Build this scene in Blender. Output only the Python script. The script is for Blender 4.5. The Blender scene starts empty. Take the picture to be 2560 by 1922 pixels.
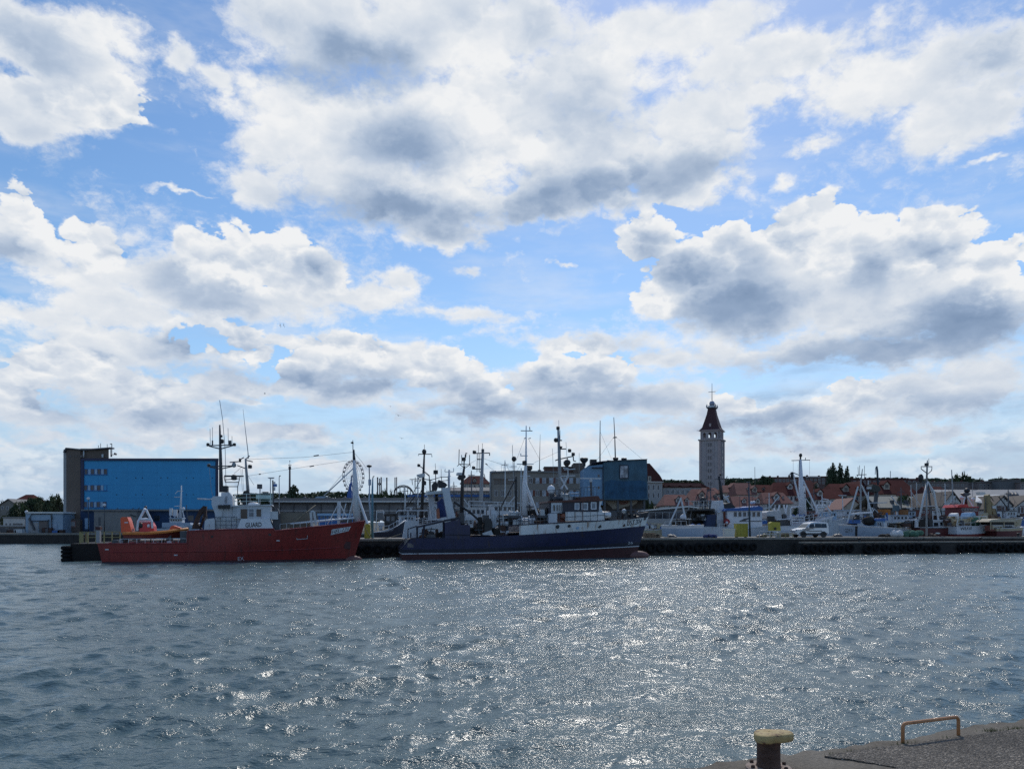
import bpy, bmesh, math, random
import numpy as np
from mathutils import Vector, Matrix

# ---------------------------------------------------------------- camera, world, sun, exposure
SC = bpy.context.scene
COL = SC.collection
F, CX, YH, H = 1971.0, 1280.0, 1312.0, 3.3       # focal length in photo pixels, principal column, horizon row, eye height (m)
rad = math.radians

cam_data = bpy.data.cameras.new('camera')
cam_data.sensor_width = 36.0
cam_data.lens = 36.0 * F / 2560.0
cam_data.shift_y = (YH - 961.0) / 2560.0
cam_data.clip_start = 0.1
cam_data.clip_end = 8000.0
cam = bpy.data.objects.new('camera', cam_data)
COL.objects.link(cam)
cam.location = (0, 0, H)
cam.rotation_euler = (rad(90), 0, 0)
SC.camera = cam

SUN_AZ, SUN_EL = rad(13), rad(49)                 # to the right of the view axis, above the frame
sun_data = bpy.data.lights.new('sun', 'SUN')
sun_data.energy = 2.0
sun_data.angle = rad(0.53)
sun_data.color = (1.0, 0.95, 0.87)
sun = bpy.data.objects.new('sun', sun_data)
COL.objects.link(sun)
SUN_DIR = Vector((math.sin(SUN_AZ) * math.cos(SUN_EL), math.cos(SUN_AZ) * math.cos(SUN_EL), math.sin(SUN_EL)))
sun.rotation_euler = SUN_DIR.to_track_quat('Z', 'Y').to_euler()

SC.view_settings.view_transform = 'Standard'
SC.view_settings.look = 'None'
SC.view_settings.exposure = 0.0
SC.view_settings.gamma = 1.0
SC.view_settings.use_curve_mapping = False
SC.cycles.use_denoising = False                  # keeps the sun glitter and the fine grain of the water


class Nodes:
    """small builder for node trees"""
    def __init__(self, tree):
        self.t = tree
    def new(self, kind, ins=None, **attrs):
        n = self.t.nodes.new(kind)
        for k, v in attrs.items():
            setattr(n, k, v)
        for k, v in (ins or {}).items():
            self.put(n.inputs[k], v)
        return n
    def put(self, sock, v):
        if isinstance(v, bpy.types.NodeSocket):
            self.t.links.new(v, sock)
        elif v is not None:
            sock.default_value = v
    def m(self, op, a, b=None, c=None, clamp=False):
        n = self.t.nodes.new('ShaderNodeMath')
        n.operation = op
        n.use_clamp = clamp
        for i, v in enumerate((a, b, c)):
            if v is not None:
                self.put(n.inputs[i], v)
        return n.outputs[0]
    def v(self, op, a, b=None, scale=None):
        n = self.t.nodes.new('ShaderNodeVectorMath')
        n.operation = op
        self.put(n.inputs[0], a)
        if b is not None:
            self.put(n.inputs[1], b)
        if scale is not None:
            self.put(n.inputs['Scale'], scale)
        return n.outputs['Value'] if op in ('DOT_PRODUCT', 'LENGTH') else n.outputs[0]
    def noise(self, vec, scale, detail=4, rough=0.5, dist=0.0, out='Fac', ntype='FBM', lac=2.0):
        n = self.t.nodes.new('ShaderNodeTexNoise')
        n.noise_type = ntype
        if ntype == 'FBM':
            n.normalize = True
        if vec is not None:
            self.put(n.inputs['Vector'], vec)
        n.inputs['Scale'].default_value = scale
        n.inputs['Detail'].default_value = detail
        n.inputs['Roughness'].default_value = rough
        n.inputs['Lacunarity'].default_value = lac
        n.inputs['Distortion'].default_value = dist
        return n.outputs[out]
    def step(self, x, lo, hi, to0=0.0, to1=1.0, smooth=True):
        n = self.t.nodes.new('ShaderNodeMapRange')
        n.interpolation_type = 'SMOOTHSTEP' if smooth else 'LINEAR'
        self.put(n.inputs['Value'], x)
        for k, v in (('From Min', lo), ('From Max', hi), ('To Min', to0), ('To Max', to1)):
            self.put(n.inputs[k], v)
        return n.outputs['Result']
    def mix(self, f, a, b, blend='MIX'):
        n = self.t.nodes.new('ShaderNodeMix')
        n.data_type = 'RGBA'
        n.blend_type = blend
        for i, v in ((0, f), (6, a), (7, b)):
            self.put(n.inputs[i], v)
        return n.outputs[2]
    def ramp(self, f, stops, interp='LINEAR'):
        n = self.t.nodes.new('ShaderNodeValToRGB')
        n.color_ramp.interpolation = interp
        e = n.color_ramp.elements
        while len(e) < len(stops):
            e.new(0.5)
        for el, (p, c) in zip(e, stops):
            el.position = p
            el.color = (*c[:3], 1.0)
        self.put(n.inputs[0], f)
        return n.outputs[0]


def build_world():
    w = bpy.data.worlds.new('World')
    SC.world = w
    w.use_nodes = True
    w.cycles.sampling_method = 'MANUAL'
    w.cycles.sample_map_resolution = 512
    t = w.node_tree
    t.nodes.clear()
    N = Nodes(t)
    d = N.new('ShaderNodeTexCoord').outputs['Generated']
    sep = N.new('ShaderNodeSeparateXYZ', {0: d})
    x, y, z = sep.outputs
    az = N.m('ARCTAN2', x, y)
    el = N.m('ARCSINE', z)
    # noise coordinates: finer up and down towards the horizon, as flat cloud layers are seen
    dn = N.new('ShaderNodeCombineXYZ', {0: x, 1: y, 2: N.m('MULTIPLY', N.m('POWER', N.m('MAXIMUM', z, 0.0), 0.85), 1.55)}).outputs[0]
    q = N.new('ShaderNodeCombineXYZ', {0: az, 1: el, 2: 0.0}).outputs[0]
    # billowing outline: the coordinates of the cloud masses are warped by three sizes of noise
    w1 = N.v('SUBTRACT', N.noise(dn, 7.0, 2, 0.5, out='Color'), (0.5, 0.5, 0.5))
    w2 = N.v('SUBTRACT', N.noise(dn, 26.0, 4, 0.6, out='Color'), (0.5, 0.5, 0.5))
    q = N.v('ADD', q, N.v('MULTIPLY', w1, (0.10, 0.05, 0.0)))
    q = N.v('ADD', q, N.v('MULTIPLY', w2, (0.050, 0.036, 0.0)))

    S = 2560.0 / 2212.0

    def ang(px, py):
        px, py = px * S - CX, YH - py * S
        return math.atan2(px, F), math.atan2(py, math.hypot(F, px))

    def masses(lst, soft, grow=1.38):
        cur = None
        for b in lst:
            cx_, cy_, rx, ry = b[:4]
            wt = b[4] if len(b) > 4 else 1.0
            a0, e0 = ang(cx_, cy_)
            a1, _ = ang(cx_ + rx, cy_)
            _, e1 = ang(cx_, cy_ - ry)
            ra, re = abs(a1 - a0) * grow, abs(e1 - e0) * grow
            mp = N.new('ShaderNodeMapping', {'Vector': q, 'Location': (-a0 / ra, -e0 / re, 0), 'Scale': (1 / ra, 1 / re, 0)})
            g = N.new('ShaderNodeTexGradient', {0: mp.outputs[0]}, gradient_type='SPHERICAL').outputs['Fac']
            if wt != 1.0:
                g = N.m('MULTIPLY', g, wt)
            if cur is None:
                cur = g
            else:
                cur = N.m('SMOOTH_MAX', cur, g, soft)
        return cur

    body = masses(CLOUDS, 0.16)
    grey = masses(GREYS, 0.14, 1.75)
    # outside the view the clouds are thinned, to dim the shaded sides
    front = N.m('MULTIPLY', N.step(N.m('ABSOLUTE', az), 0.62, 0.80, 1, 0), N.step(el, 0.58, 0.75, 1, 0))
    far = N.step(N.noise(dn, 3.2, 3, 0.5), 0.50, 0.80, 0.0, 0.8)
    body = N.m('ADD', N.m('MULTIPLY', body, front), N.m('MULTIPLY', far, N.m('SUBTRACT', 1.0, front)))
    fargrey = N.step(N.noise(dn, 4.1, 2, 0.5), 0.55, 0.75, 0.0, 0.6)
    grey = N.m('ADD', N.m('MULTIPLY', grey, front), N.m('MULTIPLY', fargrey, N.m('SUBTRACT', 1.0, front)))

    up = (0.003, 0.004, 0.016)                       # a small step towards the sun
    dn2 = N.v('ADD', dn, up)
    def detail(vec):
        return N.noise(vec, 8.0, 5, 0.54)
    n1, n2 = detail(dn), detail(dn2)
    fine = N.m('SUBTRACT', N.noise(N.v('ADD', dn, N.v('SCALE', w2, scale=0.03)), 58.0, 5, 0.66), 0.5)
    # rounded heads of two sizes
    def puffs(vec):
        wv = N.v('ADD', vec, N.v('SCALE', w2, scale=0.055))
        o = None
        for s, k in ((15.0, 0.62), (37.0, 0.38)):
            vo = N.new('ShaderNodeTexVoronoi', {'Vector': wv, 'Scale': s}, feature='F1').outputs['Distance']
            q = N.m('MULTIPLY', N.m('MULTIPLY', vo, vo), k * 1.9)
            o = q if o is None else N.m('ADD', o, q)
        return N.m('SUBTRACT', 1.0, o)
    p1, p2 = puffs(dn), puffs(dn2)
    crisp = masses(CRISP, 0.2, 1.3)                       # where the cumulus heads are hard edged
    crisp = N.m('MAXIMUM', N.step(crisp, 0.05, 0.4), N.step(N.noise(dn, 2.6, 1, 0.5), 0.50, 0.66, 0.0, 0.45))
    dens = N.m('ADD', body, N.m('MULTIPLY', N.m('SUBTRACT', n1, 0.5), 1.0))
    dens = N.m('ADD', dens, N.m('MULTIPLY', fine, N.step(crisp, 0, 1, 0.62, 0.22)))
    dens = N.m('ADD', dens, N.m('MULTIPLY', N.m('SUBTRACT', p1, 0.62), N.step(crisp, 0, 1, 0.22, 0.55)))
    alpha = N.step(dens, N.step(crisp, 0, 1, 0.04, 0.14), N.step(crisp, 0, 1, 0.56, 0.22))
    # thin veil around and between the cumulus
    veil = N.m('MULTIPLY', N.step(N.noise(N.v('MULTIPLY', dn, (1.0, 1.0, 2.6)), 6.0, 5, 0.60), N.step(el, 0.04, 0.30, 0.26, 0.46), 0.74), N.step(el, 0.06, 0.34, 0.86, 0.24))
    alpha = N.m('MAXIMUM', alpha, veil)

    relief = N.m('ADD', N.m('MULTIPLY', N.m('SUBTRACT', n1, n2), 0.75), N.m('MULTIPLY', N.m('SUBTRACT', p1, p2), N.step(crisp, 0, 1, 0.14, 0.50)))
    relief = N.m('ADD', relief, N.m('MULTIPLY', fine, 0.07))
    thick = N.step(dens, 0.22, 0.95)
    # lit from behind: rims bright, thick hearts grey
    core = N.m('MULTIPLY', thick, N.m('ADD', N.m('MULTIPLY', N.step(p1, 0.50, 0.95, 0.0, 0.20), N.step(crisp, 0, 1, 0.35, 1.0)), N.step(N.noise(dn, 4.2, 2, 0.45), 0.38, 0.64, 0.02, 0.40)))
    shade = N.m('SUBTRACT', 0.96, core)
    shade = N.m('ADD', shade, relief)
    gw = N.step(N.m('ADD', grey, N.m('MULTIPLY', N.m('SUBTRACT', n1, 0.5), 0.55)), 0.0, 0.70)
    shade = N.m('SUBTRACT', shade, N.m('MULTIPLY', N.m('MULTIPLY', gw, N.step(grey, 0.0, 0.16)), 0.50))
    shade = N.m('ADD', shade, N.step(el, 0.02, 0.30, -0.17, 0.0))
    shade = N.m('SUBTRACT', shade, N.m('MULTIPLY', N.step(dens, 0.0, 0.25, 1.0, 0.0), N.step(el, 0.05, 0.28, 0.30, 0.0)), clamp=True)
    col = N.ramp(shade, [(0.0, (0.22, 0.32, 0.49)), (0.28, (0.32, 0.43, 0.61)), (0.55, (0.52, 0.62, 0.77)),
                         (0.80, (0.76, 0.82, 0.90)), (1.0, (0.97, 0.985, 1.0))])

    sky = N.new('ShaderNodeTexSky', sky_type='NISHITA')
    sky.sun_disc = False
    sky.sun_elevation = SUN_EL
    sky.sun_rotation = SUN_AZ
    sky.air_density = 1.0
    sky.dust_density = 0.35
    sky.ozone_density = 1.6
    skyc = N.new('ShaderNodeHueSaturation', {'Saturation': 1.22, 'Value': 1.0, 'Color': sky.outputs[0]}).outputs[0]
    skyc = N.mix(N.step(el, -0.02, 0.26, 0.92, 0.0), skyc, (3.3, 4.5, 6.3, 1.0))   # whitish air low over the land
    b1 = N.new('ShaderNodeBackground', {'Color': skyc, 'Strength': 0.125})
    b2 = N.new('ShaderNodeBackground', {'Color': col, 'Strength': 0.90})
    mixs = N.new('ShaderNodeMixShader', {0: alpha, 1: b1.outputs[0], 2: b2.outputs[0]})
    out = N.new('ShaderNodeOutputWorld', {0: mixs.outputs[0]})


# cloud masses (centre, half sizes, weight) and their grey undersides, as bearings measured off the photograph
CLOUDS = [
    (60, 60, 170, 90), (205, 60, 110, 80), (130, 130, 140, 60), (120, 228, 200, 58), (10, 250, 120, 45), (385, 120, 55, 45, .8),
    (690, 60, 240, 150), (950, 60, 260, 160), (1140, 60, 60, 90), (620, 240, 150, 80), (570, 320, 100, 90), (550, 400, 90, 55),
    (800, 330, 300, 170), (1030, 270, 300, 190), (1290, 330, 300, 130), (1200, 420, 180, 70), (1520, 290, 110, 110), (900, 440, 220, 70),
    (970, 500, 90, 45), (1270, 180, 200, 70), (470, 175, 50, 35, .8), (1480, 410, 120, 50), (430, 427, 90, 9, .75),
    (1450, 80, 290, 70, .85), (1700, 120, 300, 80, .9), (1900, 170, 330, 100, .9), (2090, 250, 190, 90), (2150, 120, 120, 70, .9), (1610, 215, 160, 40, .8),
    (1740, 320, 80, 28, .7), (1700, 395, 35, 40, .6), (2100, 362, 60, 12, .6),
    (1420, 515, 90, 52), (1590, 530, 75, 52), (1500, 600, 150, 90), (1780, 510, 110, 78), (1860, 520, 80, 60), (1990, 530, 110, 75), (2150, 575, 80, 60),
    (1640, 640, 230, 100), (1900, 650, 300, 120), (2120, 690, 140, 110), (1720, 740, 240, 55), (1950, 750, 240, 50),
    (40, 460, 60, 80), (0, 520, 110, 100), (190, 525, 60, 65), (150, 590, 180, 70), (350, 605, 160, 55), (570, 565, 140, 75), (650, 590, 130, 80),
    (500, 650, 320, 60), (790, 650, 130, 50), (880, 610, 55, 32), (250, 665, 220, 55),
    (1000, 690, 250, 26, .62), (1250, 730, 300, 32, .7), (1400, 765, 170, 34, .8), (1030, 595, 45, 24, .7), (1230, 585, 30, 10, .6),
    (200, 740, 200, 55, .9), (60, 690, 120, 40, .9), (700, 770, 130, 50), (850, 790, 150, 50), (980, 820, 110, 50), (560, 740, 80, 36),
    (40, 850, 62, 52), (250, 830, 110, 45), (330, 890, 120, 45), (540, 857, 55, 17), (440, 845, 60, 32), (740, 850, 210, 36, .8), (920, 885, 120, 34, .8),
    (1300, 800, 85, 55), (1180, 830, 110, 50), (1250, 870, 200, 60), (1450, 860, 120, 55), (1560, 880, 80, 50), (1720, 905, 170, 45, .85),
    (1900, 880, 350, 50, .75), (2160, 830, 150, 90), (2000, 940, 300, 45, .75), (1700, 970, 300, 36, .7), (1300, 970, 500, 45, .7),
    (300, 745, 330, 50, .8), (90, 800, 190, 40, .75), (640, 835, 290, 34, .75), (1100, 905, 280, 34, .75), (480, 935, 380, 28, .75), (1500, 935, 330, 34, .75), (2030, 850, 280, 55, .85), (150, 905, 190, 34, .75), (330, 850, 60, 40), (640, 790, 70, 40), (870, 770, 60, 40), (1040, 850, 60, 34), (1620, 870, 50, 34), (1830, 850, 60, 34),
    (100, 965, 220, 30, .7), (700, 1000, 350, 30, .65), (300, 945, 300, 26, .6), (600, 930, 80, 18, .6),
]
GREYS = [
    (780, 145, 130, 50), (680, 175, 100, 36, .8), (900, 300, 105, 55, .7), (800, 445, 130, 50, .8), (1330, 395, 190, 52), (1190, 440, 120, 50, .9), (1500, 370, 110, 45, .7), (1250, 250, 160, 70, .5), (650, 420, 120, 50, .5), (1060, 470, 120, 40, .5),
    (1600, 668, 105, 40, .85), (1880, 755, 260, 40), (2090, 700, 150, 48), (1780, 785, 180, 26, .9), (1450, 565, 60, 45, .5), (1900, 590, 50, 55, .5), (2010, 575, 60, 45, .5),
    (0, 540, 45, 36, .8), (680, 575, 65, 40, .5), (420, 752, 140, 36, .5), (560, 805, 300, 28, .45), (800, 838, 200, 22, .5), (1350, 850, 80, 36, .4),
    (620, 905, 300, 30, .45), (1000, 905, 220, 36, .45), (1620, 925, 110, 36, .4), (2170, 890, 100, 36, .5), (150, 890, 90, 50, .4), (1700, 860, 60, 26, .5),
]
CRISP = [(1430, 515, 110, 70), (1600, 530, 120, 70), (1790, 510, 130, 90), (1990, 530, 130, 80), (2150, 575, 90, 70), (570, 560, 150, 80), (660, 590, 100, 70), (190, 525, 70, 70), (1260, 790, 110, 60), (60, 460, 70, 90), (40, 850, 70, 50), (1440, 610, 90, 70), (200, 225, 170, 50), (740, 770, 90, 40), (960, 800, 110, 40), (330, 850, 80, 50), (640, 790, 90, 45), (1040, 850, 80, 40), (1620, 870, 70, 40), (1830, 850, 80, 40), (140, 790, 120, 40), (470, 730, 120, 40)]
build_world()

# ---------------------------------------------------------------- mesh helpers
random.seed(7)
R = random.Random(11)
rngnp = np.random.default_rng(5)


class MB:
    """collects shapes, then links them as one mesh object"""
    def __init__(self):
        self.v, self.f = [], []
    def add(self, vs, fs):
        o = len(self.v)
        self.v += [tuple(p) for p in vs]
        self.f += [tuple(i + o for i in f) for f in fs]
        return self
    def box(self, x0, y0, z0, x1, y1, z1):
        x0, x1 = sorted((x0, x1)); y0, y1 = sorted((y0, y1)); z0, z1 = sorted((z0, z1))
        vs = [(x, y, z) for z in (z0, z1) for y in (y0, y1) for x in (x0, x1)]
        return self.add(vs, [(0, 2, 3, 1), (4, 5, 7, 6), (0, 1, 5, 4), (2, 6, 7, 3), (0, 4, 6, 2), (1, 3, 7, 5)])
    def prism(self, poly, y0, y1):
        """polygon in (x, z) pushed from y0 to y1"""
        n = len(poly)
        vs = [(p[0], y0, p[1]) for p in poly] + [(p[0], y1, p[1]) for p in poly]
        fs = [tuple(range(n)), tuple(range(2 * n - 1, n - 1, -1))]
        fs += [(i, (i + 1) % n + 0, (i + 1) % n + n, i + n) for i in range(n)]
        return self.add(vs, fs)
    def slab(self, poly, z0, z1):
        """polygon in (x, y) raised from z0 to z1"""
        n = len(poly)
        vs = [(p[0], p[1], z0) for p in poly] + [(p[0], p[1], z1) for p in poly]
        fs = [tuple(range(n - 1, -1, -1)), tuple(range(n, 2 * n))]
        fs += [(i, (i + 1) % n, (i + 1) % n + n, i + n) for i in range(n)]
        return self.add(vs, fs)
    def tube(self, pts, r, n=6, caps=True):
        pts = [Vector(p) for p in pts]
        rs = r if isinstance(r, (list, tuple)) else [r] * len(pts)
        rings = []
        up = None
        for i, p in enumerate(pts):
            d = (pts[min(i + 1, len(pts) - 1)] - pts[max(i - 1, 0)])
            if d.length < 1e-9:
                d = Vector((0, 0, 1))
            d.normalize()
            if up is None:
                up = d.orthogonal().normalized()
            up = (up - d * up.dot(d))
            if up.length < 1e-6:
                up = d.orthogonal()
            up.normalize()
            w = d.cross(up)
            rings.append([p + (up * math.cos(2 * math.pi * k / n) + w * math.sin(2 * math.pi * k / n)) * rs[i] for k in range(n)])
        vs = [q for ring in rings for q in ring]
        fs = []
        for i in range(len(pts) - 1):
            for k in range(n):
                k2 = (k + 1) % n
                fs.append((i * n + k, i * n + k2, (i + 1) * n + k2, (i + 1) * n + k))
        if caps:
            fs.append(tuple(range(n - 1, -1, -1)))
            fs.append(tuple(range((len(pts) - 1) * n, len(pts) * n)))
        return self.add(vs, fs)
    def wire(self, a, b, r=0.015, sag=0.0, n=3):
        a, b = Vector(a), Vector(b)
        if sag == 0:
            return self.tube([a, b], r, n)
        return self.tube([a.lerp(b, k / 8) - Vector((0, 0, sag * 4 * (k / 8) * (1 - k / 8))) for k in range(9)], r, n)
    def lathe(self, prof, c=(0, 0, 0), n=12, axis='Z'):
        vs, fs = [], []
        for (r, h) in prof:
            for k in range(n):
                a = 2 * math.pi * k / n
                x, y = r * math.cos(a), r * math.sin(a)
                p = {'Z': (x, y, h), 'Y': (x, h, y), 'X': (h, x, y)}[axis]
                vs.append((p[0] + c[0], p[1] + c[1], p[2] + c[2]))
        m = len(prof)
        for i in range(m - 1):
            for k in range(n):
                k2 = (k + 1) % n
                fs.append((i * n + k, i * n + k2, (i + 1) * n + k2, (i + 1) * n + k))
        fs.append(tuple(range(n - 1, -1, -1)))
        fs.append(tuple(range((m - 1) * n, m * n)))
        return self.add(vs, fs)
    def ball(self, c, r, n=10, sx=1, sy=1, sz=1):
        vs, fs = [], []
        m = n // 2
        for i in range(m + 1):
            t = math.pi * i / m
            for k in range(n):
                a = 2 * math.pi * k / n
                vs.append((c[0] + sx * r * max(math.sin(t), 0.02) * math.cos(a), c[1] + sy * r * max(math.sin(t), 0.02) * math.sin(a), c[2] + sz * r * math.cos(t)))
        for i in range(m):
            for k in range(n):
                k2 = (k + 1) % n
                fs.append((i * n + k, (i + 1) * n + k, (i + 1) * n + k2, i * n + k2))
        return self.add(vs, fs)
    def torus(self, c, Rr, r, axis='Y', n=18, m=8):
        vs, fs = [], []
        for i in range(n):
            a = 2 * math.pi * i / n
            for k in range(m):
                b = 2 * math.pi * k / m
                q = Rr + r * math.cos(b)
                p = (q * math.cos(a), q * math.sin(a), r * math.sin(b))
                p = {'Z': p, 'Y': (p[0], p[2], p[1]), 'X': (p[2], p[0], p[1])}[axis]
                vs.append((p[0] + c[0], p[1] + c[1], p[2] + c[2]))
        for i in range(n):
            for k in range(m):
                fs.append((i * m + k, ((i + 1) % n) * m + k, ((i + 1) % n) * m + (k + 1) % m, i * m + (k + 1) % m))
        return self.add(vs, fs)
    def quad(self, a, b, c, d):
        return self.add([a, b, c, d], [(0, 1, 2, 3)])
    def sheet(self, a, b, c, d, th=0.06):
        """a quad with real thickness"""
        a, b, c, d = map(Vector, (a, b, c, d))
        n = (b - a).cross(d - a).normalized() * th
        return self.add([a, b, c, d, a + n, b + n, c + n, d + n],
                        [(3, 2, 1, 0), (4, 5, 6, 7), (0, 1, 5, 4), (1, 2, 6, 5), (2, 3, 7, 6), (3, 0, 4, 7)])
    def build(self, name, m, parent=None, smooth=False, label=None):
        me = bpy.data.meshes.new(name)
        me.from_pydata(self.v, [], self.f)
        me.validate()
        bm = bmesh.new()
        bm.from_mesh(me)
        bmesh.ops.recalc_face_normals(bm, faces=bm.faces[:])
        bm.to_mesh(me)
        bm.free()
        if smooth:
            me.shade_smooth()
        me.materials.append(m)
        o = bpy.data.objects.new(name, me)
        COL.objects.link(o)
        if parent is not None:
            o.parent = parent
        if label:
            o['label'] = label
        return o


def tag(o, label, cat, group=None):
    o['label'] = label
    o['category'] = cat
    if group:
        o['group'] = group
    return o


def thing(name, label, cat, loc=(0, 0, 0), rz=0.0, group=None):
    o = bpy.data.objects.new(name, None)
    o.empty_display_size = 0.3
    COL.objects.link(o)
    o.location = loc
    o.rotation_euler = (0, 0, rz)
    return tag(o, label, cat, group)


def struct(o, kind='structure'):
    o['kind'] = kind
    return o


def copy_tree(o, parent=None):
    c = o.copy()
    COL.objects.link(c)
    if parent is not None:
        c.parent = parent
        c.matrix_parent_inverse = o.matrix_parent_inverse
    for ch in o.children:
        copy_tree(ch, c)
    return c


class Fr:
    """a measuring frame: origin (x0, y0, z0) turned by a; turns bearings of the photograph into local metres on the plane y = t"""
    def __init__(self, x0, y0, z0=0.0, a=0.0):
        self.x0, self.y0, self.z0, self.a = x0, y0, z0, a
        self.c, self.s_ = math.cos(a), math.sin(a)
    def x(self, px, t=0.0):
        k = (px - CX) / F
        return (k * (self.y0 + t * self.c) - self.x0 + t * self.s_) / (self.c - k * self.s_)
    def dist(self, px, t=0.0):
        return self.y0 + self.x(px, t) * self.s_ + t * self.c
    def z(self, py, px, t=0.0):
        return H + (YH - py) / F * self.dist(px, t) - self.z0
    def p(self, px, py, t=0.0):
        return Vector((self.x(px, t), t, self.z(py, px, t)))
    def rect(self, mb, px0, py0, px1, py1, t0, t1):
        a, b = self.p(px0, py1, t0), self.p(px1, py0, t0)
        pm = (px0 + px1) / 2
        mb.box(a.x, t0, self.z(py1, pm, t0), b.x, t1, self.z(py0, pm, t0))
        return mb
    def root(self, name, label, cat, group=None):
        return thing(name, label, cat, (self.x0, self.y0, self.z0), self.a, group)


def site(px, Y, z0=0.0, a=0.0):
    return Fr((px - CX) / F * Y, Y, z0, a)


# ---------------------------------------------------------------- materials
_mats = {}


def mat(name, col, rough=0.6, metal=0.0, var=0.18, scale=1.2, bump=0.0, rust=0.0, rustcol=(0.16, 0.06, 0.025), grain=0.06, gscale=30.0,
        streak=0.0, spec=0.5, rustscale=1.1):
    if name in _mats:
        return _mats[name]
    m = bpy.data.materials.new(name)
    m.use_nodes = True
    t = m.node_tree
    N = Nodes(t)
    b = t.nodes['Principled BSDF']
    tc = N.new('ShaderNodeTexCoord').outputs['Object']
    base = (*col, 1.0)
    n1 = N.noise(tc, scale, 4, 0.6)
    n2 = N.noise(tc, gscale, 2, 0.6)
    f = N.m('ADD', N.step(n1, 0.25, 0.75, 1 - var, 1 + var, smooth=False), N.m('MULTIPLY', N.m('SUBTRACT', n2, 0.5), grain * 2))
    c = N.v('SCALE', base[:3], scale=f)
    if streak:
        sv = N.v('MULTIPLY', tc, (3.0, 3.0, 0.18))
        s = N.step(N.noise(sv, 1.6, 4, 0.65), 0.48, 0.72, 0, streak)
        c = N.mix(s, c, tuple(x * 0.45 for x in col) + (1.0,))
    if rust:
        sv = N.v('MULTIPLY', tc, (2.2, 2.2, 0.35))
        s = N.m('MULTIPLY', N.step(N.noise(sv, rustscale, 6, 0.68), 0.62 - 0.16 * rust, 0.72 - 0.10 * rust, 0, 1), 0.85)
        c = N.mix(s, c, (*rustcol, 1.0))
    N.put(b.inputs['Base Color'], c)
    b.inputs['Roughness'].default_value = rough
    b.inputs['Metallic'].default_value = metal
    b.inputs['Specular IOR Level'].default_value = spec
    if bump:
        bp = N.new('ShaderNodeBump', {'Height': N.noise(tc, gscale * 0.6, 4, 0.6), 'Strength': bump, 'Distance': 0.05})
        N.put(b.inputs['Normal'], bp.outputs[0])
    _mats[name] = m
    return m


white = mat('white_paint', (0.54, 0.57, 0.61), 0.45, var=0.08, rust=0.12, streak=0.12)
white_clean = mat('clean_white_paint', (0.66, 0.68, 0.72), 0.4, var=0.05)
white_rusty = mat('rust_stained_white_paint', (0.70, 0.71, 0.71), 0.5, var=0.10, rust=0.55, rustcol=(0.24, 0.11, 0.04), rustscale=0.8, streak=0.2)
offwhite = mat('cream_paint', (0.62, 0.60, 0.52), 0.5, var=0.12, rust=0.2)
grey = mat('grey_paint', (0.28, 0.30, 0.32), 0.5, var=0.15, rust=0.15)
lgrey = mat('light_grey_paint', (0.50, 0.53, 0.55), 0.5, var=0.12)
dgrey = mat('dark_grey_paint', (0.07, 0.075, 0.085), 0.55, var=0.2)
black = mat('black_paint', (0.018, 0.019, 0.022), 0.5, var=0.25)
rubber = mat('rubber', (0.012, 0.012, 0.013), 0.95, var=0.3, bump=0.2, spec=0.2)
red = mat('red_hull_paint', (0.225, 0.025, 0.021), 0.4, var=0.25, rust=0.30, rustcol=(0.09, 0.022, 0.018), streak=0.5, scale=0.45, bump=0.35, gscale=2.2, rustscale=0.9)
darkred = mat('dark_red_antifouling', (0.062, 0.018, 0.019), 0.65, var=0.25, streak=0.25)
orange = mat('orange_gel_coat', (0.72, 0.10, 0.03), 0.4, var=0.08)
orangey = mat('orange_tube', (0.62, 0.22, 0.05), 0.5, var=0.12)
redbright = mat('signal_red_paint', (0.60, 0.05, 0.05), 0.4, var=0.08)
navy = mat('navy_hull_paint', (0.014, 0.017, 0.062), 0.4, var=0.3, streak=0.5, rust=0.28, rustcol=(0.05, 0.028, 0.028), scale=0.45, bump=0.35, gscale=2.2, rustscale=0.9)
navydark = mat('black_blue_hull_paint', (0.012, 0.014, 0.032), 0.55, var=0.2, streak=0.2)
bluep = mat('blue_paint', (0.03, 0.12, 0.36), 0.45, var=0.12)
sky_bluep = mat('pale_blue_paint', (0.26, 0.42, 0.60), 0.5, var=0.10)
greyblue = mat('grey_blue_paint', (0.31, 0.39, 0.49), 0.5, var=0.1, rust=0.1, streak=0.15)
brownred = mat('brown_red_paint', (0.16, 0.045, 0.03), 0.6, var=0.2)
rustbrown = mat('rusty_steel', (0.06, 0.03, 0.022), 0.75, var=0.4, rust=0.4)
yellow = mat('yellow_paint', (0.40, 0.34, 0.04), 0.5, var=0.12, rust=0.1)
dyellow = mat('faded_yellow_paint', (0.30, 0.27, 0.12), 0.6, var=0.2, rust=0.35)
tan = mat('tan_paint', (0.42, 0.36, 0.24), 0.6, var=0.15, rust=0.2)
steel = mat('galvanised_steel', (0.34, 0.36, 0.38), 0.45, metal=0.6, var=0.12)
wood = mat('weathered_wood', (0.20, 0.14, 0.09), 0.75, var=0.3)
concrete = mat('quay_concrete', (0.24, 0.22, 0.19), 0.9, var=0.25, bump=0.4, streak=0.4)
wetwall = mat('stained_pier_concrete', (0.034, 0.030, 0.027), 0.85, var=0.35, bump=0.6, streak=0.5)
netblue = mat('blue_net', (0.02, 0.04, 0.14), 0.9, var=0.4, bump=0.8)
netgreen = mat('green_net', (0.07, 0.16, 0.11), 0.9, var=0.4, bump=0.8)
netdark = mat('dark_net', (0.022, 0.02, 0.018), 0.9, var=0.4, bump=0.8)
rope = mat('rope', (0.30, 0.26, 0.18), 0.9, var=0.2)
letter = mat('black_lettering', (0.012, 0.013, 0.02), 0.5, var=0.1)


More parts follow.
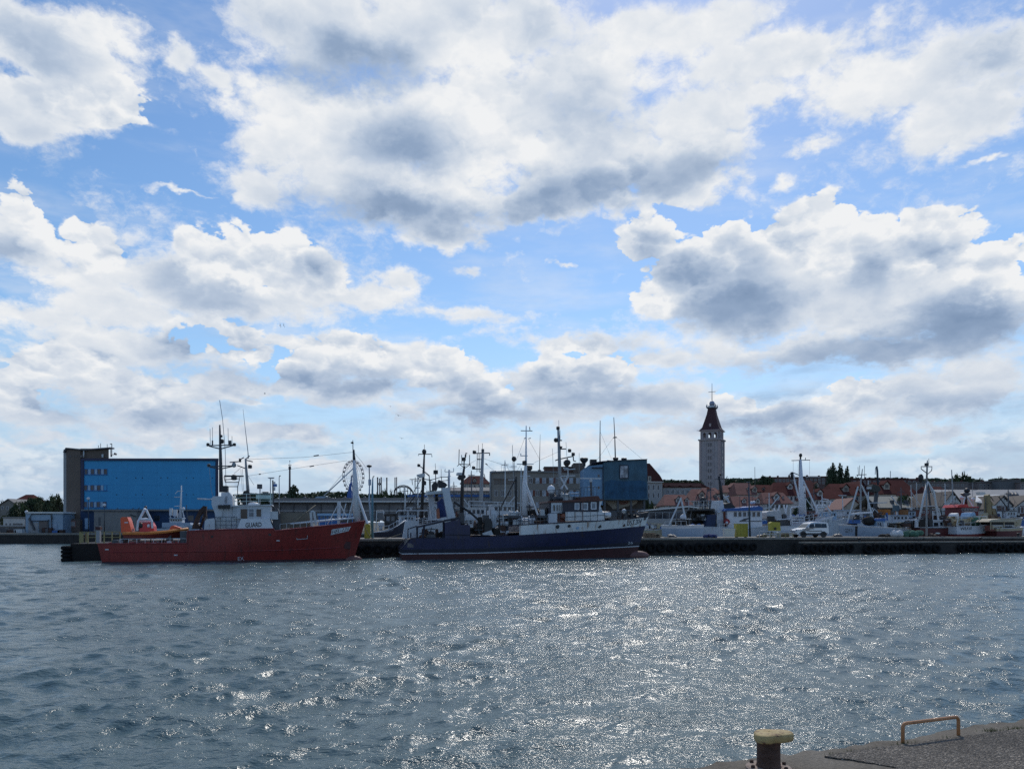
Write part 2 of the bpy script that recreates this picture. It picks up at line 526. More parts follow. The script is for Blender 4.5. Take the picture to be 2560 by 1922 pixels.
def glass(name, col=(0.02, 0.03, 0.045), rough=0.08):
    if name in _mats:
        return _mats[name]
    m = bpy.data.materials.new(name)
    m.use_nodes = True
    N = Nodes(m.node_tree)
    b = m.node_tree.nodes['Principled BSDF']
    tc = N.new('ShaderNodeTexCoord').outputs['Object']
    f = N.step(N.noise(tc, 0.7, 2, 0.5), 0.3, 0.7, 0.5, 1.6)
    N.put(b.inputs['Base Color'], N.v('SCALE', col, scale=f))
    b.inputs['Roughness'].default_value = rough
    b.inputs['IOR'].default_value = 1.5
    _mats[name] = m
    return m


dark_glass = glass('dark_glass')
pale_glass = glass('pale_glass', (0.16, 0.20, 0.25), 0.15)
brown_glass = glass('brown_glass', (0.05, 0.035, 0.03), 0.15)


# ---------------------------------------------------------------- lettering (flat print turned into meshes)
def text_shape(body, bold=0.012):
    cu = bpy.data.curves.new('lettering', 'FONT')
    cu.body = body
    cu.size = 1.0
    cu.offset = bold
    cu.resolution_u = 3
    ob = bpy.data.objects.new('lettering', cu)
    COL.objects.link(ob)
    bpy.context.view_layer.update()
    me = bpy.data.meshes.new_from_object(ob.evaluated_get(bpy.context.evaluated_depsgraph_get()))
    vs = [tuple(v.co) for v in me.vertices]
    fs = [tuple(p.vertices) for p in me.polygons]
    bpy.data.objects.remove(ob)
    bpy.data.meshes.remove(me)
    bpy.data.curves.remove(cu)
    x0, x1 = min(v[0] for v in vs), max(v[0] for v in vs)
    y0, y1 = min(v[1] for v in vs), max(v[1] for v in vs)
    return [((v[0] - x0) / (x1 - x0), (v[1] - y0) / (y1 - y0)) for v in vs], fs


def lettering(body, fn, m, parent, bold=0.012, name='lettering'):
    """fn maps (0..1, 0..1) of the text box to a local point"""
    vs, fs = text_shape(body, bold)
    mb = MB()
    mb.add([fn(*v) for v in vs], fs)
    return mb.build(name, m, parent)


# ---------------------------------------------------------------- generic pieces used by boats and buildings
def window(parent, g, px0, py0, px1, py1, t, fm, gm, fw=0.06, bars=0, name='window', cross=False):
    """frame standing proud of the wall plane t (towards the camera), pane a sub-part"""
    a, b = g.p(px0, py1, t), g.p(px1, py0, t)
    pm = (px0 + px1) / 2
    z0, z1 = g.z(py1, pm, t), g.z(py0, pm, t)
    return window_m(parent, a.x, b.x, z0, z1, t, fm, gm, fw, bars, name, cross)


def window_m(parent, x0, x1, z0, z1, t, fm, gm, fw=0.06, bars=0, name='window', cross=False):
    f = MB()
    f.box(x0 - fw, t - 0.05, z0 - fw, x0, t - 0.002, z1 + fw)
    f.box(x1, t - 0.05, z0 - fw, x1 + fw, t - 0.002, z1 + fw)
    f.box(x0, t - 0.05, z1, x1, t - 0.002, z1 + fw)
    f.box(x0, t - 0.07, z0 - fw, x1, t - 0.002, z0)
    for k in range(bars):
        xx = x0 + (x1 - x0) * (k + 1) / (bars + 1)
        f.box(xx - fw * 0.4, t - 0.04, z0, xx + fw * 0.4, t - 0.002, z1)
    if cross:
        zz = z0 + (z1 - z0) * 0.62
        f.box(x0, t - 0.036, zz - fw * 0.4, x1, t - 0.002, zz + fw * 0.4)
    fo = f.build(name, fm, parent)
    MB().box(x0, t - 0.018, z0, x1, t - 0.004, z1).build('pane', gm, fo)
    return fo


def railing(parent, pts, h, m, posts=6, bars=2, r=0.025, name='railing'):
    """posts and bars along a polyline of foot points"""
    mb = MB()
    pts = [Vector(p) for p in pts]
    seg = [(pts[i + 1] - pts[i]).length for i in range(len(pts) - 1)]
    tot = sum(seg)
    def at(s):
        for i, l in enumerate(seg):
            if s <= l or i == len(seg) - 1:
                return pts[i].lerp(pts[i + 1], min(1, s / max(l, 1e-6)))
            s -= l
    for k in range(posts):
        q = at(tot * k / max(1, posts - 1))
        mb.tube([q, q + Vector((0, 0, h))], r, 5)
    for k in range(bars):
        hh = h * (k + 1) / bars
        mb.tube([p + Vector((0, 0, hh)) for p in pts], r * 0.9, 5)
    return mb.build(name, m, parent)


def radar_scanner(parent, c, m, w=1.6):
    mb = MB()
    mb.lathe([(0.12, 0), (0.16, 0.05), (0.16, 0.28), (0.08, 0.32)], c, 8)
    mb.box(c[0] - w / 2, c[1] - 0.07, c[2] + 0.32, c[0] + w / 2, c[1] + 0.07, c[2] + 0.44)
    return mb.build('radar', m, parent)


def mast_part(parent, a, b, r0, r1, m, name='mast', n=8):
    return MB().tube([a, b], [r0, r1], n).build(name, m, parent, smooth=True)


def bar(parent, a, b, r, m, name, n=5):
    return MB().tube([a, b], r, n).build(name, m, parent)


def antenna(parent, a, b, m=None, r=0.02):
    return MB().tube([a, b], [r, r * 0.5], 4).build('antenna', m or dgrey, parent)


def lamp_head(parent, c, m, s=0.2):
    mb = MB()
    mb.lathe([(s * 0.3, -s * 0.6), (s * 0.6, -s * 0.5), (s * 0.6, s * 0.4), (s * 0.25, s * 0.6)], c, 8)
    return mb.build('navigation_light', m, parent)


class Hull:
    """a boat hull in local metres: x from stern (0) to bow (L), y across, z up from the water; bands are separate parts"""
    def __init__(self, L, B, deck, rake=1.4, srake=0.3, full=0.55, stern=0.82, nu=28, flare=0.35):
        self.L, self.B, self.deck, self.rake, self.srake, self.full, self.stern, self.flare = L, B, deck, rake, srake, full, stern, flare
        us = [k / nu for k in range(nu + 1)] + [0.985, 0.995]
        for (u, z) in deck:
            us.append(u)
        self.us = sorted(set(round(u, 4) for u in us))
    def zd(self, u):
        d = self.deck
        if u <= d[0][0]:
            return d[0][1]
        for (u0, z0), (u1, z1) in zip(d, d[1:]):
            if u <= u1:
                return z0 + (z1 - z0) * (u - u0) / max(1e-6, u1 - u0)
        return d[-1][1]
    def half(self, u, v):
        """half breadth at station u and height fraction v (0 water, 1 deck)"""
        e = self.full - 0.25 * (1 - v)
        w = 1.0
        if u > e:
            q = (u - e) / (1 - e)
            w = (1 - q ** (1.9 + 0.8 * v)) ** 0.85 if q < 1 else 0.0
        if u < 0.25:
            w *= self.stern + (1 - self.stern) * math.sin(u / 0.25 * math.pi / 2)
        w *= (0.94 + 0.06 * v)
        return max(0.03, w * self.B / 2)
    def pt(self, u, z, side=-1, off=0.0):
        zd = max(self.zd(u), 0.3)
        zmax = max(z2 for _, z2 in self.deck)
        v = min(1.0, max(0.0, z / zd))
        b = max(0.0, (u - 0.62) / 0.38) ** 1.6
        s = max(0.0, 1 - u / 0.2) ** 2
        x = u * self.L + self.rake * b * (z / zmax) - self.srake * s * max(0, z) / zmax
        return Vector((x, side * (self.half(u, v) + off), z))
    def band(self, parent, name, m, lo, hi, rows=3, label=None, u0=0.0, u1=1.0):
        """lo/hi: heights as numbers or functions of u"""
        lo_ = lo if callable(lo) else (lambda u: lo)
        hi_ = hi if callable(hi) else (lambda u: hi)
        us = [u for u in self.us if u0 - 1e-6 <= u <= u1 + 1e-6]
        vs, fs = [], []
        n = len(us)
        for side in (-1, 1):
            for r in range(rows + 1):
                for u in us:
                    z = lo_(u) + (hi_(u) - lo_(u)) * r / rows
                    vs.append(self.pt(u, z, side))
        half = (rows + 1) * n
        for s in (0, 1):
            for r in range(rows):
                for i in range(n - 1):
                    a = s * half + r * n + i
                    fs.append((a, a + 1, a + n + 1, a + n))
        for r in range(rows):
            if u0 <= 0.0:
                a = r * n
                fs.append((a, a + n, half + a + n, half + a))
            a = r * n + n - 1
            if u1 >= 1.0:
                fs.append((a, half + a, half + a + n, a + n))
        mb = MB()
        mb.add(vs, fs)
        o = mb.build(name, m, parent, label=label)
        o.data.shade_smooth()
        o.data.set_sharp_from_angle(angle=rad(40))
        return o
    def deckpart(self, parent, m, drop=0.9, name='deck'):
        mb = MB()
        us = self.us
        n = len(us)
        vs = []
        for side in (-1, 1):
            for u in us:
                z = max(0.25, self.zd(u) - drop)
                p = self.pt(u, z, side, -0.04)
                vs.append(p)
        mb.add(vs, [(i, i + 1, n + i + 1, n + i) for i in range(n - 1)])
        return mb.build(name, m, parent)
    def gunwale(self, parent, m, r=0.07, name='gunwale'):
        mb = MB()
        for side in (-1, 1):
            mb.tube([self.pt(u, self.zd(u), side) for u in self.us], r, 6)
        return mb.build(name, m, parent)
    def strake(self, parent, m, zf, r=0.06, name='rubbing_strake', u0=0.02, u1=0.98):
        mb = MB()
        for side in (-1, 1):
            mb.tube([self.pt(u, zf(u) if callable(zf) else zf, side, 0.01) for u in self.us if u0 <= u <= u1], r, 5)
        return mb.build(name, m, parent)
    def u_at(self, g, px, py, side=-1):
        """station and height on the near side seen at a bearing"""
        best = None
        for k in range(401):
            u = k / 400
            z = 1.0
            for _ in range(4):
                p = self.pt(u, z, side)
                Y = g.y0 + p.x * g.s_ + p.y * g.c
                z = H + (YH - py) / F * Y - g.z0
            X = g.x0 + p.x * g.c - p.y * g.s_
            e = abs(CX + F * X / Y - px)
            if best is None or e < best[0]:
                best = (e, u, z)
        return best[1], best[2]
    def patch(self, g, c00, c10, c11, c01, off=0.02):
        """maps (a, b) in 0..1 to the hull side between four bearings (px, py)"""
        q = [self.u_at(g, *c) for c in (c00, c10, c11, c01)]
        def fn(a, b, o=off):
            u = (q[0][0] * (1 - a) + q[1][0] * a) * (1 - b) + (q[3][0] * (1 - a) + q[2][0] * a) * b
            z = (q[0][1] * (1 - a) + q[1][1] * a) * (1 - b) + (q[3][1] * (1 - a) + q[2][1] * a) * b
            return self.pt(u, z, -1, o)
        return fn
    def patch_panel(self, fn, name, m, parent, off=0.015, n=6):
        mb = MB()
        for i in range(n):
            for j in range(2):
                mb.quad(fn(i / n, j / 2, off), fn((i + 1) / n, j / 2, off), fn((i + 1) / n, (j + 1) / 2, off), fn(i / n, (j + 1) / 2, off))
        return mb.build(name, m, parent)

# ---------------------------------------------------------------- water
def water_height(X, Y, lim):
    """sum of wind waves; lim = shortest wavelength the mesh can carry there"""
    rg = np.random.default_rng(3)
    n = 84
    lam = np.concatenate([0.22 * (1.9 / 0.22) ** rg.random(n - 14), rg.uniform(2.2, 6.0, 14)])
    th = rad(-90) + rad(18) + rg.normal(0, rad(52), n)          # running towards the camera, a little aslant
    k = 2 * np.pi / lam
    slope = np.where(lam > 2.1, 0.024, 0.041)
    amp = slope / k
    ph = rg.random(n) * 2 * np.pi
    z = np.zeros_like(X); dx = np.zeros_like(X); dy = np.zeros_like(X)
    for i in range(n):
        c, s = math.cos(th[i]), math.sin(th[i])
        f = np.clip((lam[i] / lim - 1.0) / 1.0, 0, 1)
        a = k[i] * (c * X + s * Y) + ph[i]
        # wave groups: patches of rougher and calmer water
        z += amp[i] * f * np.cos(a)
        q = amp[i] * f * np.sin(a) * 0.9
        dx -= q * c
        dy -= q * s
    g = 0.82 + 0.30 * np.sin(X * 0.31 + 0.5 * np.sin(Y * 0.17)) * np.sin(Y * 0.23 + 1.0 + 0.6 * np.sin(X * 0.11))
    return z * g, dx * g, dy * g


def build_water():
    ny, nx = 1000, 600
    ys = 3.0 * (152.0 / 3.0) ** np.linspace(0, 1, ny)
    ts = np.linspace(-0.86, 0.86, nx)
    Y = np.repeat(ys[:, None], nx, 1)
    X = Y * ts[None, :]
    lim = Y * 0.0039 * 2.6
    z, dx, dy = water_height(X, Y, lim)
    V = np.stack([X + dx, Y + dy, z], -1).reshape(-1, 3)
    idx = np.arange(ny * nx).reshape(ny, nx)
    Fq = np.stack([idx[:-1, :-1], idx[:-1, 1:], idx[1:, 1:], idx[1:, :-1]], -1).reshape(-1, 4)
    o = len(V)
    V = np.concatenate([V, np.array([(-900, -400, -0.55), (900, -400, -0.55), (900, 175, -0.55), (-900, 175, -0.55)], float)])
    Fq = np.concatenate([Fq, np.array([[o, o + 1, o + 2, o + 3]])])
    me = bpy.data.meshes.new('water')
    me.vertices.add(len(V)); me.vertices.foreach_set('co', V.ravel())
    me.loops.add(len(Fq) * 4); me.loops.foreach_set('vertex_index', Fq.ravel().astype(np.int32))
    me.polygons.add(len(Fq))
    me.polygons.foreach_set('loop_start', np.arange(0, len(Fq) * 4, 4, dtype=np.int32))
    me.polygons.foreach_set('loop_total', np.full(len(Fq), 4, np.int32))
    me.update()
    me.shade_smooth()
    m = bpy.data.materials.new('sea_water')
    m.use_nodes = True
    N = Nodes(m.node_tree)
    b = m.node_tree.nodes['Principled BSDF']
    pos = N.new('ShaderNodeNewGeometry').outputs['Position']
    b.inputs['Base Color'].default_value = (0.080, 0.130, 0.138, 1)
    b.inputs['Roughness'].default_value = 0.19
    b.inputs['IOR'].default_value = 1.333
    pw = N.v('MULTIPLY', pos, (0.75, 1.25, 1.0))
    pw = N.v('ADD', pw, N.v('SCALE', N.v('SUBTRACT', N.noise(pos, 0.9, 1, 0.5, out='Color'), (0.5, 0.5, 0.5)), scale=0.35))
    a = N.noise(pw, 3.6, 3, 0.62)
    c = N.noise(pw, 15.0, 3, 0.6)
    gust = N.m('MULTIPLY', N.step(N.noise(N.v('MULTIPLY', pos, (0.6, 0.5, 0.0)), 0.16, 3, 0.6), 0.3, 0.7, 0.75, 1.2), N.step(N.noise(N.v('MULTIPLY', pos, (0.55, 1.0, 0.0)), 0.85, 3, 0.6), 0.3, 0.7, 0.6, 1.35))
    hgt = N.m('ADD', N.m('MULTIPLY', a, 0.085), N.m('MULTIPLY', c, 0.022))
    bp = N.new('ShaderNodeBump', {'Height': N.m('MULTIPLY', hgt, gust), 'Strength': 1.0, 'Distance': 1.0})
    N.put(b.inputs['Normal'], bp.outputs[0])
    me.materials.append(m)
    ob = bpy.data.objects.new('water', me)
    COL.objects.link(ob)
    struct(ob)


build_water()

# ---------------------------------------------------------------- near quay
QZ = 1.65


def qpt(px, py, z=QZ):
    Y = (H - z) * F / (py - YH)
    return Vector(((px - CX) / F * Y, Y, z))


def asphalt_mat():
    m = bpy.data.materials.new('worn_asphalt')
    m.use_nodes = True
    N = Nodes(m.node_tree)
    b = m.node_tree.nodes['Principled BSDF']
    tc = N.new('ShaderNodeTexCoord').outputs['Object']
    vo = N.new('ShaderNodeTexVoronoi', {'Vector': tc, 'Scale': 95.0}, feature='F1')
    vn = N.new('ShaderNodeSeparateColor', {0: vo.outputs['Color']}).outputs[0]
    chips = N.ramp(vn, [(0.0, (0.062, 0.053, 0.044)), (0.55, (0.155, 0.133, 0.108)), (0.85, (0.28, 0.24, 0.195)), (1.0, (0.45, 0.39, 0.32))])
    dust = N.step(N.noise(tc, 1.1, 5, 0.6), 0.3, 0.7, 0.95, 1.6)
    N.put(b.inputs['Base Color'], N.v('SCALE', chips, scale=dust))
    b.inputs['Roughness'].default_value = 0.9
    hh = N.m('SUBTRACT', 0.6, N.m('MULTIPLY', vo.outputs['Distance'], 60.0))
    bp = N.new('ShaderNodeBump', {'Height': N.m('ADD', vo.outputs['Distance'], N.m('MULTIPLY', N.noise(tc, 40, 3, 0.6), 0.01)), 'Strength': 0.7, 'Distance': 0.4})
    bp.invert = True
    N.put(b.inputs['Normal'], bp.outputs[0])
    return m


def old_concrete():
    m = bpy.data.materials.new('weathered_quay_edge')
    m.use_nodes = True
    N = Nodes(m.node_tree)
    b = m.node_tree.nodes['Principled BSDF']
    tc = N.new('ShaderNodeTexCoord').outputs['Object']
    n1 = N.noise(tc, 2.0, 6, 0.65)
    n2 = N.noise(tc, 45.0, 3, 0.65)
    c = N.ramp(n1, [(0.25, (0.075, 0.062, 0.046)), (0.5, (0.135, 0.117, 0.092)), (0.75, (0.20, 0.178, 0.148))])
    c = N.v('SCALE', c, scale=N.step(n2, 0.25, 0.75, 0.85, 1.45))
    N.put(b.inputs['Base Color'], c)
    b.inputs['Roughness'].default_value = 0.95
    bp = N.new('ShaderNodeBump', {'Height': N.m('ADD', n2, N.noise(tc, 12.0, 5, 0.7)), 'Strength': 0.6, 'Distance': 0.03})
    N.put(b.inputs['Normal'], bp.outputs[0])
    return m


def near_quay():
    e0, e1 = Vector((1.14, 5.33, 0)), Vector((4.33, 6.66, 0))
    d = (e1 - e0).normalized()
    n = Vector((d.y, -d.x, 0))                                   # inland (towards the camera)
    e0 = e0 - n * 0.055
    A = np.concatenate([np.linspace(-40, -3, 12), np.arange(-2.9, 7.0, 0.06), np.linspace(7.1, 60, 14)])
    Bq = [0.0, 0.012, 0.035, 0.07, 0.12, 0.2, 0.3, 0.42, 0.6, 0.9, 1.4, 2.2, 4, 8, 40]
    rg = np.random.default_rng(8)
    def smooth(sig):
        x = rg.normal(0, 1, len(A))
        k = np.exp(-np.linspace(-2, 2, 2 * sig + 1) ** 2)
        return np.convolve(x, k / np.sqrt((k ** 2).sum()), 'same')
    j = smooth(3) * 0.012 + smooth(9) * 0.022
    chip = np.abs(smooth(4)) * 0.022 + np.abs(smooth(2)) * 0.008
    vs, fs = [], []
    nb = len(Bq) + 1
    for i, a in enumerate(A):
        base = e0 + d * a
        # side wall foot
        p = base + n * (j[i] - 0.0)
        vs.append((p.x, p.y, -1.2))
        for b in Bq:
            w = max(0.0, 1 - b / 0.14)
            q = base + n * (b + j[i] * max(0, 1 - b / 0.4))
            z = QZ - chip[i] * (w ** 1.5) - (0.03 if b == 0 else 0) + (0.004 * math.sin(a * 3.1 + b * 5) + rg.normal(0, 0.0015)) * (1 if b < 2 else 0)
            vs.append((q.x, q.y, z))
    for i in range(len(A) - 1):
        for k in range(nb - 1):
            o = i * nb + k
            fs.append((o, o + nb, o + nb + 1, o + 1))
    mb = MB()
    mb.add(vs, fs)
    o = mb.build('near_quay', old_concrete(), smooth=True)
    o.data.set_sharp_from_angle(angle=rad(50))
    struct(o)
    # asphalt laid against the concrete edge
    am = asphalt_mat()
    line = [(2242, 1921), (2160, 1906), (2063, 1891), (2120, 1880), (2190, 1870), (2250, 1863), (2330, 1852), (2400, 1844), (2470, 1833), (2560, 1822), (2640, 1811)]
    pts = []
    for (a, b) in zip(line, line[1:]):
        pa, pb = qpt(*a), qpt(*b)
        for k in range(6):
            q = pa.lerp(pb, k / 6)
            pts.append((q.x + R.uniform(-.012, .012), q.y + R.uniform(-.012, .012)))
    pts += [(30, 11), (30, -30), (-6, -30), (0.6, 3.0)]
    mb = MB()
    mb.slab(pts, QZ - 0.02, QZ + 0.010)
    struct(mb.build('asphalt', am))
    # grass growing out of the joint
    mb = MB()
    for (px, py, n_) in [(2483, 1826, 46), (2475, 1828, 26), (2530, 1823, 34), (2278, 1858, 26), (2262, 1862, 18), (2120, 1880, 14), (2080, 1887, 22), (2240, 1866, 14), (2364, 1846, 16), (2555, 1822, 40), (2180, 1872, 10)]:
        c = qpt(px, py)
        for _ in range(n_):
            b = c + Vector((R.gauss(0, .035), R.gauss(0, .018), -0.01))
            h = R.uniform(.012, .05)
            l = Vector((R.gauss(0, .02), R.gauss(0, .02), h))
            wv = Vector((R.uniform(.002, .004), R.uniform(-.002, .002), 0))
            mb.add([b - wv, b + wv, b + l], [(0, 1, 2)])
    g = mb.build('grass', mat('joint_grass', (0.10, 0.11, 0.03), 0.8, var=0.4))
    g['kind'] = 'stuff'
    # bollard
    Yb = 5.32
    g = site(1921.5, Yb, QZ + 0.003)
    k = Yb / F
    root = g.root('mooring_bollard', 'small rusty mooring bollard with chipped yellow cap on the near quay edge', 'bollard')
    fl = MB()
    fl.lathe([(0.150, 0.0), (0.150, 0.016), (0.140, 0.022), (0.095, 0.024)], (0, 0, 0), 28)
    fo = fl.build('flange', mat('pale_rusty_flange', (0.30, 0.23, 0.19), 0.8, var=0.3, rust=0.5, rustcol=(0.12, 0.06, 0.04), rustscale=8), root)
    for q in range(6):
        a = q * math.pi / 3 + .3
        MB().lathe([(0.014, 0.0), (0.014, 0.014), (0.008, 0.018)], (0.122 * math.cos(a), 0.122 * math.sin(a), 0.0235), 6).build('bolt', rustbrown, fo)
    co = MB()
    co.lathe([(0.088, 0.018), (0.080, 0.03), (0.077, 0.06), (0.0765, 0.12), (0.0775, 0.17), (0.082, 0.192), (0.092, 0.200)], (0, 0, 0), 28)
    co.build('column', mat('dark_rusted_iron', (0.10, 0.052, 0.036), 0.8, var=0.5, scale=9, rust=0.35, rustcol=(0.17, 0.055, 0.03), rustscale=7, bump=0.7, gscale=60), root, smooth=True)
    ym = bpy.data.materials.new('chipped_yellow_paint')
    ym.use_nodes = True
    N = Nodes(ym.node_tree)
    b = ym.node_tree.nodes['Principled BSDF']
    tc = N.new('ShaderNodeTexCoord').outputs['Object']
    n1 = N.noise(tc, 26, 6, 0.7)
    n2 = N.noise(tc, 9, 4, 0.6)
    yc = N.ramp(n2, [(0.3, (0.34, 0.21, 0.07)), (0.6, (0.46, 0.35, 0.155)), (0.8, (0.52, 0.42, 0.22))])
    c = N.mix(N.step(n1, 0.53, 0.62), yc, (0.14, 0.06, 0.035, 1))
    N.put(b.inputs['Base Color'], c)
    b.inputs['Roughness'].default_value = 0.7
    N.put(b.inputs['Normal'], N.new('ShaderNodeBump', {'Height': n1, 'Strength': 0.4, 'Distance': 0.01}).outputs[0])
    # rounded triangular head with its point to the right
    out = []
    for q in range(48):
        a = 2 * math.pi * q / 48
        r = 0.104 + 0.052 * max(0, math.cos(a)) ** 2.2 + 0.010 * math.cos(3 * a + 0.4)
        out.append((r * math.cos(a), 0.92 * r * math.sin(a)))
    rings = [(0.80, 0.192), (0.97, 0.197), (1.0, 0.206), (1.0, 0.232), (0.975, 0.243), (0.90, 0.249), (0.5, 0.254), (0.02, 0.255)]
    vs, fs = [], []
    for (s, h) in rings:
        for (x, y) in out:
            vs.append((x * s, y * s, h + x * 0.045))
    for i in range(len(rings) - 1):
        for q in range(48):
            q2 = (q + 1) % 48
            fs.append((i * 48 + q, i * 48 + q2, (i + 1) * 48 + q2, (i + 1) * 48 + q))
    fs.append(tuple(range(47, -1, -1)))
    mb = MB()
    mb.add(vs, fs)
    mb.build('cap', ym, root, smooth=True)
    # ladder handle
    pa, pb = qpt(2257, 1857), qpt(2396, 1838)
    h = MB()
    up = Vector((0, 0, 1))
    dirv = (pb - pa).normalized()
    hh = 0.148
    path = [pa - up * 0.03]
    for c, sgn in ((pa, 1), (pb, -1)):
        arc = []
        for q in range(7):
            a = q / 6 * math.pi / 2
            rr = 0.032
            arc.append(c + up * (hh - rr + rr * math.sin(a)) + dirv * sgn * (rr - rr * math.cos(a)))
        path += arc if sgn == 1 else arc[::-1]
    path += [pb - up * 0.03]
    o = h.tube(path, 0.0135, 12).build('ladder_handle', mat('faded_orange_paint', (0.45, 0.21, 0.09), 0.55, var=0.2, scale=6, rust=0.3, rustscale=6), smooth=True)
    tag(o, 'faded orange tubular ladder handle standing on the near quay edge', 'handle')


near_quay()

# ---------------------------------------------------------------- pier across the basin
PZ = 1.9
P0, P1, P2 = Vector((-40.6, 72.5, 0)), Vector((-13.5, 79.8, 0)), Vector((150, 112.5, 0))
PW = 10.0


def pier_front(px):
    """point of the pier's front face at a bearing, and the local direction"""
    for (a, b) in ((P0, P1), (P1, P2)):
        k = (px - CX) / F
        d = b - a
        s = (k * a.y - a.x) / (d.x - k * d.y)
        if s <= 1.0 or b is P2:
            return a + d * s, d.normalized()


def pier():
    ang1 = math.atan2(P1.y - P0.y, P1.x - P0.x)
    ang2 = math.atan2(P2.y - P1.y, P2.x - P1.x)
    n1 = Vector((-math.sin(ang1), math.cos(ang1), 0))
    n2 = Vector((-math.sin(ang2), math.cos(ang2), 0))
    nm = (n1 + n2).normalized()
    q0 = P0 + (P1 - P0).normalized() * 4.5
    mb = MB()
    poly = [q0, P1, P2, P2 + n2 * PW, P1 + nm * PW, q0 + n1 * PW]
    mb.slab([(p.x, p.y) for p in poly], -2.0, PZ - 0.22)
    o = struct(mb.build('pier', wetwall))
    dm = MB()
    dm.slab([(p.x, p.y) for p in [q0 + n1 * .4, P1 + nm * .4, P2 + n2 * .4, P2 + n2 * PW, P1 + nm * PW, q0 + n1 * PW]], PZ - 0.2195, PZ - 0.03)
    dm.build('pier_deck', concrete, o)
    # end block, lower
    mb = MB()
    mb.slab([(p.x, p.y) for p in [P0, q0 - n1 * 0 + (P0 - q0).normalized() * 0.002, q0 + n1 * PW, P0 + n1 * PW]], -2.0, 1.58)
    mb.build('pier_head', mat('shaded_pier_head', (0.017, 0.015, 0.014), .9, var=.4, bump=.5), o)  # near-black base colour holds the shadow on this face
    # coping stones along the edge
    def stones(a, b, nrm, L=2.4):
        d = (b - a)
        n = int(d.length / L)
        u = d.normalized()
        for i in range(n):
            s0, s1 = i * d.length / n + 0.015, (i + 1) * d.length / n - 0.015
            if s0 > 95:
                break
            z = R.uniform(-.015, .015)
            c = [a + u * s0 - nrm * .05, a + u * s1 - nrm * .05, a + u * s1 + nrm * .39, a + u * s0 + nrm * .39]
            mb = MB()
            mb.slab([(p.x, p.y) for p in c], PZ - 0.219, PZ + z)
            mb.build('coping_stone', concrete, o)
    stones(q0, P1, n1)
    stones(P1, P2, n2)
    # lower ledge in front of the right part
    L0, d2 = pier_front(1985)
    ld = MB()
    c = [L0 - n2 * 1.5, P2 - n2 * 1.5, P2 - n2 * 0.06, L0 - n2 * 0.06]
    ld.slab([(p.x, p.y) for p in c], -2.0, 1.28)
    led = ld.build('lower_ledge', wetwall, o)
    for i in range(24):
        s0, s1 = i * 2.5, i * 2.5 + 2.46
        c = [L0 + d2 * s0 - n2 * 1.56, L0 + d2 * s1 - n2 * 1.56, L0 + d2 * s1 - n2 * 0.9, L0 + d2 * s0 - n2 * 0.9]
        mb = MB()
        mb.slab([(p.x, p.y) for p in c], 1.281, 1.42 + R.uniform(-.01, .01))
        mb.build('coping_stone', concrete, o)
    # tyres hung along the wall
    first = None
    pxs = []
    def hang(p, ang, lab, gp):
        nonlocal first
        if first is None:
            t = MB()
            t.torus((0, 0, 0), 0.36, 0.165, 'Y', 20, 8)
            first = t.build('tyre_fender', rubber, smooth=True)
            ob = first
        else:
            ob = first.copy()
            COL.objects.link(ob)
        ob.location = p
        ob.rotation_euler = (R.uniform(-.06, .06), R.uniform(0, 6.2), ang + R.uniform(-.05, .05))
        sc = R.uniform(0.84, 1.10)
        ob.scale = (sc, sc * R.uniform(.95, 1.2), sc)
        tag(ob, lab, 'tyre', gp)
    for k in range(7):
        p, d = pier_front(893 + k * 25.5)
        hang(p - n2 * 0.24 + Vector((0, 0, 0.86 + R.uniform(-.04, .04))), ang2, 'black tyre hung on the pier wall between the red ship and the navy trawler', 'tyres hung on the pier wall between the two ships')
    s = 0
    p, d = pier_front(1602)
    while True:
        q = p + d * s
        px = CX + F * q.x / q.y
        s += 1.07 + R.uniform(-.03, .05)
        if px > 1900:
            break
        hang(q - n2 * 0.24 + Vector((0, 0, 0.84 + R.uniform(-.12, .09))), ang2, 'black tyre hung on the pier wall right of the navy trawler, below the yellow bins', 'tyres hung on the middle pier wall')
    s = 0.3
    while True:
        q = L0 + d2 * s
        px = CX + F * q.x / q.y
        s += 1.08 + R.uniform(-.03, .06)
        if px > 2640:
            break
        if px > 1988 and R.random() > 0.05:
            hang(q - n2 * 1.76 + Vector((0, 0, 0.72 + R.uniform(-.13, .08))), ang2, 'black tyre hung on the lower ledge of the pier right of the van', 'tyres hung on the right pier ledge')
    # big fender on the pier head
    t = MB()
    for k in range(4):
        t.torus((0, 0, 0.02 + k * 0.36), 0.30, 0.19, 'Z', 18, 8)
    ob = t.build('corner_fender', rubber, smooth=True)
    ob.location = P0 + Vector((-0.34, -0.05, 0.1))
    tag(ob, 'stack of black tyres on the pier head corner behind the red ship', 'fender')
    # small dark bollards on the ledge
    fb = None
    for px in (2132, 2432, 2549):
        p, d = pier_front(px)
        if fb is None:
            mb = MB()
            mb.lathe([(0.17, 0), (0.13, 0.05), (0.12, 0.28), (0.21, 0.32), (0.21, 0.40), (0.14, 0.44)], (0, 0, 0), 12)
            fb = mb.build('pier_bollard', black, smooth=True)
            ob = fb
        else:
            ob = fb.copy(); COL.objects.link(ob)
        hi = px == 2549
        ob.location = p - n2 * (-0.2 if hi else 1.2) + Vector((0, 0, PZ + 0.02 if hi else 1.43))
        tag(ob, {2132: 'black mooring bollard on the lower pier ledge just right of the van', 2432: 'black mooring bollard on the lower pier ledge below the red and white boat',
                 2549: 'black mooring bollard on the upper pier edge at the right of the picture'}[px], 'bollard', 'black bollards on the pier')
    return ang1, ang2, n1, n2


ANG1, ANG2, NN1, NN2 = pier()


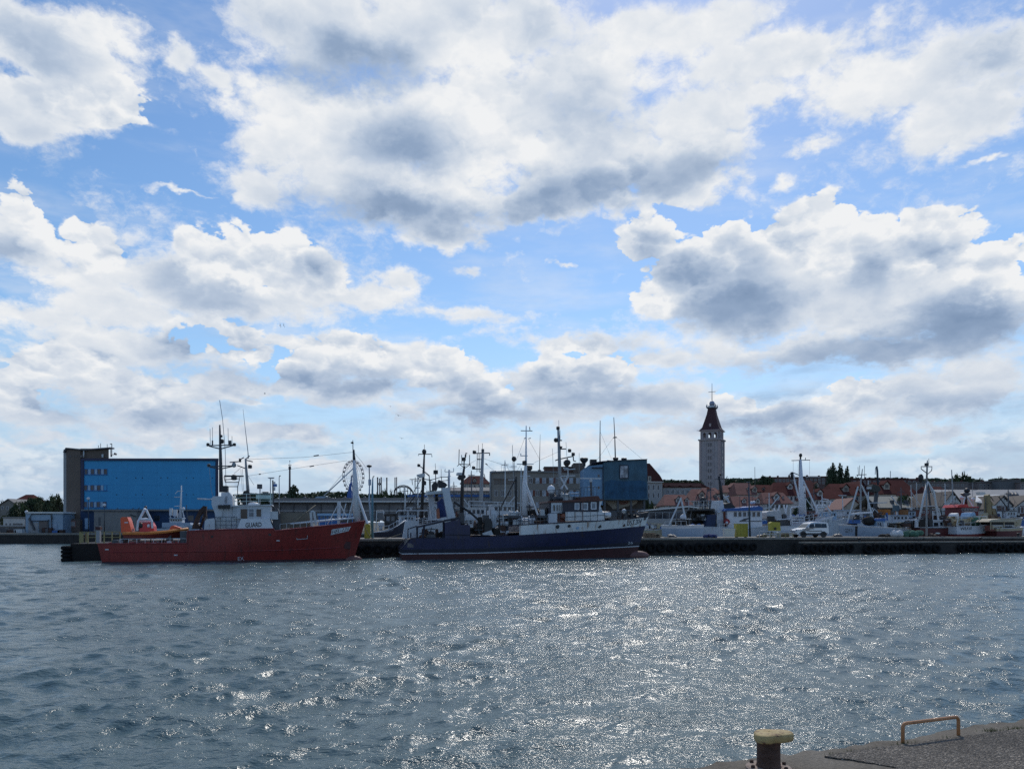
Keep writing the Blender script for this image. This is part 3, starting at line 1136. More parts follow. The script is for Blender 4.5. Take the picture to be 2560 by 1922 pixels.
def on_pier(px, back, a=None, z=PZ - 0.028):
    """measuring frame standing on the pier deck, 'back' metres behind its front edge"""
    p, d = pier_front(px)
    nrm = Vector((-d.y, d.x, 0))
    q = p + nrm * back
    # keep the bearing
    q = Vector(((px - CX) / F * q.y, q.y, 0))
    return Fr(q.x, q.y, z, math.atan2(d.y, d.x) if a is None else a)


# ---------------------------------------------------------------- land behind the basin
def hill_z(X, Y):
    t = np.clip((Y - 185) / 210.0, 0, 1)
    s = np.clip((X - 5) / 45.0, 0, 1)
    return 1.85 + 13.0 * (t * t * (3 - 2 * t)) * (s * s * (3 - 2 * s)) + 4 * np.clip((Y - 300) / 400, 0, 1)


def hz(X, Y):
    return float(hill_z(np.array([X], float), np.array([Y], float))[0])


def land():
    xs = np.concatenate([np.linspace(-2600, -320, 8), np.linspace(-300, 320, 63), np.linspace(360, 2600, 8)])
    ys = np.concatenate([[141.0], np.linspace(150, 500, 36), np.linspace(550, 3200, 12)])
    V, Fc = [], []
    for y in ys:
        for x in xs:
            V.append((x, y, hz(x, y) if y > 141.5 else 1.85))
    n = len(xs)
    for i in range(len(ys) - 1):
        for k in range(n - 1):
            Fc.append((i * n + k, i * n + k + 1, (i + 1) * n + k + 1, (i + 1) * n + k))
    mb = MB()
    mb.add(V, Fc)
    struct(mb.build('ground', mat('town_ground', (0.10, 0.095, 0.075), 0.95, var=0.3, scale=0.05)))
    q = MB()
    q.box(-900, 139.6, -2.5, 900, 141.0, 1.55)
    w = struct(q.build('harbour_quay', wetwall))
    c = MB()
    for i in range(70):
        x0 = -92 + i * 2.5
        if x0 > -30:
            break
        MB().box(x0 + 0.02, 139.5, 1.552, x0 + 2.48, 141.6, 1.88 + R.uniform(-.012, .012)).build('coping_stone', concrete, w)
    MB().box(-29.5, 139.5, 1.552, 900, 141.6, 1.88).build('coping', concrete, w)
    MB().box(-900, 139.5, 1.552, -92.05, 141.6, 1.88).build('coping', concrete, w)


land()

# ---------------------------------------------------------------- drawing parts of one boat or house in its own frame
class Kit:
    def __init__(self, g, root):
        self.g, self.r = g, root
    def poly(self, name, pts, t0, t1, m, parent=None, label=None):
        mb = MB()
        q = [self.g.p(px, py, t0) for px, py in pts]
        mb.prism([(p.x, p.z) for p in q], t0, t1)
        return mb.build(name, m, parent or self.r, label=label)
    def blk(self, name, px0, py0, px1, py1, t0, t1, m, parent=None, label=None):
        mb = MB()
        self.g.rect(mb, px0, py0, px1, py1, t0, t1)
        return mb.build(name, m, parent or self.r, label=label)
    def wedge(self, name, px0, py0, px1, py1, t0, t1, m, parent=None):
        """a block whose right flank turns inwards, so that it is narrower at the back"""
        g = self.g
        pm = (px0 + px1) / 2
        mb = MB()
        mb.slab([(g.x(px0, t0), t0), (g.x(px1, t0), t0), (g.x(px1 - 3, t1), t1), (g.x(px0 + 3, t1), t1)], g.z(py1, pm, t0), g.z(py0, pm, t0))
        return mb.build(name, m, parent or self.r)
    def bar(self, name, pts, r, m, t=0.0, n=6, parent=None, label=None):
        """pts: (px, py) or (px, py, t)"""
        mb = MB()
        mb.tube([self.g.p(p[0], p[1], p[2] if len(p) > 2 else t) for p in pts], r, n)
        return mb.build(name, m, parent or self.r, smooth=n > 5, label=label)
    JOINED = {'ladder', 'crosstree', 'lattice', 'platform', 'radar_platform', 'frame', 'radar_arm', 'net_frame', 'stern_rail', 'radar_bracket', 'guard_frame', 'davit', 'gantry', 'hanging_rope', 'wheel_rim', 'track'}
    def bars(self, name, lines, r, m, t=0.0, n=5, parent=None, label=None):
        mb, o = MB(), None
        for ln in lines:
            mb.tube([self.g.p(p[0], p[1], p[2] if len(p) > 2 else t) for p in ln], r, n)
            if name not in self.JOINED:
                o = mb.build(name, m, parent or self.r, label=label)
                mb = MB()
        return mb.build(name, m, parent or self.r, label=label) if mb.v else o
    def ball(self, name, px, py, r, m, t=0.0, parent=None, sz=1.0, sx=1.0):
        mb = MB()
        mb.ball(self.g.p(px, py, t), r, 12, sx=sx, sz=sz)
        return mb.build(name, m, parent or self.r, smooth=True)
    def rail(self, pts, h, m, posts=6, bars=2, r=0.022, name='railing', parent=None):
        return railing(parent or self.r, [self.g.p(p[0], p[1], p[2]) for p in pts], h, m, posts, bars, r, name)
    def win(self, px0, py0, px1, py1, t, fm, gm, parent=None, fw=0.05, bars=0, cross=False):
        return window(parent or self.r, self.g, px0, py0, px1, py1, t, fm, gm, fw, bars, cross=cross)
    def mast(self, pts, radii, m, t=0.0, name='mast', parent=None):
        return self.bar(name, pts, radii, m, t, 8, parent)


def gear_heap(parent, c, sx, sy, sz, mats, n, rg, name=None):
    """winches, boxes, drums and net heaps standing on a working deck, each a part"""
    for _ in range(n):
        m = rg.choice(mats)
        mb = MB()
        x, y = c[0] + rg.uniform(-sx, sx), c[1] + rg.uniform(-sy, sy)
        k = rg.random()
        h = rg.uniform(.25, 1.0) * sz
        if k < .4:
            w, d = rg.uniform(.12, .4), rg.uniform(.12, .4)
            mb.prism([(x - w, c[2] - .05), (x + w, c[2] - .05), (x + w, c[2] + h * .8), (x + w * .7, c[2] + h), (x - w * .8, c[2] + h)], y - d, y + d)
            mb.build('deck_box', m, parent)
        elif k < .65:
            r = rg.uniform(.15, .35)
            mb.lathe([(r, -.4), (r, -.34), (r * .5, -.33), (r * .5, .33), (r, .34), (r, .4)], (x, y, c[2] + r + h * .3), 10, 'X')
            mb.box(x - .3, y - .06, c[2] - .05, x + .3, y + .06, c[2] + r + h * .3)
            mb.build('winch_drum', m, parent)
        elif k < .85:
            dx = rg.uniform(-.3, .3)
            mb.tube([(x, y, c[2] - .05), (x + dx, y, c[2] + h * 1.2)], .05, 5)
            mb.tube([(x + dx * .8 - .4, y, c[2] + h), (x + dx * .8 + .4, y, c[2] + h)], .045, 5)
            mb.build('deck_post', m, parent)
        else:
            mb.ball((x, y, c[2] + .1), rg.uniform(.25, .45), 8, sz=.7)
            mb.build('net_heap', m, parent)


# ---------------------------------------------------------------- red guard ship
def red_ship():
    g = Fr(-35.67, 69.6, 0.0, ANG1)
    root = g.root('guard_ship', 'long red hulled guard ship with white wheelhouse moored at the left', 'ship')
    K = Kit(g, root)
    L = g.x(884, 0)
    tn = -2.55
    def st(px, py, t):
        p = g.p(px, py, t)
        return (p.x / L, p.z)
    top = g.p(914, 1301.6, 0)
    dk = [(0.0, st(240, 1359.5, -2.2)[1]), st(300, 1359, tn), st(467, 1358, tn), st(469, 1327, tn), st(592, 1322.5, tn), st(684, 1321.5, tn), st(686, 1327, tn),
          st(771, 1317, -2.35), st(845, 1309, -1.5), (1.0, top.z)]
    hull = Hull(L, 5.2, dk, rake=top.x - L, srake=0.75, full=0.56, stern=0.86)
    zb = 0.16
    hull.band(root, 'hull', red, lambda u: zb, hull.zd, 5)
    hull.band(root, 'boot_topping', mat('dark_boot_topping', (0.055, 0.016, 0.02), 0.6, var=.3), -0.7, lambda u: zb, 2)
    hull.deckpart(root, brownred, 0.75)
    hull.gunwale(root, mat('dull_red_rail', (0.22, 0.03, 0.03), .5), 0.06)
    hull.strake(root, red, lambda u: 0.98 + 0.9 * max(0, u - .55) ** 1.5, 0.05, u0=0.02, u1=.93)
    MB().ball((L - 0.25, 0, 0.02), 0.55, 14, sx=1.9, sy=.75, sz=.72).build('bulbous_bow', mat('worn_pink_primer', (0.17, 0.08, 0.072), .6, var=.25), root, smooth=True)
    # name plate on the bow
    fn = hull.patch(g, (826.5, 1337), (872, 1327), (877.5, 1315.5), (830, 1323))
    hull.patch_panel(fn, 'name_panel', white_clean, root, 0.018)
    lettering('HEL-125', lambda a, b: fn(.05 + .9 * a, .14 + .72 * b, 0.032), letter, root, 0.0)
    # draught marks, scuppers, scuffs as fittings
    fn = hull.patch(g, (595, 1401), (610, 1400), (609, 1391), (595, 1392))
    lettering('EX', lambda a, b: fn(a, b, 0.02), white, root, 0.0, 'hull_mark')
    for px, py in ((268, 1373), (440, 1387), (696, 1351)):
        u, z = hull.u_at(g, px, py)
        p = hull.pt(u, z, -1, .03)
        MB().box(p.x - .14, p.y - .02, p.z - .05, p.x + .14, p.y + .04, p.z + .05).build('scupper', lgrey, root)
    u, z = hull.u_at(g, 868, 1362)
    p = hull.pt(u, z, -1, .0)
    MB().box(p.x - .3, p.y - .12, p.z - .35, p.x + .28, p.y + .1, p.z + .3).build('anchor_pocket', darkred, root)
    st_ = MB()
    for (a, b) in (((742, 1344), (742, 1348)), ((742, 1348), (768, 1346)), ((768, 1346), (768, 1338))):
        qa, qb = hull.u_at(g, *a), hull.u_at(g, *b)
        st_.tube([hull.pt(*qa, -1, .08), hull.pt(*qb, -1, .08)], .025, 5)
    st_.build('boarding_step', lgrey, root)
    for px, py, r in ((675, 1336, .13), (530, 1341, .11)):
        u, z = hull.u_at(g, px, py)
        p = hull.pt(u, z, -1, .0)
        MB().lathe([(r, -.02), (r, .03), (r * .7, .035)], (p.x, p.y, p.z), 10, 'Y').build('hawse_hole', black, root)
    # low stern bulwark gear
    dz = g.z(1358, 380, tn)
    gear_heap(root, (g.x(380, -1.5), -1.2, dz - .75), 3.3, .9, 1.25, [grey, lgrey, rustbrown, dgrey, white, netdark], 34, random.Random(2))
    K.rail([(300, 1359, -2.35), (466, 1358, -2.4)], .42, lgrey, 9, 1, .025, 'low_rail')
    K.blk('vent_box', 240, 1315, 249, 1356, -1.5, -.9, grey)
    K.blk('vent_box_lid', 238, 1316, 250, 1324, -1.6, -.8, darkred)
    K.blk('step_bulkhead', 450, 1327, 469, 1358, -2.2, 2.0, dgrey)
    # knuckle crane
    K.poly('deck_crane', [(479, 1322), (486, 1300), (497, 1275), (508, 1264), (516, 1265), (515, 1290), (508, 1296), (509, 1278), (500, 1290), (494, 1308), (505, 1322)], -1.2, -.5, rustbrown)
    K.bar('crane_ram', [(500, 1322), (511, 1290)], .11, rustbrown, -.85)
    # white locker with rounded shoulder
    K.poly('locker', [(510, 1324), (512, 1302), (517, 1297), (533, 1295), (537, 1300), (537, 1323)], -2.25, -.9, white)
    # after deckhouse
    K.poly('deckhouse', [(537.5, 1321.5), (537.5, 1262), (582, 1262), (582, 1296), (601, 1296), (592, 1321.5)], -1.75, 1.9, white)
    K.blk('recess', 539, 1297, 578, 1319, -1.78, -1.751, lgrey)
    K.rail([(538, 1321.5, -2.2), (592, 1321, -2.2)], 1.05, dgrey, 5, 3, .022)
    K.poly('flared_wing', [(529, 1262), (529, 1245), (533, 1240), (560, 1240), (560, 1262), (553, 1294), (541, 1294), (534, 1275)], -1.95, -1.753, white)
    K.blk('dark_awning', 545, 1262, 575, 1271, -2.25, -1.96, black)
    K.poly('upper_house', [(552, 1261.5), (553, 1231), (572, 1230), (580, 1240), (582, 1261.5)], -1.3, 1.3, white)
    K.blk('upper_door', 563, 1240, 568, 1257, -1.34, -1.3, grey)
    K.bar('side_boom', [(493, 1246.5), (551, 1249)], .07, white, -1.6)
    K.blk('funnel', 553, 1214, 569, 1229, -.6, .6, black)
    # wheelhouse and its flared front
    wh = K.poly('wheelhouse', [(582.3, 1296), (582.3, 1266), (676, 1263), (677, 1296)], -2.0, 2.0, white)
    K.poly('wheelhouse_base', [(592.3, 1322), (602, 1296.2), (674, 1296.2), (683, 1321)], -2.45, 2.1, white_clean)
    K.poly('wheelhouse_roof', [(578, 1266), (579, 1263.5), (680, 1260.3), (681, 1263)], -2.2, 2.2, white)
    K.blk('door', 601.5, 1272, 618, 1296, -2.04, -2.001, brown_glass, wh)
    K.blk('door_frame', 600, 1271, 601.4, 1296, -2.06, -2.001, lgrey, wh)
    K.win(622, 1272.5, 634, 1291, -2.0, lgrey, pale_glass, wh, .05, 0, True)
    K.win(641, 1272.5, 653, 1291, -2.0, lgrey, brown_glass, wh, .05)
    K.bars('ladder', [[(583.5, 1266, -2.1), (583.5, 1296, -2.1)], [(589, 1266, -2.1), (589, 1296, -2.1)]] + [[(583.5, 1268 + 4 * k, -2.1), (589, 1268 + 4 * k, -2.1)] for k in range(7)], .018, lgrey)
    q = [g.p(613.5, 1318.5, -2.45), g.p(654, 1316.5, -2.45), g.p(654, 1304.5, -2.45), g.p(613.5, 1306.5, -2.45)]
    lettering('GUARD', lambda a, b: (q[0] * (1 - a) + q[1] * a) * (1 - b) + (q[3] * (1 - a) + q[2] * a) * b + Vector((0, -.012, 0)), letter, root, 0.022)
    # flying bridge rails, vents
    K.rail([(586, 1262.5, -2.0), (680, 1260, -2.0), (680, 1260, 2.0)], .98, mat('pale_green_rail', (.55, .68, .66), .5), 8, 3, .024)
    K.blk('canvas_dodger', 640, 1237, 677, 1247, -1.8, -1.7, mat('pale_green_canvas', (.42, .55, .54), .8))
    K.ball('life_raft', 634, 1260.5, .35, white_clean, -1.3, sz=.6, sx=1.5)
    K.poly('exhaust_stack', [(606, 1262), (606, 1236), (609, 1227), (621, 1225), (624, 1232), (625, 1262)], -.5, .5, black)
    K.blk('vent_cowl', 656, 1229, 671, 1241, -.4, .4, black)
    K.bar('floodlight_post', [(650, 1262, .4), (650, 1222, .4)], .05, grey)
    K.blk('floodlight', 642.5, 1210, 655, 1221, .1, .7, dgrey)
    # life ring and rolled gear in front of the wheelhouse
    K.poly('fore_bulkhead', [(684, 1326), (678, 1280), (694, 1270), (700, 1285), (702, 1324)], -1.5, 1.5, dgrey)
    K.blk('dodger', 676, 1278, 695, 1298, -1.9, -1.6, lgrey)
    # main mast with two crosstrees
    mm = K.mast([(553, 1230), (551, 1130), (549.5, 1062)], [.19, .13, .07], dgrey)
    for py, a, b, dip in ((1114, 517, 588, 8), (1166, 519, 588, 6)):
        K.bars('crosstree', [[(a, py), (b, py - 2)], [(a + 6, py + 1), (551, py + dip)], [(551, py + dip), (b - 4, py - 1)]], .055, dgrey, 0, 5, mm)
        for px in (a + 3, b - 2):
            lamp_head(mm, g.p(px, py - 3), black, .24)
    K.bars('antenna', [[(525, 1072), (526, 1113)], [(531, 1068), (531, 1113)], [(570, 1070), (571, 1112)], [(580, 1090), (580, 1112)]], .022, grey)
    K.bars('stub_antenna', [[(531, 1101), (531, 1113)], [(573, 1101), (573, 1113)], [(576.5, 1101), (577, 1113)]], .07, dgrey)
    lamp_head(mm, g.p(553, 1090), black, .2)
    lamp_head(mm, g.p(554, 1103), black, .34)
    K.bars('whip_antenna', [[(566, 1260), (563, 1125), (556.5, 1048), (549, 1000)]], .026, grey)
    K.bars('whip_antenna', [[(523, 1166), (528, 1222), (532, 1238)]], .018, grey)
    K.ball('satellite_dome', 585, 1162, .2, grey, 0, sz=1.2)
    K.bars('radar_platform', [[(560, 1191), (600, 1191)], [(560, 1191), (563, 1205)], [(600, 1191), (594, 1217)], [(563, 1205), (596, 1205)], [(563, 1216), (595, 1216)], [(597, 1196), (562, 1199)], [(594, 1217), (594, 1262)], [(569, 1217), (569, 1262)]], .04, dgrey)
    radar_scanner(root, g.p(585, 1200), dgrey, 1.7)
    lamp_head(root, g.p(585, 1193), black, .42)
    # after mast with radar arm and whip
    am = K.mast([(620, 1228), (615.5, 1172), (614, 1146)], [.15, .11, .08], grey)
    K.bars('radar_arm', [[(593, 1163), (614, 1171)], [(574, 1155.5), (597, 1153.5), (603, 1147)], [(603, 1147), (610, 1143)], [(614, 1148), (624, 1139)], [(616, 1150), (632, 1154)]], .05, dgrey, 0, 5, am)
    K.blk('radar_head', 597, 1146, 602, 1154, -.3, .3, black, am)
    lamp_head(am, g.p(625, 1166), black, .3)
    K.bars('whip_antenna', [[(621, 1146), (620, 1130), (612, 1062), (607.5, 1022)]], [.05, .04, .022, .012], grey)
    K.bars('halyard', [[(602, 1173), (606, 1228)], [(606, 1172), (609, 1226)], [(612, 1176), (635, 1212)], [(585, 1184), (603, 1168)]], .014, dgrey)
    # fore mast, tripod legs, booms
    fm = K.mast([(892, 1306), (888, 1200), (885.5, 1150)], [.36, .24, .13], white_clean)
    K.mast([(885.5, 1150), (884.5, 1124)], [.11, .08], dgrey, name='topmast', parent=fm)
    K.mast([(883, 1150), (882, 1100)], [.05, .03], dgrey, name='pole', parent=fm)
    K.poly('wind_vane', [(876, 1106), (880, 1104), (884, 1105), (884, 1109), (879, 1108)], -.1, .1, black, fm)
    K.bars('mast_leg', [[(891, 1229), (919, 1309, -.9)], [(891, 1229), (916, 1306, .9)]], .11, white_clean)
    K.bars('stay_bar', [[(889, 1222), (868, 1307, -1.2)], [(889, 1222), (874, 1304, 1.2)]], .05, lgrey)
    K.bar('derrick_boom', [(887, 1167), (810, 1239)], .06, white)
    K.bars('boom_topping_lift', [[(886, 1150), (812, 1237)]], .014, dgrey)
    K.bars('gallows_post', [[(846.5, 1310, -.8), (846.5, 1254, -.8)], [(849, 1308, .9), (849, 1254, .9)]], .13, white)
    K.bars('gallows_brace', [[(843, 1265), (819, 1310)], [(846, 1254), (866, 1290)], [(865, 1258), (855, 1300)]], .05, white, -.8)
    K.bar('white_boom', [(726, 1309, -1.9), (885, 1294.5, -1.0)], .09, white_clean, 0, 8)
    K.rail([(700, 1325, -2.3), (775, 1317, -2.3), (845, 1309, -1.6)], .55, lgrey, 10, 1, .02)
    K.poly('hatch_cover', [(699, 1322), (699, 1284), (702, 1281), (776, 1281), (779, 1316)], -1.2, 1.4, mat('grey_brown_tarpaulin', (.17, .15, .12), .85, var=.2))
    K.bars('davit', [[(779, 1316, -1.6), (777, 1280, -1.6)], [(790, 1312, -1.6), (785, 1278, -1.6)], [(777, 1280, -1.6), (785, 1278, -1.6)]], .12, lgrey)
    K.bar('sheet_rope', [(735, 1304, -1.9), (789, 1262, -.4)], .03, rope)
    K.blk('windlass', 852, 1296, 880, 1306, -.7, .7, dgrey)
    K.bars('wire_stay', [[(622, 1148), (760, 1143), (800, 1139), (882, 1130)], [(617, 1190), (660, 1183), (760, 1167), (868, 1151)], [(885, 1131), (903, 1152), (917, 1172)], [(886, 1131), (914, 1300)]], .016, dgrey, 0, 4)
    K.bars('wire_insulator', [[(784, 1139.5), (797, 1137.6)], [(774, 1166), (785, 1164)], [(647, 1185.5), (652, 1184.7)]], .055, dgrey)
    # rescue boat lying on the after deck: a thing of its own
    rg_ = Fr(*(lambda p: (p.x * g.c - p.y * g.s_ + g.x0, p.x * g.s_ + p.y * g.c + g.y0))(Vector((g.x(303, -1.9), 0, 0))), g.z(1344, 380, -1.9), ANG1)
    rb = rg_.root('rescue_boat', 'orange rescue boat with white frame lying on the after deck of the red ship', 'boat')
    KB = Kit(rg_, rb)
    Lb = rg_.x(452, 0)
    zs = lambda py, px: rg_.z(py, px, -1.1)
    hb = Hull(Lb, 2.3, [(0, zs(1333, 303)), (.4, zs(1333, 360)), (.75, zs(1329, 415)), (1.0, zs(1322, 455))], rake=.6, srake=0.1, full=.5, stern=.9, nu=18)
    hb.band(rb, 'hull', mat('dark_orange_hull', (.20, .04, .03), .5, var=.2), -0.05, lambda u: hb.zd(u) - .12, 3)
    hb.deckpart(rb, brownred, .12)
    hb.gunwale(rb, orangey, .15, 'fender_tube')
    KB.poly('engine_cowl', [(303, 1331), (301, 1295), (305, 1292), (318, 1292), (322, 1302), (330, 1331)], -.75, .75, orange)
    KB.blk('cowl_label', 311, 1304.5, 320, 1307, -.765, -.751, white_clean)
    KB.poly('console', [(347, 1331), (350, 1314), (357, 1306), (378, 1305), (384, 1315), (386, 1331)], -.7, .7, redbright)
    KB.ball('steering_wheel', 352, 1314, .3, black, -.5)
    KB.ball('crest', 371.5, 1314, .13, white_clean, -.72, sz=1.3)
    KB.poly('bow_cover', [(422, 1326), (427, 1315), (433, 1313), (450, 1319), (452, 1325)], -.6, .6, orange)
    KB.bars('frame', [[(343, 1326, -.8), (345, 1305, -.8), (361, 1273, -.5), (363, 1271, 0), (363, 1273, .5), (345, 1303, .8), (343, 1324, .8)],
                      [(381, 1320, -.8), (380, 1304, -.8), (365, 1273, -.5)], [(381, 1320, .8), (380, 1304, .8), (365, 1273, .5)], [(347, 1298, -.75), (377, 1298, -.75)]], .1, white_clean, 0, 7)
    KB.ball('seat_back', 362, 1302, .3, white_clean, .2, sx=1.6)
    KB.ball('mast_light', 364, 1268, .14, dgrey)
    KB.blk('cradle', 330, 1338, 345, 1350, -.6, .6, dgrey)
    KB.blk('cradle', 415, 1338, 428, 1350, -.6, .6, dgrey)


red_ship()


# ---------------------------------------------------------------- navy trawler
def trawler():
    g = Fr(-10.74, 76.37, 0.0, ANG2)
    root = g.root('navy_trawler', 'navy and white trawler with white mast moored in the middle of the pier', 'ship')
    K = Kit(g, root)
    L = g.x(1589, 0)
    tn = -2.85
    def st(px, py, t):
        p = g.p(px, py, t)
        return (p.x / L, p.z)
    top = g.p(1621, 1290, 0)
    dk = [(0.0, g.z(1372, 1010, -2.5)), st(1033, 1345, -2.7), st(1112, 1344, tn), st(1113, 1336, tn), st(1258, 1339, tn), st(1272, 1313, tn), st(1368, 1308.5, tn), st(1477, 1302.5, -2.6), st(1561, 1296, -1.3), (1.0, top.z)]
    dk[0] = (0.0, dk[0][1])
    hull = Hull(L, 5.8, dk, rake=top.x - L, srake=0.6, full=0.55, stern=0.88)
    # colour bands follow the sheer
    def zline(pts):
        us = [(g.x(px, tn if px < 1500 else -1.2) / L, g.z(py, px, tn if px < 1500 else -1.2)) for px, py in pts]
        us[-1] = (1.0, us[-1][1])
        def f(u):
            if u <= us[0][0]:
                return us[0][1]
            for (a, za), (b, zb) in zip(us, us[1:]):
                if u <= b:
                    return za + (zb - za) * (u - a) / (b - a)
            return us[-1][1]
        return f
    zwhite = zline([(1000, 1372), (1030, 1346), (1257, 1339.5), (1368, 1333), (1480, 1326), (1614, 1314)])
    zstripe = zline([(1000, 1386), (1200, 1383.5), (1400, 1377), (1588, 1367)])
    hull.band(root, 'lower_hull', navydark, lambda u: zstripe(u) + .10, lambda u: zstripe(u) + .48, 1)
    hull.band(root, 'hull', navy, lambda u: zstripe(u) + .48, lambda u: min(zwhite(u), hull.zd(u) - .01), 5)
    hull.band(root, 'white_bulwark', white_rusty, lambda u: min(zwhite(u), hull.zd(u) - .012), lambda u: hull.zd(u), 3, u0=0.44)
    hull.band(root, 'white_stripe', white, lambda u: zstripe(u) + .015, lambda u: zstripe(u) + .10, 1)
    hull.band(root, 'boot_topping', darkred, -0.7, lambda u: zstripe(u) + .015, 4)
    hull.deckpart(root, rustbrown, .75)
    hull.gunwale(root, navydark, .05)
    MB().ball((L + 0.15, 0, 0.16), 0.66, 14, sx=2.0, sy=.7, sz=.75).build('bulbous_bow', mat('worn_pink_primer', (0.17, 0.08, 0.072), .6), root, smooth=True)
    fn = hull.patch(g, (1568, 1314.5), (1602, 1308.5), (1606, 1296), (1570, 1301.5))
    lettering('UST.204', lambda a, b: fn(a, b, .02), letter, root, 0.0)
    for px, py, r, m in ((1393.5, 1316, .2, black), (1422, 1314, .17, black), (1444, 1319, .16, sky_bluep), (1498.5, 1315, .2, black), (1560, 1312.5, .17, rustbrown)):
        u, z = hull.u_at(g, px, py)
        p = hull.pt(u, z, -1, 0)
        MB().lathe([(r, -.02), (r, .03), (r * .72, .035)], (p.x, p.y, p.z), 12, 'Y').build('porthole', m, root)
    fn = hull.patch(g, (1570, 1360), (1582, 1359), (1582, 1353), (1570, 1354))
    lettering('26', lambda a, b: fn(a, b, .02), white, root, 0.0, 'draught_mark')
    # stern ramp, raised aft bulwark with openings
    K.poly('stern_ramp', [(1018, 1368), (1020, 1347), (1033, 1345), (1034, 1368)], -2.6, 2.4, mat('worn_grey_brown', (.16, .14, .13), .7, var=.3))
    K.bars('stern_rail', [[(1020, 1345), (1020, 1322), (1042, 1315)], [(1027, 1345), (1027, 1331)]], .06, navydark, -2.5)
    for t in (-2.75, 2.4):
        K.poly('bulwark_rail', [(1042, 1320), (1042, 1315), (1112, 1299), (1147, 1292), (1150, 1297), (1112, 1304)], t, t + .3, navydark)
    K.poly('aft_bulwark', [(1112, 1346), (1112, 1306), (1150, 1298), (1152, 1311.5), (1175, 1312.5), (1175, 1346)], -2.88, -2.6, navy)
    K.poly('aft_bulwark', [(1112, 1345), (1112, 1306), (1150, 1298), (1152, 1311.5), (1175, 1312.5), (1175, 1345)], 2.3, 2.6, navy)
    K.bars('bulwark_stanchion', [[(1043, 1345), (1043, 1316)], [(1057, 1345), (1061, 1312)], [(1109, 1345), (1109, 1303)]], .1, navydark, -2.6)
    K.poly('white_shelter', [(1007, 1345), (1014, 1303), (1020, 1300), (1048, 1302), (1042, 1316), (1040, 1346)], .9, 2.0, white)
    gear_heap(root, (g.x(1085, 0), -.6, g.z(1344, 1085, -2)), 1.3, 1.6, .9, [netdark, dgrey, rustbrown, lgrey], 16, random.Random(4))
    K.ball('float', 1109, 1321, .18, white, -2.4, sz=1.8)
    # stern gantry
    for t, pts in ((-1.9, [(1105, 1219), (1121, 1219), (1139, 1294), (1119, 1296)]), (1.6, [(1069, 1234), (1083, 1233), (1089, 1295), (1080, 1298)])):
        K.poly('gantry_leg', pts, t, t + .55, white)
    K.poly('gantry_beam', [(1069, 1229), (1106, 1226), (1106, 1233), (1069, 1236)], -1.4, 1.7, lgrey)
    K.poly('hanging_block', [(1081, 1226), (1080, 1212), (1085, 1205), (1093, 1206), (1096, 1214), (1092, 1226)], .3, .9, black)
    K.poly('hanging_block', [(1098, 1219), (1095, 1206), (1097, 1199), (1113, 1206), (1119, 1212), (1113, 1219)], -1.9, -1.2, black)
    K.bar('block_stay', [(1062, 1180), (1073, 1190), (1075, 1232)], .05, dgrey)
    K.bar('block_tail', [(1092, 1232), (1091, 1252)], .16, black)
    K.poly('hung_net', [(1095, 1255), (1104, 1245), (1112, 1250), (1117, 1292), (1098, 1294)], -.9, .4, netblue)
    K.poly('hung_net_float_line', [(1091, 1272), (1098, 1270), (1100, 1296), (1092, 1296)], -1.2, -.95, mat('faded_orange_net', (.34, .13, .08), .9, var=.4))
    K.bars('net_frame', [[(1083, 1292), (1083, 1262), (1091, 1261), (1091, 1292)], [(1083, 1278), (1091, 1278)]], .05, lgrey, -1)
    # working deck
    gear_heap(root, (g.x(1212, 0), -1.0, g.z(1338, 1212, -2.5)), 2.0, 1.2, 1.0, [netdark, dgrey, rustbrown, white, lgrey, rustbrown, netdark], 34, random.Random(8))
    gear_heap(root, (g.x(1200, 0), -.6, g.z(1338, 1200, -2.5)), 2.6, 1.4, 2.3, [black, dgrey, netdark, black, lgrey], 22, random.Random(18))
    gear_heap(root, (g.x(1318, 0), 0, g.z(1294, 1318, 0)), 2.6, 1.2, 1.3, [black, dgrey, netdark, lgrey], 20, random.Random(19))
    K.bars('trawl_drum', [[(1188, 1326), (1212, 1326)]], .75, netdark, -1.2, 14)
    K.bars('drum_rim', [[(1186, 1326), (1188, 1326)], [(1212, 1326), (1214, 1326)]], .95, rustbrown, -1.2, 16)
    K.poly('deck_chute', [(1208, 1338), (1206, 1333), (1228, 1325), (1234, 1337)], -2.5, -1.8, lgrey)
    K.blk('winch_house', 1223, 1275, 1241, 1336, -1.0, .3, white)
    K.blk('winch_house_pipe', 1231.5, 1284, 1236, 1336, -1.15, -1.01, lgrey)
    K.bars('black_derrick_post', [[(1289, 1300), (1290.5, 1191)]], [.14, .09], black)
    K.bars('derrick_boom', [[(1290.5, 1193), (1253, 1266)]], .08, black)
    K.bars('slanting_boom', [[(1134, 1254), (1175, 1280), (1225, 1325)]], .11, black, -1.4)
    K.bars('hanging_rope', [[(1248, 1264), (1248, 1336)], [(1249, 1300), (1252, 1336)]], .05, black, -1.9)
    K.blk('shelter_deck', 1258, 1288, 1372, 1294, -1.6, 1.6, dgrey)
    gear_heap(root, (g.x(1318, 0), -1.2, g.z(1311, 1318, -2)), 2.4, 1.0, .95, [dgrey, rustbrown, netdark, lgrey, white], 40, random.Random(5))
    K.rail([(1262, 1311, -2.4), (1370, 1308, -2.4)], .65, dgrey, 12, 2, .025)
    # white mid mast with leg and crossarms
    mm = K.mast([(1311.5, 1294), (1312, 1210), (1315, 1150), (1315.5, 1064)], [.34, .26, .10, .05], white_clean)
    K.bars('mast_leg', [[(1313, 1205), (1345, 1287)]], .10, white_clean, -1.2)
    K.bars('mast_leg', [[(1313, 1205), (1337, 1287)]], .10, white_clean, 1.2)
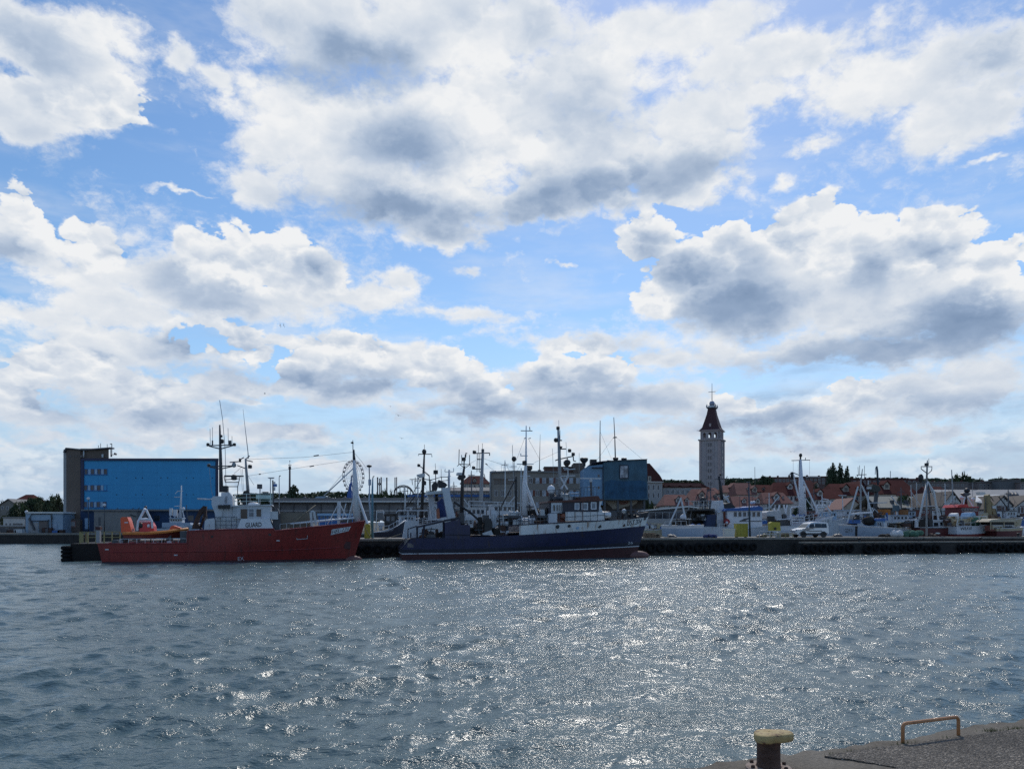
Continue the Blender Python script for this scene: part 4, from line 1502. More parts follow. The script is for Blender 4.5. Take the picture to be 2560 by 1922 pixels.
    K.bars('crossarm', [[(1302, 1076.5), (1331, 1077)], [(1324, 1067), (1325, 1077)], [(1310, 1096), (1316, 1094)], [(1322, 1096), (1327, 1095)]], .04, dgrey, 0, 5, mm)
    K.bars('crossarm', [[(1292, 1160), (1334, 1160)], [(1302, 1139), (1302, 1133)], [(1301, 1139), (1319, 1139)], [(1300, 1190), (1325, 1190)]], .045, white, 0, 5, mm)
    lamp_head(mm, g.p(1311.5, 1157), black, .4)
    K.bars('brace_bar', [[(1314, 1225), (1322, 1262)], [(1315, 1268), (1338, 1266)], [(1301, 1300), (1303, 1170)]], .055, lgrey)
    K.bars('wire_stay', [[(1311, 1097), (1291, 1150)], [(1320, 1095), (1350, 1150)], [(1334, 1157), (1398, 1128)], [(1302, 1160), (1245, 1265)], [(1314, 1100), (1310, 1278)]], .014, dgrey, 0, 4)
    # wheelhouse
    K.poly('deckhouse', [(1370, 1308.5), (1376, 1283), (1393, 1283), (1393, 1306)], -2.3, 2.3, white)
    K.blk('deckhouse_side', 1414, 1279, 1512, 1301, -2.0, 2.0, white_rusty)
    K.blk('open_passage', 1393.2, 1283, 1413.8, 1304, -1.6, 1.6, brownred)
    K.ball('life_ring', 1408, 1290, .3, mat('faded_orange_net', (.34, .13, .08), .9), -1.7)
    wh = K.poly('wheelhouse', [(1373, 1283), (1373, 1256), (1499, 1251), (1497, 1260), (1502, 1278), (1500, 1279)], -1.9, 1.9, mat('black_wheelhouse_paint', (.03, .028, .045), .5))
    K.poly('wheelhouse_front', [(1497, 1279), (1499, 1252), (1506, 1251), (1501, 1265), (1507, 1278)], -1.95, 1.95, white_clean)
    K.blk('white_side', 1378, 1256, 1405, 1282, -1.94, -1.902, white, wh)
    for k, (a, b) in enumerate(((1383, 1387), (1391, 1394), (1396.5, 1399), (1401, 1404))):
        K.win(a, 1262, b, 1277, -1.945, lgrey, brown_glass, wh, .04)
    K.win(1438, 1259, 1446.5, 1272, -1.9, white_clean, pale_glass, wh, .07, 0)
    K.win(1456, 1259, 1467.5, 1272, -1.9, white_clean, pale_glass, wh, .09, 0)
    K.win(1479, 1257, 1488.5, 1271, -1.9, white_clean, pale_glass, wh, .09, 0)
    K.poly('wheelhouse_roof', [(1370, 1256.5), (1371, 1252), (1452, 1248), (1452, 1242), (1490, 1239), (1497, 1240), (1500, 1247), (1509, 1248), (1509, 1251.5)], -2.05, 2.05, mat('red_brown_roof', (.10, .035, .025), .6))
    K.rail([(1372, 1251, -1.9), (1448, 1247, -1.9)], 1.0, dgrey, 7, 2, .024)
    K.rail([(1452, 1240, -1.8), (1492, 1238, -1.8)], .85, dgrey, 6, 1, .024)
    gear_heap(root, (g.x(1412, -1), -.8, g.z(1249, 1412, -1)), 1.3, .8, .8, [dgrey, black, lgrey, dgrey], 18, random.Random(15))
    K.blk('radome_post', 1374, 1229, 1382, 1250, -.9, -.5, dgrey)
    K.ball('radome', 1378, 1224, .4, white_clean, -.7, sz=1.2)
    K.blk('sign_board', 1425, 1229, 1449, 1241, -1.3, -1.2, sky_bluep)
    q = [g.p(1428, 1236, -1.31), g.p(1446, 1236, -1.31), g.p(1446, 1231, -1.31), g.p(1428, 1231, -1.31)]
    K.bars('sign_post', [[(1428, 1241, -1.25), (1428, 1249, -1.25)], [(1446, 1241, -1.25), (1446, 1247, -1.25)]], .03, dgrey)
    K.blk('sign_stripe', 1427, 1231.5, 1447, 1234, -1.315, -1.301, white_clean)
    K.bars('radar_mast', [[(1478.5, 1239), (1477, 1203)]], .12, dgrey)
    radar_scanner(root, g.p(1477, 1205), lgrey, 2.2)
    K.bars('radar_bracket', [[(1471, 1216), (1484, 1216)], [(1472, 1224), (1482, 1224)]], .05, lgrey)
    # fore mast over the wheelhouse, lattice trunk below
    fm = K.mast([(1401, 1248), (1398, 1130), (1395, 1068)], [.20, .16, .09], grey)
    K.bars('lattice', [[(1401, 1192), (1420, 1224)], [(1402, 1222), (1420, 1194)], [(1420, 1170), (1420, 1194)], [(1401, 1194), (1418, 1224)], [(1419, 1188), (1404, 1224)]], .05, white, -.3, 5, fm)
    K.bars('platform', [[(1402, 1190), (1438, 1189)], [(1408, 1170), (1420, 1170), (1420, 1189)], [(1410, 1174), (1438, 1172)]], .06, lgrey, -.3, 5, fm)
    K.bars('crossarm', [[(1401, 1147), (1433, 1140)], [(1388, 1151), (1398, 1147)], [(1433, 1140), (1434, 1152)], [(1418, 1150), (1418, 1142)], [(1400, 1122), (1415, 1122)], [(1399, 1100), (1405, 1101)]], .06, dgrey, 0, 5, fm)
    K.bars('side_pole', [[(1400, 1104), (1399.5, 1075)], [(1401, 1137), (1401, 1118)]], .04, dgrey, 0, 5, fm)
    K.ball('bell', 1390, 1100, .24, black, 0, fm)
    K.ball('hanging_ball', 1418, 1156, .36, black, 0, fm, sz=.85)
    for px, py in ((1424, 1126), (1433, 1135), (1401, 1119), (1395, 1070)):
        lamp_head(fm, g.p(px, py), black, .3)
    K.bars('antenna', [[(1397, 1067), (1397, 1050)], [(1415, 1105), (1417, 1140)], [(1448, 1132), (1448, 1247)], [(1386, 1252), (1381, 1121)]], .018, grey)
    K.bars('light_arm', [[(1400, 1116), (1406, 1117)], [(1434, 1152), (1440, 1153)]], .05, dgrey, 0, 5, fm)
    # bow: canisters, rails, windlass
    for px in (1503, 1511):
        p = g.p(px, 1286.5, -1.7)
        MB().lathe([(.12, -.68), (.30, -.6), (.33, -.5), (.33, .5), (.30, .6), (.12, .68)], p, 12, 'X').build('life_raft_canister', white_clean, root, smooth=True)
    K.rail([(1398, 1306.5, -2.3), (1477, 1302, -2.3), (1512, 1299, -2.1)], 1.05, dgrey, 7, 2, .025)
    K.rail([(1512, 1299, -2.1), (1561, 1295, -1.3), (1612, 1291, -.1)], .75, dgrey, 9, 2, .03)
    K.rail([(1512, 1297, 2.1), (1561, 1293, 1.3), (1612, 1290, .1)], .75, dgrey, 9, 2, .03)
    gear_heap(root, (g.x(1560, 0), 0, g.z(1298, 1560, 0)), 2.2, .7, .85, [black, dgrey, rustbrown, black], 26, random.Random(21))
    K.ball('float', 1560, 1278, .26, lgrey, -.8)
    K.poly('anchor_platform', [(1598, 1291), (1600, 1284), (1622, 1279), (1622, 1283), (1614, 1290)], -.5, .5, black)
    K.bars('rust_red_pipe', [[(1457, 1250, -2.0), (1457, 1301, -2.05)]], .03, brownred)


trawler()

# ---------------------------------------------------------------- things standing on the pier
def van():
    g = on_pier(2023, 3.2)
    front = Fr(g.x0, g.y0, g.z0, g.a)
    root = front.root('parked_van', 'silver small passenger van parked on the pier facing left', 'van')
    # body: front at x = 0, rear at x = 4.15, built then turned to face left; origin moved to mid length
    W = 0.86
    silver = mat('silver_car_paint', (0.52, 0.54, 0.57), 0.28, metal=0.55, var=0.04, grain=.01)
    plastic = mat('dark_bumper_plastic', (0.035, 0.036, 0.04), 0.6)
    ox = -2.1
    prof = [(0.02, .42), (0.0, .62), (.06, .80), (.30, .93), (.95, 1.07), (1.08, 1.10), (1.62, 1.58), (1.85, 1.70), (2.3, 1.77), (3.3, 1.80), (3.9, 1.76), (4.06, 1.66), (4.14, 1.1), (4.15, .45), (4.0, .30), (.12, .30)]
    def wid(x, z):
        w = W
        if z > 1.05:
            w -= (z - 1.05) * .17
        if x < .4:
            w -= (.4 - x) * .35
        if x > 3.9:
            w -= (x - 3.9) * .25
        return w
    vs = [(x + ox, -wid(x, z), z) for x, z in prof] + [(x + ox, wid(x, z), z) for x, z in prof]
    n = len(prof)
    fs = [tuple(range(n)), tuple(range(2 * n - 1, n - 1, -1))] + [(i, (i + 1) % n, (i + 1) % n + n, i + n) for i in range(n)]
    mb = MB()
    mb.add(vs, fs)
    body = mb.build('body', silver, root)
    bv = body.modifiers.new('bevel', 'BEVEL')
    bv.width = .035
    bv.segments = 2
    def pane(name, pts, m=dark_glass, side=-1, off=.012, th=.012):
        mb = MB()
        p = [Vector((x + ox, side * (wid(x, z) + off), z)) for x, z in pts]
        q = [Vector((x + ox, side * (wid(x, z) + off - th), z)) for x, z in pts]
        k = len(p)
        mb.add(p + q, [tuple(range(k)), tuple(range(2 * k - 1, k - 1, -1))] + [(i, (i + 1) % k, (i + 1) % k + k, i + k) for i in range(k)])
        return mb.build(name, m, root)
    for s in (-1, 1):
        pane('side_window', [(1.38, 1.10), (2.22, 1.12), (2.22, 1.58), (1.80, 1.56)], dark_glass, s)
        pane('side_window', [(2.36, 1.12), (3.12, 1.12), (3.12, 1.60), (2.36, 1.59)], dark_glass, s)
        pane('side_window', [(3.22, 1.12), (3.86, 1.12), (3.80, 1.57), (3.22, 1.60)], dark_glass, s)
        pane('sill_trim', [(.5, .34), (3.9, .34), (3.9, .50), (.5, .50)], plastic, s, .02)
        pane('side_moulding', [(1.45, .70), (3.2, .70), (3.2, .78), (1.45, .78)], plastic, s, .016)
        pane('door_handle', [(2.02, .96), (2.2, .96), (2.2, 1.0), (2.02, 1.0)], plastic, s, .03)
        MB().box(1.30 + ox, s * .84, 1.08, 1.48 + ox, s * 1.02, 1.26).build('wing_mirror', silver, root)
        for wx in (.86, 3.42):
            mb = MB()
            mb.lathe([(.20, -.1), (.30, -.1), (.315, -.06), (.315, .06), (.30, .1), (.20, .1)], (0, 0, 0), 20, 'Y')
            w = mb.build('wheel', rubber, root, smooth=False)
            w.location = (wx + ox, s * .76, .315)
            mb = MB()
            mb.lathe([(.20, -.02), (.20, .085), (.05, .10), (.04, .11)], (0, 0, 0), 14, 'Y')
            r = mb.build('hub_cap', steel, w)
            r.scale = (1, s, 1)
            mb = MB()
            mb.lathe([(.37, -.02), (.37, .02), (.30, .025)], (wx + ox, s * (wid(wx, .4) + .0), .33), 18, 'Y')
            mb.build('wheel_arch', black, root)
        mb = MB()
        mb.ball((.10 + ox, s * .60, .78), .16, 8, sx=.7, sy=1.1, sz=.9)
        mb.build('headlight', pale_glass, root, smooth=True)
    # windscreen
    x0, z0, x1, z1 = 1.12, 1.13, 1.60, 1.55
    nrm = Vector((-(z1 - z0), 0, x1 - x0)).normalized() * .012
    a = [Vector((x + ox, y, z)) + nrm for x, z, y in ((x0, z0, -.76), (x0, z0, .76), (x1, z1, .68), (x1, z1, -.68))]
    MB().sheet(a[0], a[1], a[2], a[3], .012).build('windscreen', glass('sky_lit_glass', (.05, .07, .08), .05), root)
    MB().box(-.03 + ox, -.66, .40, .06 + ox, .66, .60).build('front_bumper', silver, root)
    MB().box(-.012 + ox, -.4, .64, .03 + ox, .4, .74).build('grille', black, root)
    MB().box(-.04 + ox, -.26, .44, -.031 + ox, .26, .55).build('number_plate', white_clean, root)
    MB().box(4.1 + ox, -.7, .4, 4.2 + ox, .7, .58).build('rear_bumper', plastic, root)
    root.location = Vector((g.x0, g.y0, g.z0)) + Vector((math.cos(g.a), math.sin(g.a), 0)) * .0


van()


def yellow_bin(px0, px1, py0, back, lab):
    g = on_pier((px0 + px1) / 2, back, 0.0)
    root = g.root('yellow_container', lab, 'container')
    x0, x1, z = g.x(px0, 0), g.x(px1, 0), g.z(py0, px0, 0)
    d = 1.0
    MB().box(x0, 0, .08, x1, d, z - .06).build('body', yellow, root)
    MB().box(x0 - .04, -.05, z - .0595, x1 + .04, d + .04, z).build('lid', yellow, root)
    for k in range(4):
        xx = x0 + (x1 - x0) * (k + .5) / 4
        MB().box(xx - .03, -.03, .12, xx + .03, -.001, z - .1).build('rib', yellow, root)
    for sx in (x0 + .1, x1 - .2):
        MB().box(sx, .1, 0, sx + .1, d - .1, .079).build('foot', dgrey, root)


yellow_bin(1841, 1870, 1308.5, 2.0, 'solid yellow container on the pier in front of the blue roofed trawler')


def pier_items():
    # white tub
    g = on_pier(1825, 1.6, 0.0)
    root = g.root('white_tub', 'white tub on the pier left of the solid yellow container', 'tub')
    K = Kit(g, root)
    K.poly('tub', [(1814, 1341.5), (1812, 1323), (1838, 1323), (1836, 1341.5)], 0, 1.0, offwhite)
    K.poly('rim', [(1811, 1323.2), (1811, 1321.5), (1839, 1321.5), (1839, 1323.2)], -.05, 1.05, offwhite)
    K.bars('guard_frame', [[(1811, 1342), (1810, 1309), (1828, 1309), (1830, 1321)], [(1798, 1309), (1811, 1309)], [(1798, 1309), (1800, 1342)]], .03, lgrey, -.1)
    # yellow tank with dark patch further right
    g = on_pier(1938, 2.2, 0.0)
    root = g.root('yellow_tank', 'yellow metal tank with rust hole beside the silver van', 'tank')
    K = Kit(g, root)
    K.poly('body', [(1926, 1327), (1925, 1307), (1930, 1304), (1950, 1305), (1952, 1327)], 0, .8, yellow)
    K.blk('leg', 1928, 1327, 1931, 1342, .1, .3, dgrey)
    K.blk('leg', 1947, 1327, 1950, 1342, .1, .3, dgrey)
    K.ball('drain_hole', 1938, 1321, .16, black, -.02)
    # pale rails between tank and van
    for k, (a, b, back, lab) in enumerate(((1899, 1950, 1.0, 'grey pipe guard rail with two bays left of the silver van'), (1908, 1982, 0.25, 'yellowed guard rail along the pier edge below the yellow tank'))):
        g = on_pier((a + b) / 2, back)
        root = g.root('guard_rail', lab, 'railing')
        m = lgrey if k == 0 else dyellow
        x0, x1 = g.x(a, 0), g.x(b, 0)
        n = 3 if k == 0 else 5
        hh = 0.75 if k == 0 else 0.5
        z0 = 0.0 if k == 0 else -.35
        for i in range(n):
            x = x0 + (x1 - x0) * i / (n - 1)
            MB().tube([(x, 0, z0), (x, 0, hh)], .035, 6).build('post', m, root)
        for h in (hh, hh * .5):
            MB().tube([(x0, 0, h), (x1, 0, h)], .03, 6).build('rail', m, root)
    g = on_pier(1946, .9, 0.0)
    root = g.root('electric_cabinet', 'grey electric cabinet on the pier between the guard rails', 'cabinet')
    K = Kit(g, root)
    K.poly('cabinet', [(1942, 1349), (1942, 1331), (1947, 1329), (1952, 1331), (1952, 1349)], 0, .5, lgrey)
    K.blk('cabinet_door', 1943, 1333, 1951, 1346, -.02, -.001, grey)
    # yellow railing on the pier head
    g = Fr(*(P0 + NN1 * .35 + Vector((.6, .1, 0))).to_tuple()[:2], 1.58, ANG1)
    root = g.root('guard_rail', 'faded yellow railing on the pier head behind the red ship stern', 'railing')
    x1 = g.x(300, 0)
    hz_ = g.z(1330, 240, 0)
    for i in range(6):
        x = .1 + (x1 - .1) * i / 5
        MB().box(x - .05, -.04, 0, x + .05, .04, hz_).build('post', dyellow, root)
    for h in (hz_ + .03, hz_ * .55):
        MB().box(.05, -.075, h - .03, x1, -.0405, h + .03).build('rail', dyellow, root)
    for i in range(2):
        MB().box(.16 + i * .4, -.12, .1, .42 + i * .4, -.08, hz_ * .95).build('ladder_panel', dyellow, root)
    # yellow mooring float standing on end, blue post
    g = on_pier(917, 1.0, 0.0)
    root = g.root('yellow_float', 'yellow rounded float standing on the pier right of the red bow', 'float')
    K = Kit(g, root)
    K.poly('float', [(911, 1345), (911, 1314), (914, 1309), (920, 1308), (924, 1312), (924, 1345)], 0, .45, yellow)
    K.poly('float_base', [(910.5, 1346), (910.5, 1345.1), (924.5, 1345.1), (924.5, 1346)], -.03, .48, dyellow)
    g = on_pier(931, 1.4)
    root = g.root('blue_post', 'tall pale blue lamp post on the pier right of the red bow', 'lamp post')
    K = Kit(g, root)
    K.bar('post', [(931, 1346), (931, 1225), (932, 1196)], [.13, .10, .06], mat('teal_paint', (.10, .24, .32), .5), 0, 8)
    K.bar('arm', [(932, 1196), (933, 1191), (936, 1190)], .05, dgrey)
    g = on_pier(1872.5, 1.2)
    root = g.root('dark_lamp_post', 'thin dark lamp post on the pier right of the solid yellow container', 'lamp post')
    K = Kit(g, root)
    K.bar('post', [(1875, 1341), (1873, 1270), (1872, 1206)], [.12, .09, .06], mat('dark_teal_paint', (.03, .055, .08), .5), 0, 8)
    K.blk('lamp', 1869, 1203, 1876, 1206, -.15, .15, dgrey)
    g = on_pier(2316.5, 1.0)
    root = g.root('dark_lamp_post', 'thin dark lamp post on the pier in front of the dark red boat', 'lamp post')
    K = Kit(g, root)
    K.bar('post', [(2316.5, 1339), (2316.5, 1262), (2315.5, 1205)], [.12, .09, .06], grey, 0, 8)
    K.blk('lamp', 2311, 1202.5, 2318, 1205, -.15, .15, dgrey)
    # long mooring ropes
    def ropeline(a, b, sag, lab):
        mb = MB()
        mb.wire(a, b, .035, sag, 5)
        tag(mb.build('mooring_rope', rope), lab, 'rope')
    g = on_pier(960, .6)
    w = lambda fr, p: Vector((fr.x0 + p.x * fr.c - p.y * fr.s_, fr.y0 + p.x * fr.s_ + p.y * fr.c, fr.z0 + p.z))
    ga = on_pier(905, .6); gb = on_pier(1000, .7)
    ropeline(w(ga, ga.p(905, 1348)), w(gb, gb.p(1004, 1333)), .25, 'slack pale mooring rope crossing the pier between the two ships')
    gr = Fr(-35.67, 69.6, 0.0, ANG1)
    ropeline(w(gr, gr.p(908, 1306, .1)), w(ga, ga.p(930, 1346)), .2, 'pale mooring rope from the red bow to the blue post')
    gu = Fr(-10.74, 76.37, 0.0, ANG2)
    gp = on_pier(1668, .7)
    ropeline(w(gu, gu.p(1612, 1296, .4)), w(gp, gp.p(1668, 1343)), .45, 'mooring rope from the navy trawler bow down to the pier')
    # heaps of net and gear left of the small grey boat
    for px0, px1, py, m, lab, b in ((1600, 1652, 1330, netdark, 'heap of dark nets on the pier right of the navy bow', 2.4), (1760, 1795, 1333, netblue, 'folded dark blue net bundle on the pier by the blue drums', 1.6)):
        g = on_pier((px0 + px1) / 2, b, 0.0)
        mb = MB()
        x0, x1, z = g.x(px0), g.x(px1), g.z(py, px0)
        for k in range(26):
            mb.ball((R.uniform(x0, x1), R.uniform(0, .8), R.uniform(.05, .3) * z / .5), R.uniform(.16, .3), 7, sz=R.uniform(.5, .9))
        o = mb.build('net_heap', m)
        o.location = (g.x0, g.y0, g.z0)
        tag(o, lab, 'net')
    # pallets and crates by the navy bow
    for k, (px, py, wpx, m, lab) in enumerate(((1625, 1331, 14, wood, 'wooden pallet stack on the pier beside the navy bow'), (1641, 1338, 12, wood, 'low wooden crate on the pier left of the small grey boat'))):
        g = on_pier(px, 1.0 + k, 0.0)
        root = g.root('pallet', lab, 'pallet')
        x0, x1, z = g.x(px - wpx), g.x(px + wpx), g.z(py, px)
        for q in range(4):
            zz = z * q / 4
            MB().box(x0, 0, zz + .01, x1, .9, zz + z / 4 - .03).build('board', m, root)
        for q in range(3):
            xx = x0 + (x1 - x0) * (q + .1) / 3
            MB().box(xx, -.03, 0, xx + .12, -.002, z).build('stringer', m, root)


pier_items()


# ---------------------------------------------------------------- boats lying in the inner basin
def boat(px0, px1, Y, ang, lab, hullm, zs, beam=4.6, bow='right', name='fishing_boat', group='fishing boats moored behind the pier', upper=None, uz=None,
         rake=None, deckm=None, full=.5, toprail=True, lower=None, lz=0.3, strake=None):
    """px0..px1: bearings of the stern and the bow at deck height (bow may be left); zs: deck edge rows (py) at stern, middle, bow"""
    flip = bow == 'left'
    a = ang + (math.pi if flip else 0)
    ps, pb = (px0, px1) if not flip else (px1, px0)
    y0 = Y
    g = Fr((ps - CX) / F * y0, y0, 0.0, a)
    root = g.root(name, lab, 'fishing boat' if name == 'fishing_boat' else 'boat', group)
    xb = g.x(pb, 0)
    rk = rake if rake is not None else xb * .08
    L = xb - rk
    pm = (ps + pb) / 2
    z0, z1, z2 = g.z(zs[0], ps, 0), g.z(zs[1], pm, 0), g.z(zs[2], pb, 0)
    h = Hull(L, beam, [(0, z0), (.3, z0 * .7 + z1 * .3), (.5, z1), (.75, z1 * .62 + z2 * .38), (1.0, z2)], rake=rk, srake=.3, full=full, nu=20)
    lo = lz if lower else -.6
    if upper:
        zu = lambda u: h.zd(u) - uz
        h.band(root, 'hull', hullm, lo, zu, 3)
        h.band(root, 'bulwark', upper, zu, h.zd, 2)
    else:
        h.band(root, 'hull', hullm, lo, h.zd, 4)
    if lower:
        h.band(root, 'boot_topping', lower, -.6, lo, 2)
    h.deckpart(root, deckm or rustbrown, .6)
    if toprail:
        h.gunwale(root, strake or lgrey, .05)
    # draw details in a frame that is not turned round, so that 'near' stays t < 0
    gd = Fr(g.x0, g.y0, 0.0, ang)
    K = BoatKit(gd, root, flip)
    K.h, K.hg, K.side = h, g, (1 if flip else -1)
    return K


class BoatKit(Kit):
    """draws in the unturned frame, then stores the points in the boat's own turned frame"""
    def __init__(self, g, root, flip):
        super().__init__(g, root)
        self.flip = flip
    def _fix(self, o):
        if self.flip and not o.get('_done'):
            me = o.data
            co = np.empty(len(me.vertices) * 3, np.float32)
            me.vertices.foreach_get('co', co)
            co = co.reshape(-1, 3)
            co[:, :2] *= -1
            me.vertices.foreach_set('co', co.ravel())
            me.update()
        return o
    def poly(self, *a, **k): return self._fix(super().poly(*a, **k))
    def blk(self, *a, **k): return self._fix(super().blk(*a, **k))
    def bar(self, *a, **k): return self._fix(super().bar(*a, **k))
    def bars(self, name, lines, *a, **k):
        if name in self.JOINED or not self.flip:
            return self._fix(super().bars(name, lines, *a, **k))
        for ln in lines:
            o = self._fix(super().bars(name, [ln], *a, **k))
        return o
    def ball(self, *a, **k): return self._fix(super().ball(*a, **k))
    def rail(self, *a, **k): return self._fix(super().rail(*a, **k))
    def mast(self, pts, radii, m, t=0.0, name='mast', parent=None):
        return self.bar(name, pts, radii, m, t, 8, parent)
    def win(self, *a, **k):
        fo = super().win(*a, **k)
        self._fix(fo)
        for c in fo.children:
            self._fix(c)
        return fo
    def lamp(self, parent, px, py, m, s=.2, t=0):
        return self._fix(lamp_head(parent, self.g.p(px, py, t), m, s))
    def radar(self, px, py, m, w=1.6, t=0):
        return self._fix(radar_scanner(self.r, self.g.p(px, py, t), m, w))
    def heap(self, px, py, t, sx, sy, sz, mats, n, seed):
        c = self.g.p(px, py, t)
        if self.flip:
            c = Vector((-c.x, -c.y, c.z))
        gear_heap(self.r, c, sx, sy, sz, mats, n, random.Random(seed))
    def house(self, px0, py0, px1, py1, t0, t1, m, roofm, wins=(), wm=None, gm=None, roof=2.0, slant=0):
        h = self.poly('wheelhouse', [(px0, py1), (px0 + slant, py0), (px1 - slant, py0), (px1, py1)], t0, t1, m)
        self.poly('wheelhouse_roof', [(px0 - 1.5, py0 - .05), (px0 - 1, py0 - roof), (px1 + 1, py0 - roof), (px1 + 1.5, py0 - .05)], t0 - .15, t1 + .15, roofm)
        for (a, b, c, d) in wins:
            self.win(a, b, c, d, t0, wm or lgrey, gm or dark_glass, h, .04)
        return h


GB = 'fishing boats moored behind the pier'


def boats_left():
    # small pale boat seen against the blue warehouse
    K = boat(398, 500, 96, ANG1, 'small pale blue boat with white mast seen against the blue warehouse', greyblue, (1322, 1318, 1308), 3.6)
    K.house(424, 1296, 455, 1309, -1.2, 1.2, white, greyblue, [(420.5 + 6 * k, 1297.5, 424.5 + 6 * k, 1302) for k in range(1, 6)])
    K.poly('deckhouse', [(405, 1318), (405, 1306), (475, 1306), (478, 1318)], -1.4, 1.4, greyblue)
    K.mast([(451, 1296), (453.5, 1213)], [.16, .06], white)
    K.bars('mast_leg', [[(453, 1268), (444, 1294)], [(453, 1268), (461, 1294)]], .06, white)
    K.bars('crossarm', [[(436, 1242), (453, 1242)], [(443, 1227), (457, 1227)], [(436, 1265), (453, 1264)], [(438, 1234), (444, 1228)]], .05, white)
    K.blk('light_box', 423, 1270, 430, 1288, -.3, .3, white)
    K.bar('light_post', [(426, 1296), (426, 1288)], .08, white)
    K.blk('radar_box', 433, 1273, 442, 1290, -.3, .3, white)
    K.bar('radar_post', [(437, 1297), (437, 1290)], .08, white)
    K.ball('radome', 458, 1272, .22, white, -.3)
    K.bar('radome_post', [(458, 1296, -.3), (458, 1274, -.3)], .04, white)
    K.bars('antenna', [[(466, 1262), (468, 1296)]], .05, dgrey)
    # black hulled boat with name plate
    K = boat(938, 1014, 93, ANG2, 'black hulled boat with white rail right of the yellow float', navydark, (1330, 1323, 1300), 4.0, upper=navydark, uz=.3, strake=white)
    h = K.poly('wheelhouse_frame', [(961, 1309), (961, 1287), (964, 1287), (964, 1306), (988, 1306), (988, 1287), (991, 1287), (991, 1309)], -1.2, -1.0, black)
    K.poly('wheelhouse', [(962, 1322), (963, 1288), (990, 1286), (991, 1318)], -.95, 1.0, dgrey)
    K.poly('wheelhouse_roof', [(959, 1288), (960, 1284.5), (992, 1283), (993, 1286)], -1.25, 1.2, black)
    K.win(966, 1290, 975, 1302, -.96, black, pale_glass, h, .03)
    K.win(978, 1290, 987, 1302, -.96, black, pale_glass, h, .03)
    K.rail([(938, 1327, -1.8), (972, 1322, -1.9), (1008, 1303, -.5)], .4, white, 6, 1, .035)
    K.bars('stern_gallows', [[(940, 1326, -1), (942, 1276, -1), (958, 1276, -1), (962, 1300, -1)], [(944, 1280, .5), (962, 1281, .5)]], .06, lgrey)
    K.blk('white_locker', 945, 1306, 960, 1314, -1.5, -.8, white)
    K.bar('locker_leg', [(952, 1326, -1.2), (952, 1314, -1.2)], .2, white)
    K.mast([(930, 1322), (923, 1250), (924, 1205)], [.12, .1, .06], greyblue)
    K.ball('vane', 923, 1165, .32, black, 0, sz=.5)
    K.bars('pole', [[(924, 1207), (923, 1167)]], .07, grey)
    K.blk('mast_box', 921, 1198, 928, 1212, -.3, .3, greyblue)
    hp = K.h.patch(K.hg, (960, 1330.5), (983, 1325.5), (984, 1321.5), (961, 1326.5))
    lettering('WLA-107', lambda a, b: hp(a, b, .02), white, K.r, 0.0)
    # the boats whose rigging stands behind the navy trawler
    K = boat(985, 1110, 104, ANG2, 'white boat with black foremast and white radar behind the navy stern', white, (1318, 1314, 1300), 4.6)
    K.house(1000, 1290, 1040, 1313, -1.5, 1.5, white, greyblue, [(1004 + 8 * k, 1293, 1009 + 8 * k, 1299) for k in range(4)])
    K.mast([(1053, 1310), (1058, 1200), (1061, 1130)], [.24, .18, .10], black)
    K.bars('crossarm', [[(1046, 1139), (1046, 1135), (1079, 1135), (1080, 1142)], [(1046, 1165), (1047, 1161)], [(1047, 1163), (1058, 1171)]], .06, dgrey)
    K.ball('vane', 1060.5, 1129, .3, black, sz=1.2)
    K.bars('antenna', [[(1061, 1128), (1061, 1111)]], .03, dgrey)
    K.poly('radar_platform', [(1043, 1188), (1043, 1186), (1056, 1183), (1063, 1184), (1062, 1191), (1054, 1194)], -.6, .6, lgrey)
    K.lamp(K.r, 1047, 1163, black, .34)
    K.bars('gaff', [[(1062, 1179), (1073, 1188), (1075, 1220)], [(1058, 1215), (1030, 1278)], [(1058, 1197), (1080, 1200)]], .06, dgrey)
    K.rail([(992, 1316, -2), (1050, 1312, -2), (1078, 1308, -1.8)], .8, white, 9, 3, .03)
    K.bars('guard_frame', [[(990, 1282, -1.7), (995, 1276, -1.7), (1070, 1276, -1.7), (1072, 1300, -1.7)], [(1020, 1276, -1.7), (1020, 1306, -1.7)], [(1045, 1276, -1.7), (1045, 1308, -1.7)]], .06, white)
    K.lamp(K.r, 1060, 1207, black, .5)
    K = boat(1030, 1150, 112, ANG2, 'grey boat with high platform rail and square lantern behind the gantry', lgrey, (1312, 1308, 1296), 5.0)
    K.house(1078, 1262, 1132, 1300, -1.5, 1.5, white, lgrey, [(1083 + 10 * k, 1266, 1089 + 10 * k, 1274) for k in range(5)])
    K.mast([(1090, 1262), (1089, 1180)], [.09, .06], dgrey)
    K.blk('lantern', 1085, 1175, 1095, 1184, -.5, .5, black)
    K.bars('antenna', [[(1089, 1175), (1088, 1158)], [(1103, 1195), (1103, 1172)]], .03, dgrey)
    K.bars('platform', [[(1075, 1200, -1), (1104, 1192, -1), (1120, 1192, -1)], [(1076, 1206, -1), (1120, 1200, -1)], [(1076, 1200, -1), (1077, 1262, -1)], [(1104, 1192, -1), (1104, 1262, -1)], [(1120, 1192, -1), (1121, 1262, -1)]], .05, dgrey)
    K.mast([(1122, 1262), (1123, 1174)], [.2, .13], white)
    K.bars('crossarm', [[(1112, 1179), (1134, 1179)], [(1112, 1179), (1113, 1172)], [(1134, 1179), (1134, 1170)], [(1119, 1190), (1127, 1190)]], .05, lgrey)
    K.bars('derrick', [[(1024, 1198), (1056, 1198)], [(1030, 1198), (1031, 1212)], [(1038, 1193), (1038, 1262), (1045, 1300)], [(1052, 1198), (1020, 1255)]], .05, dgrey)
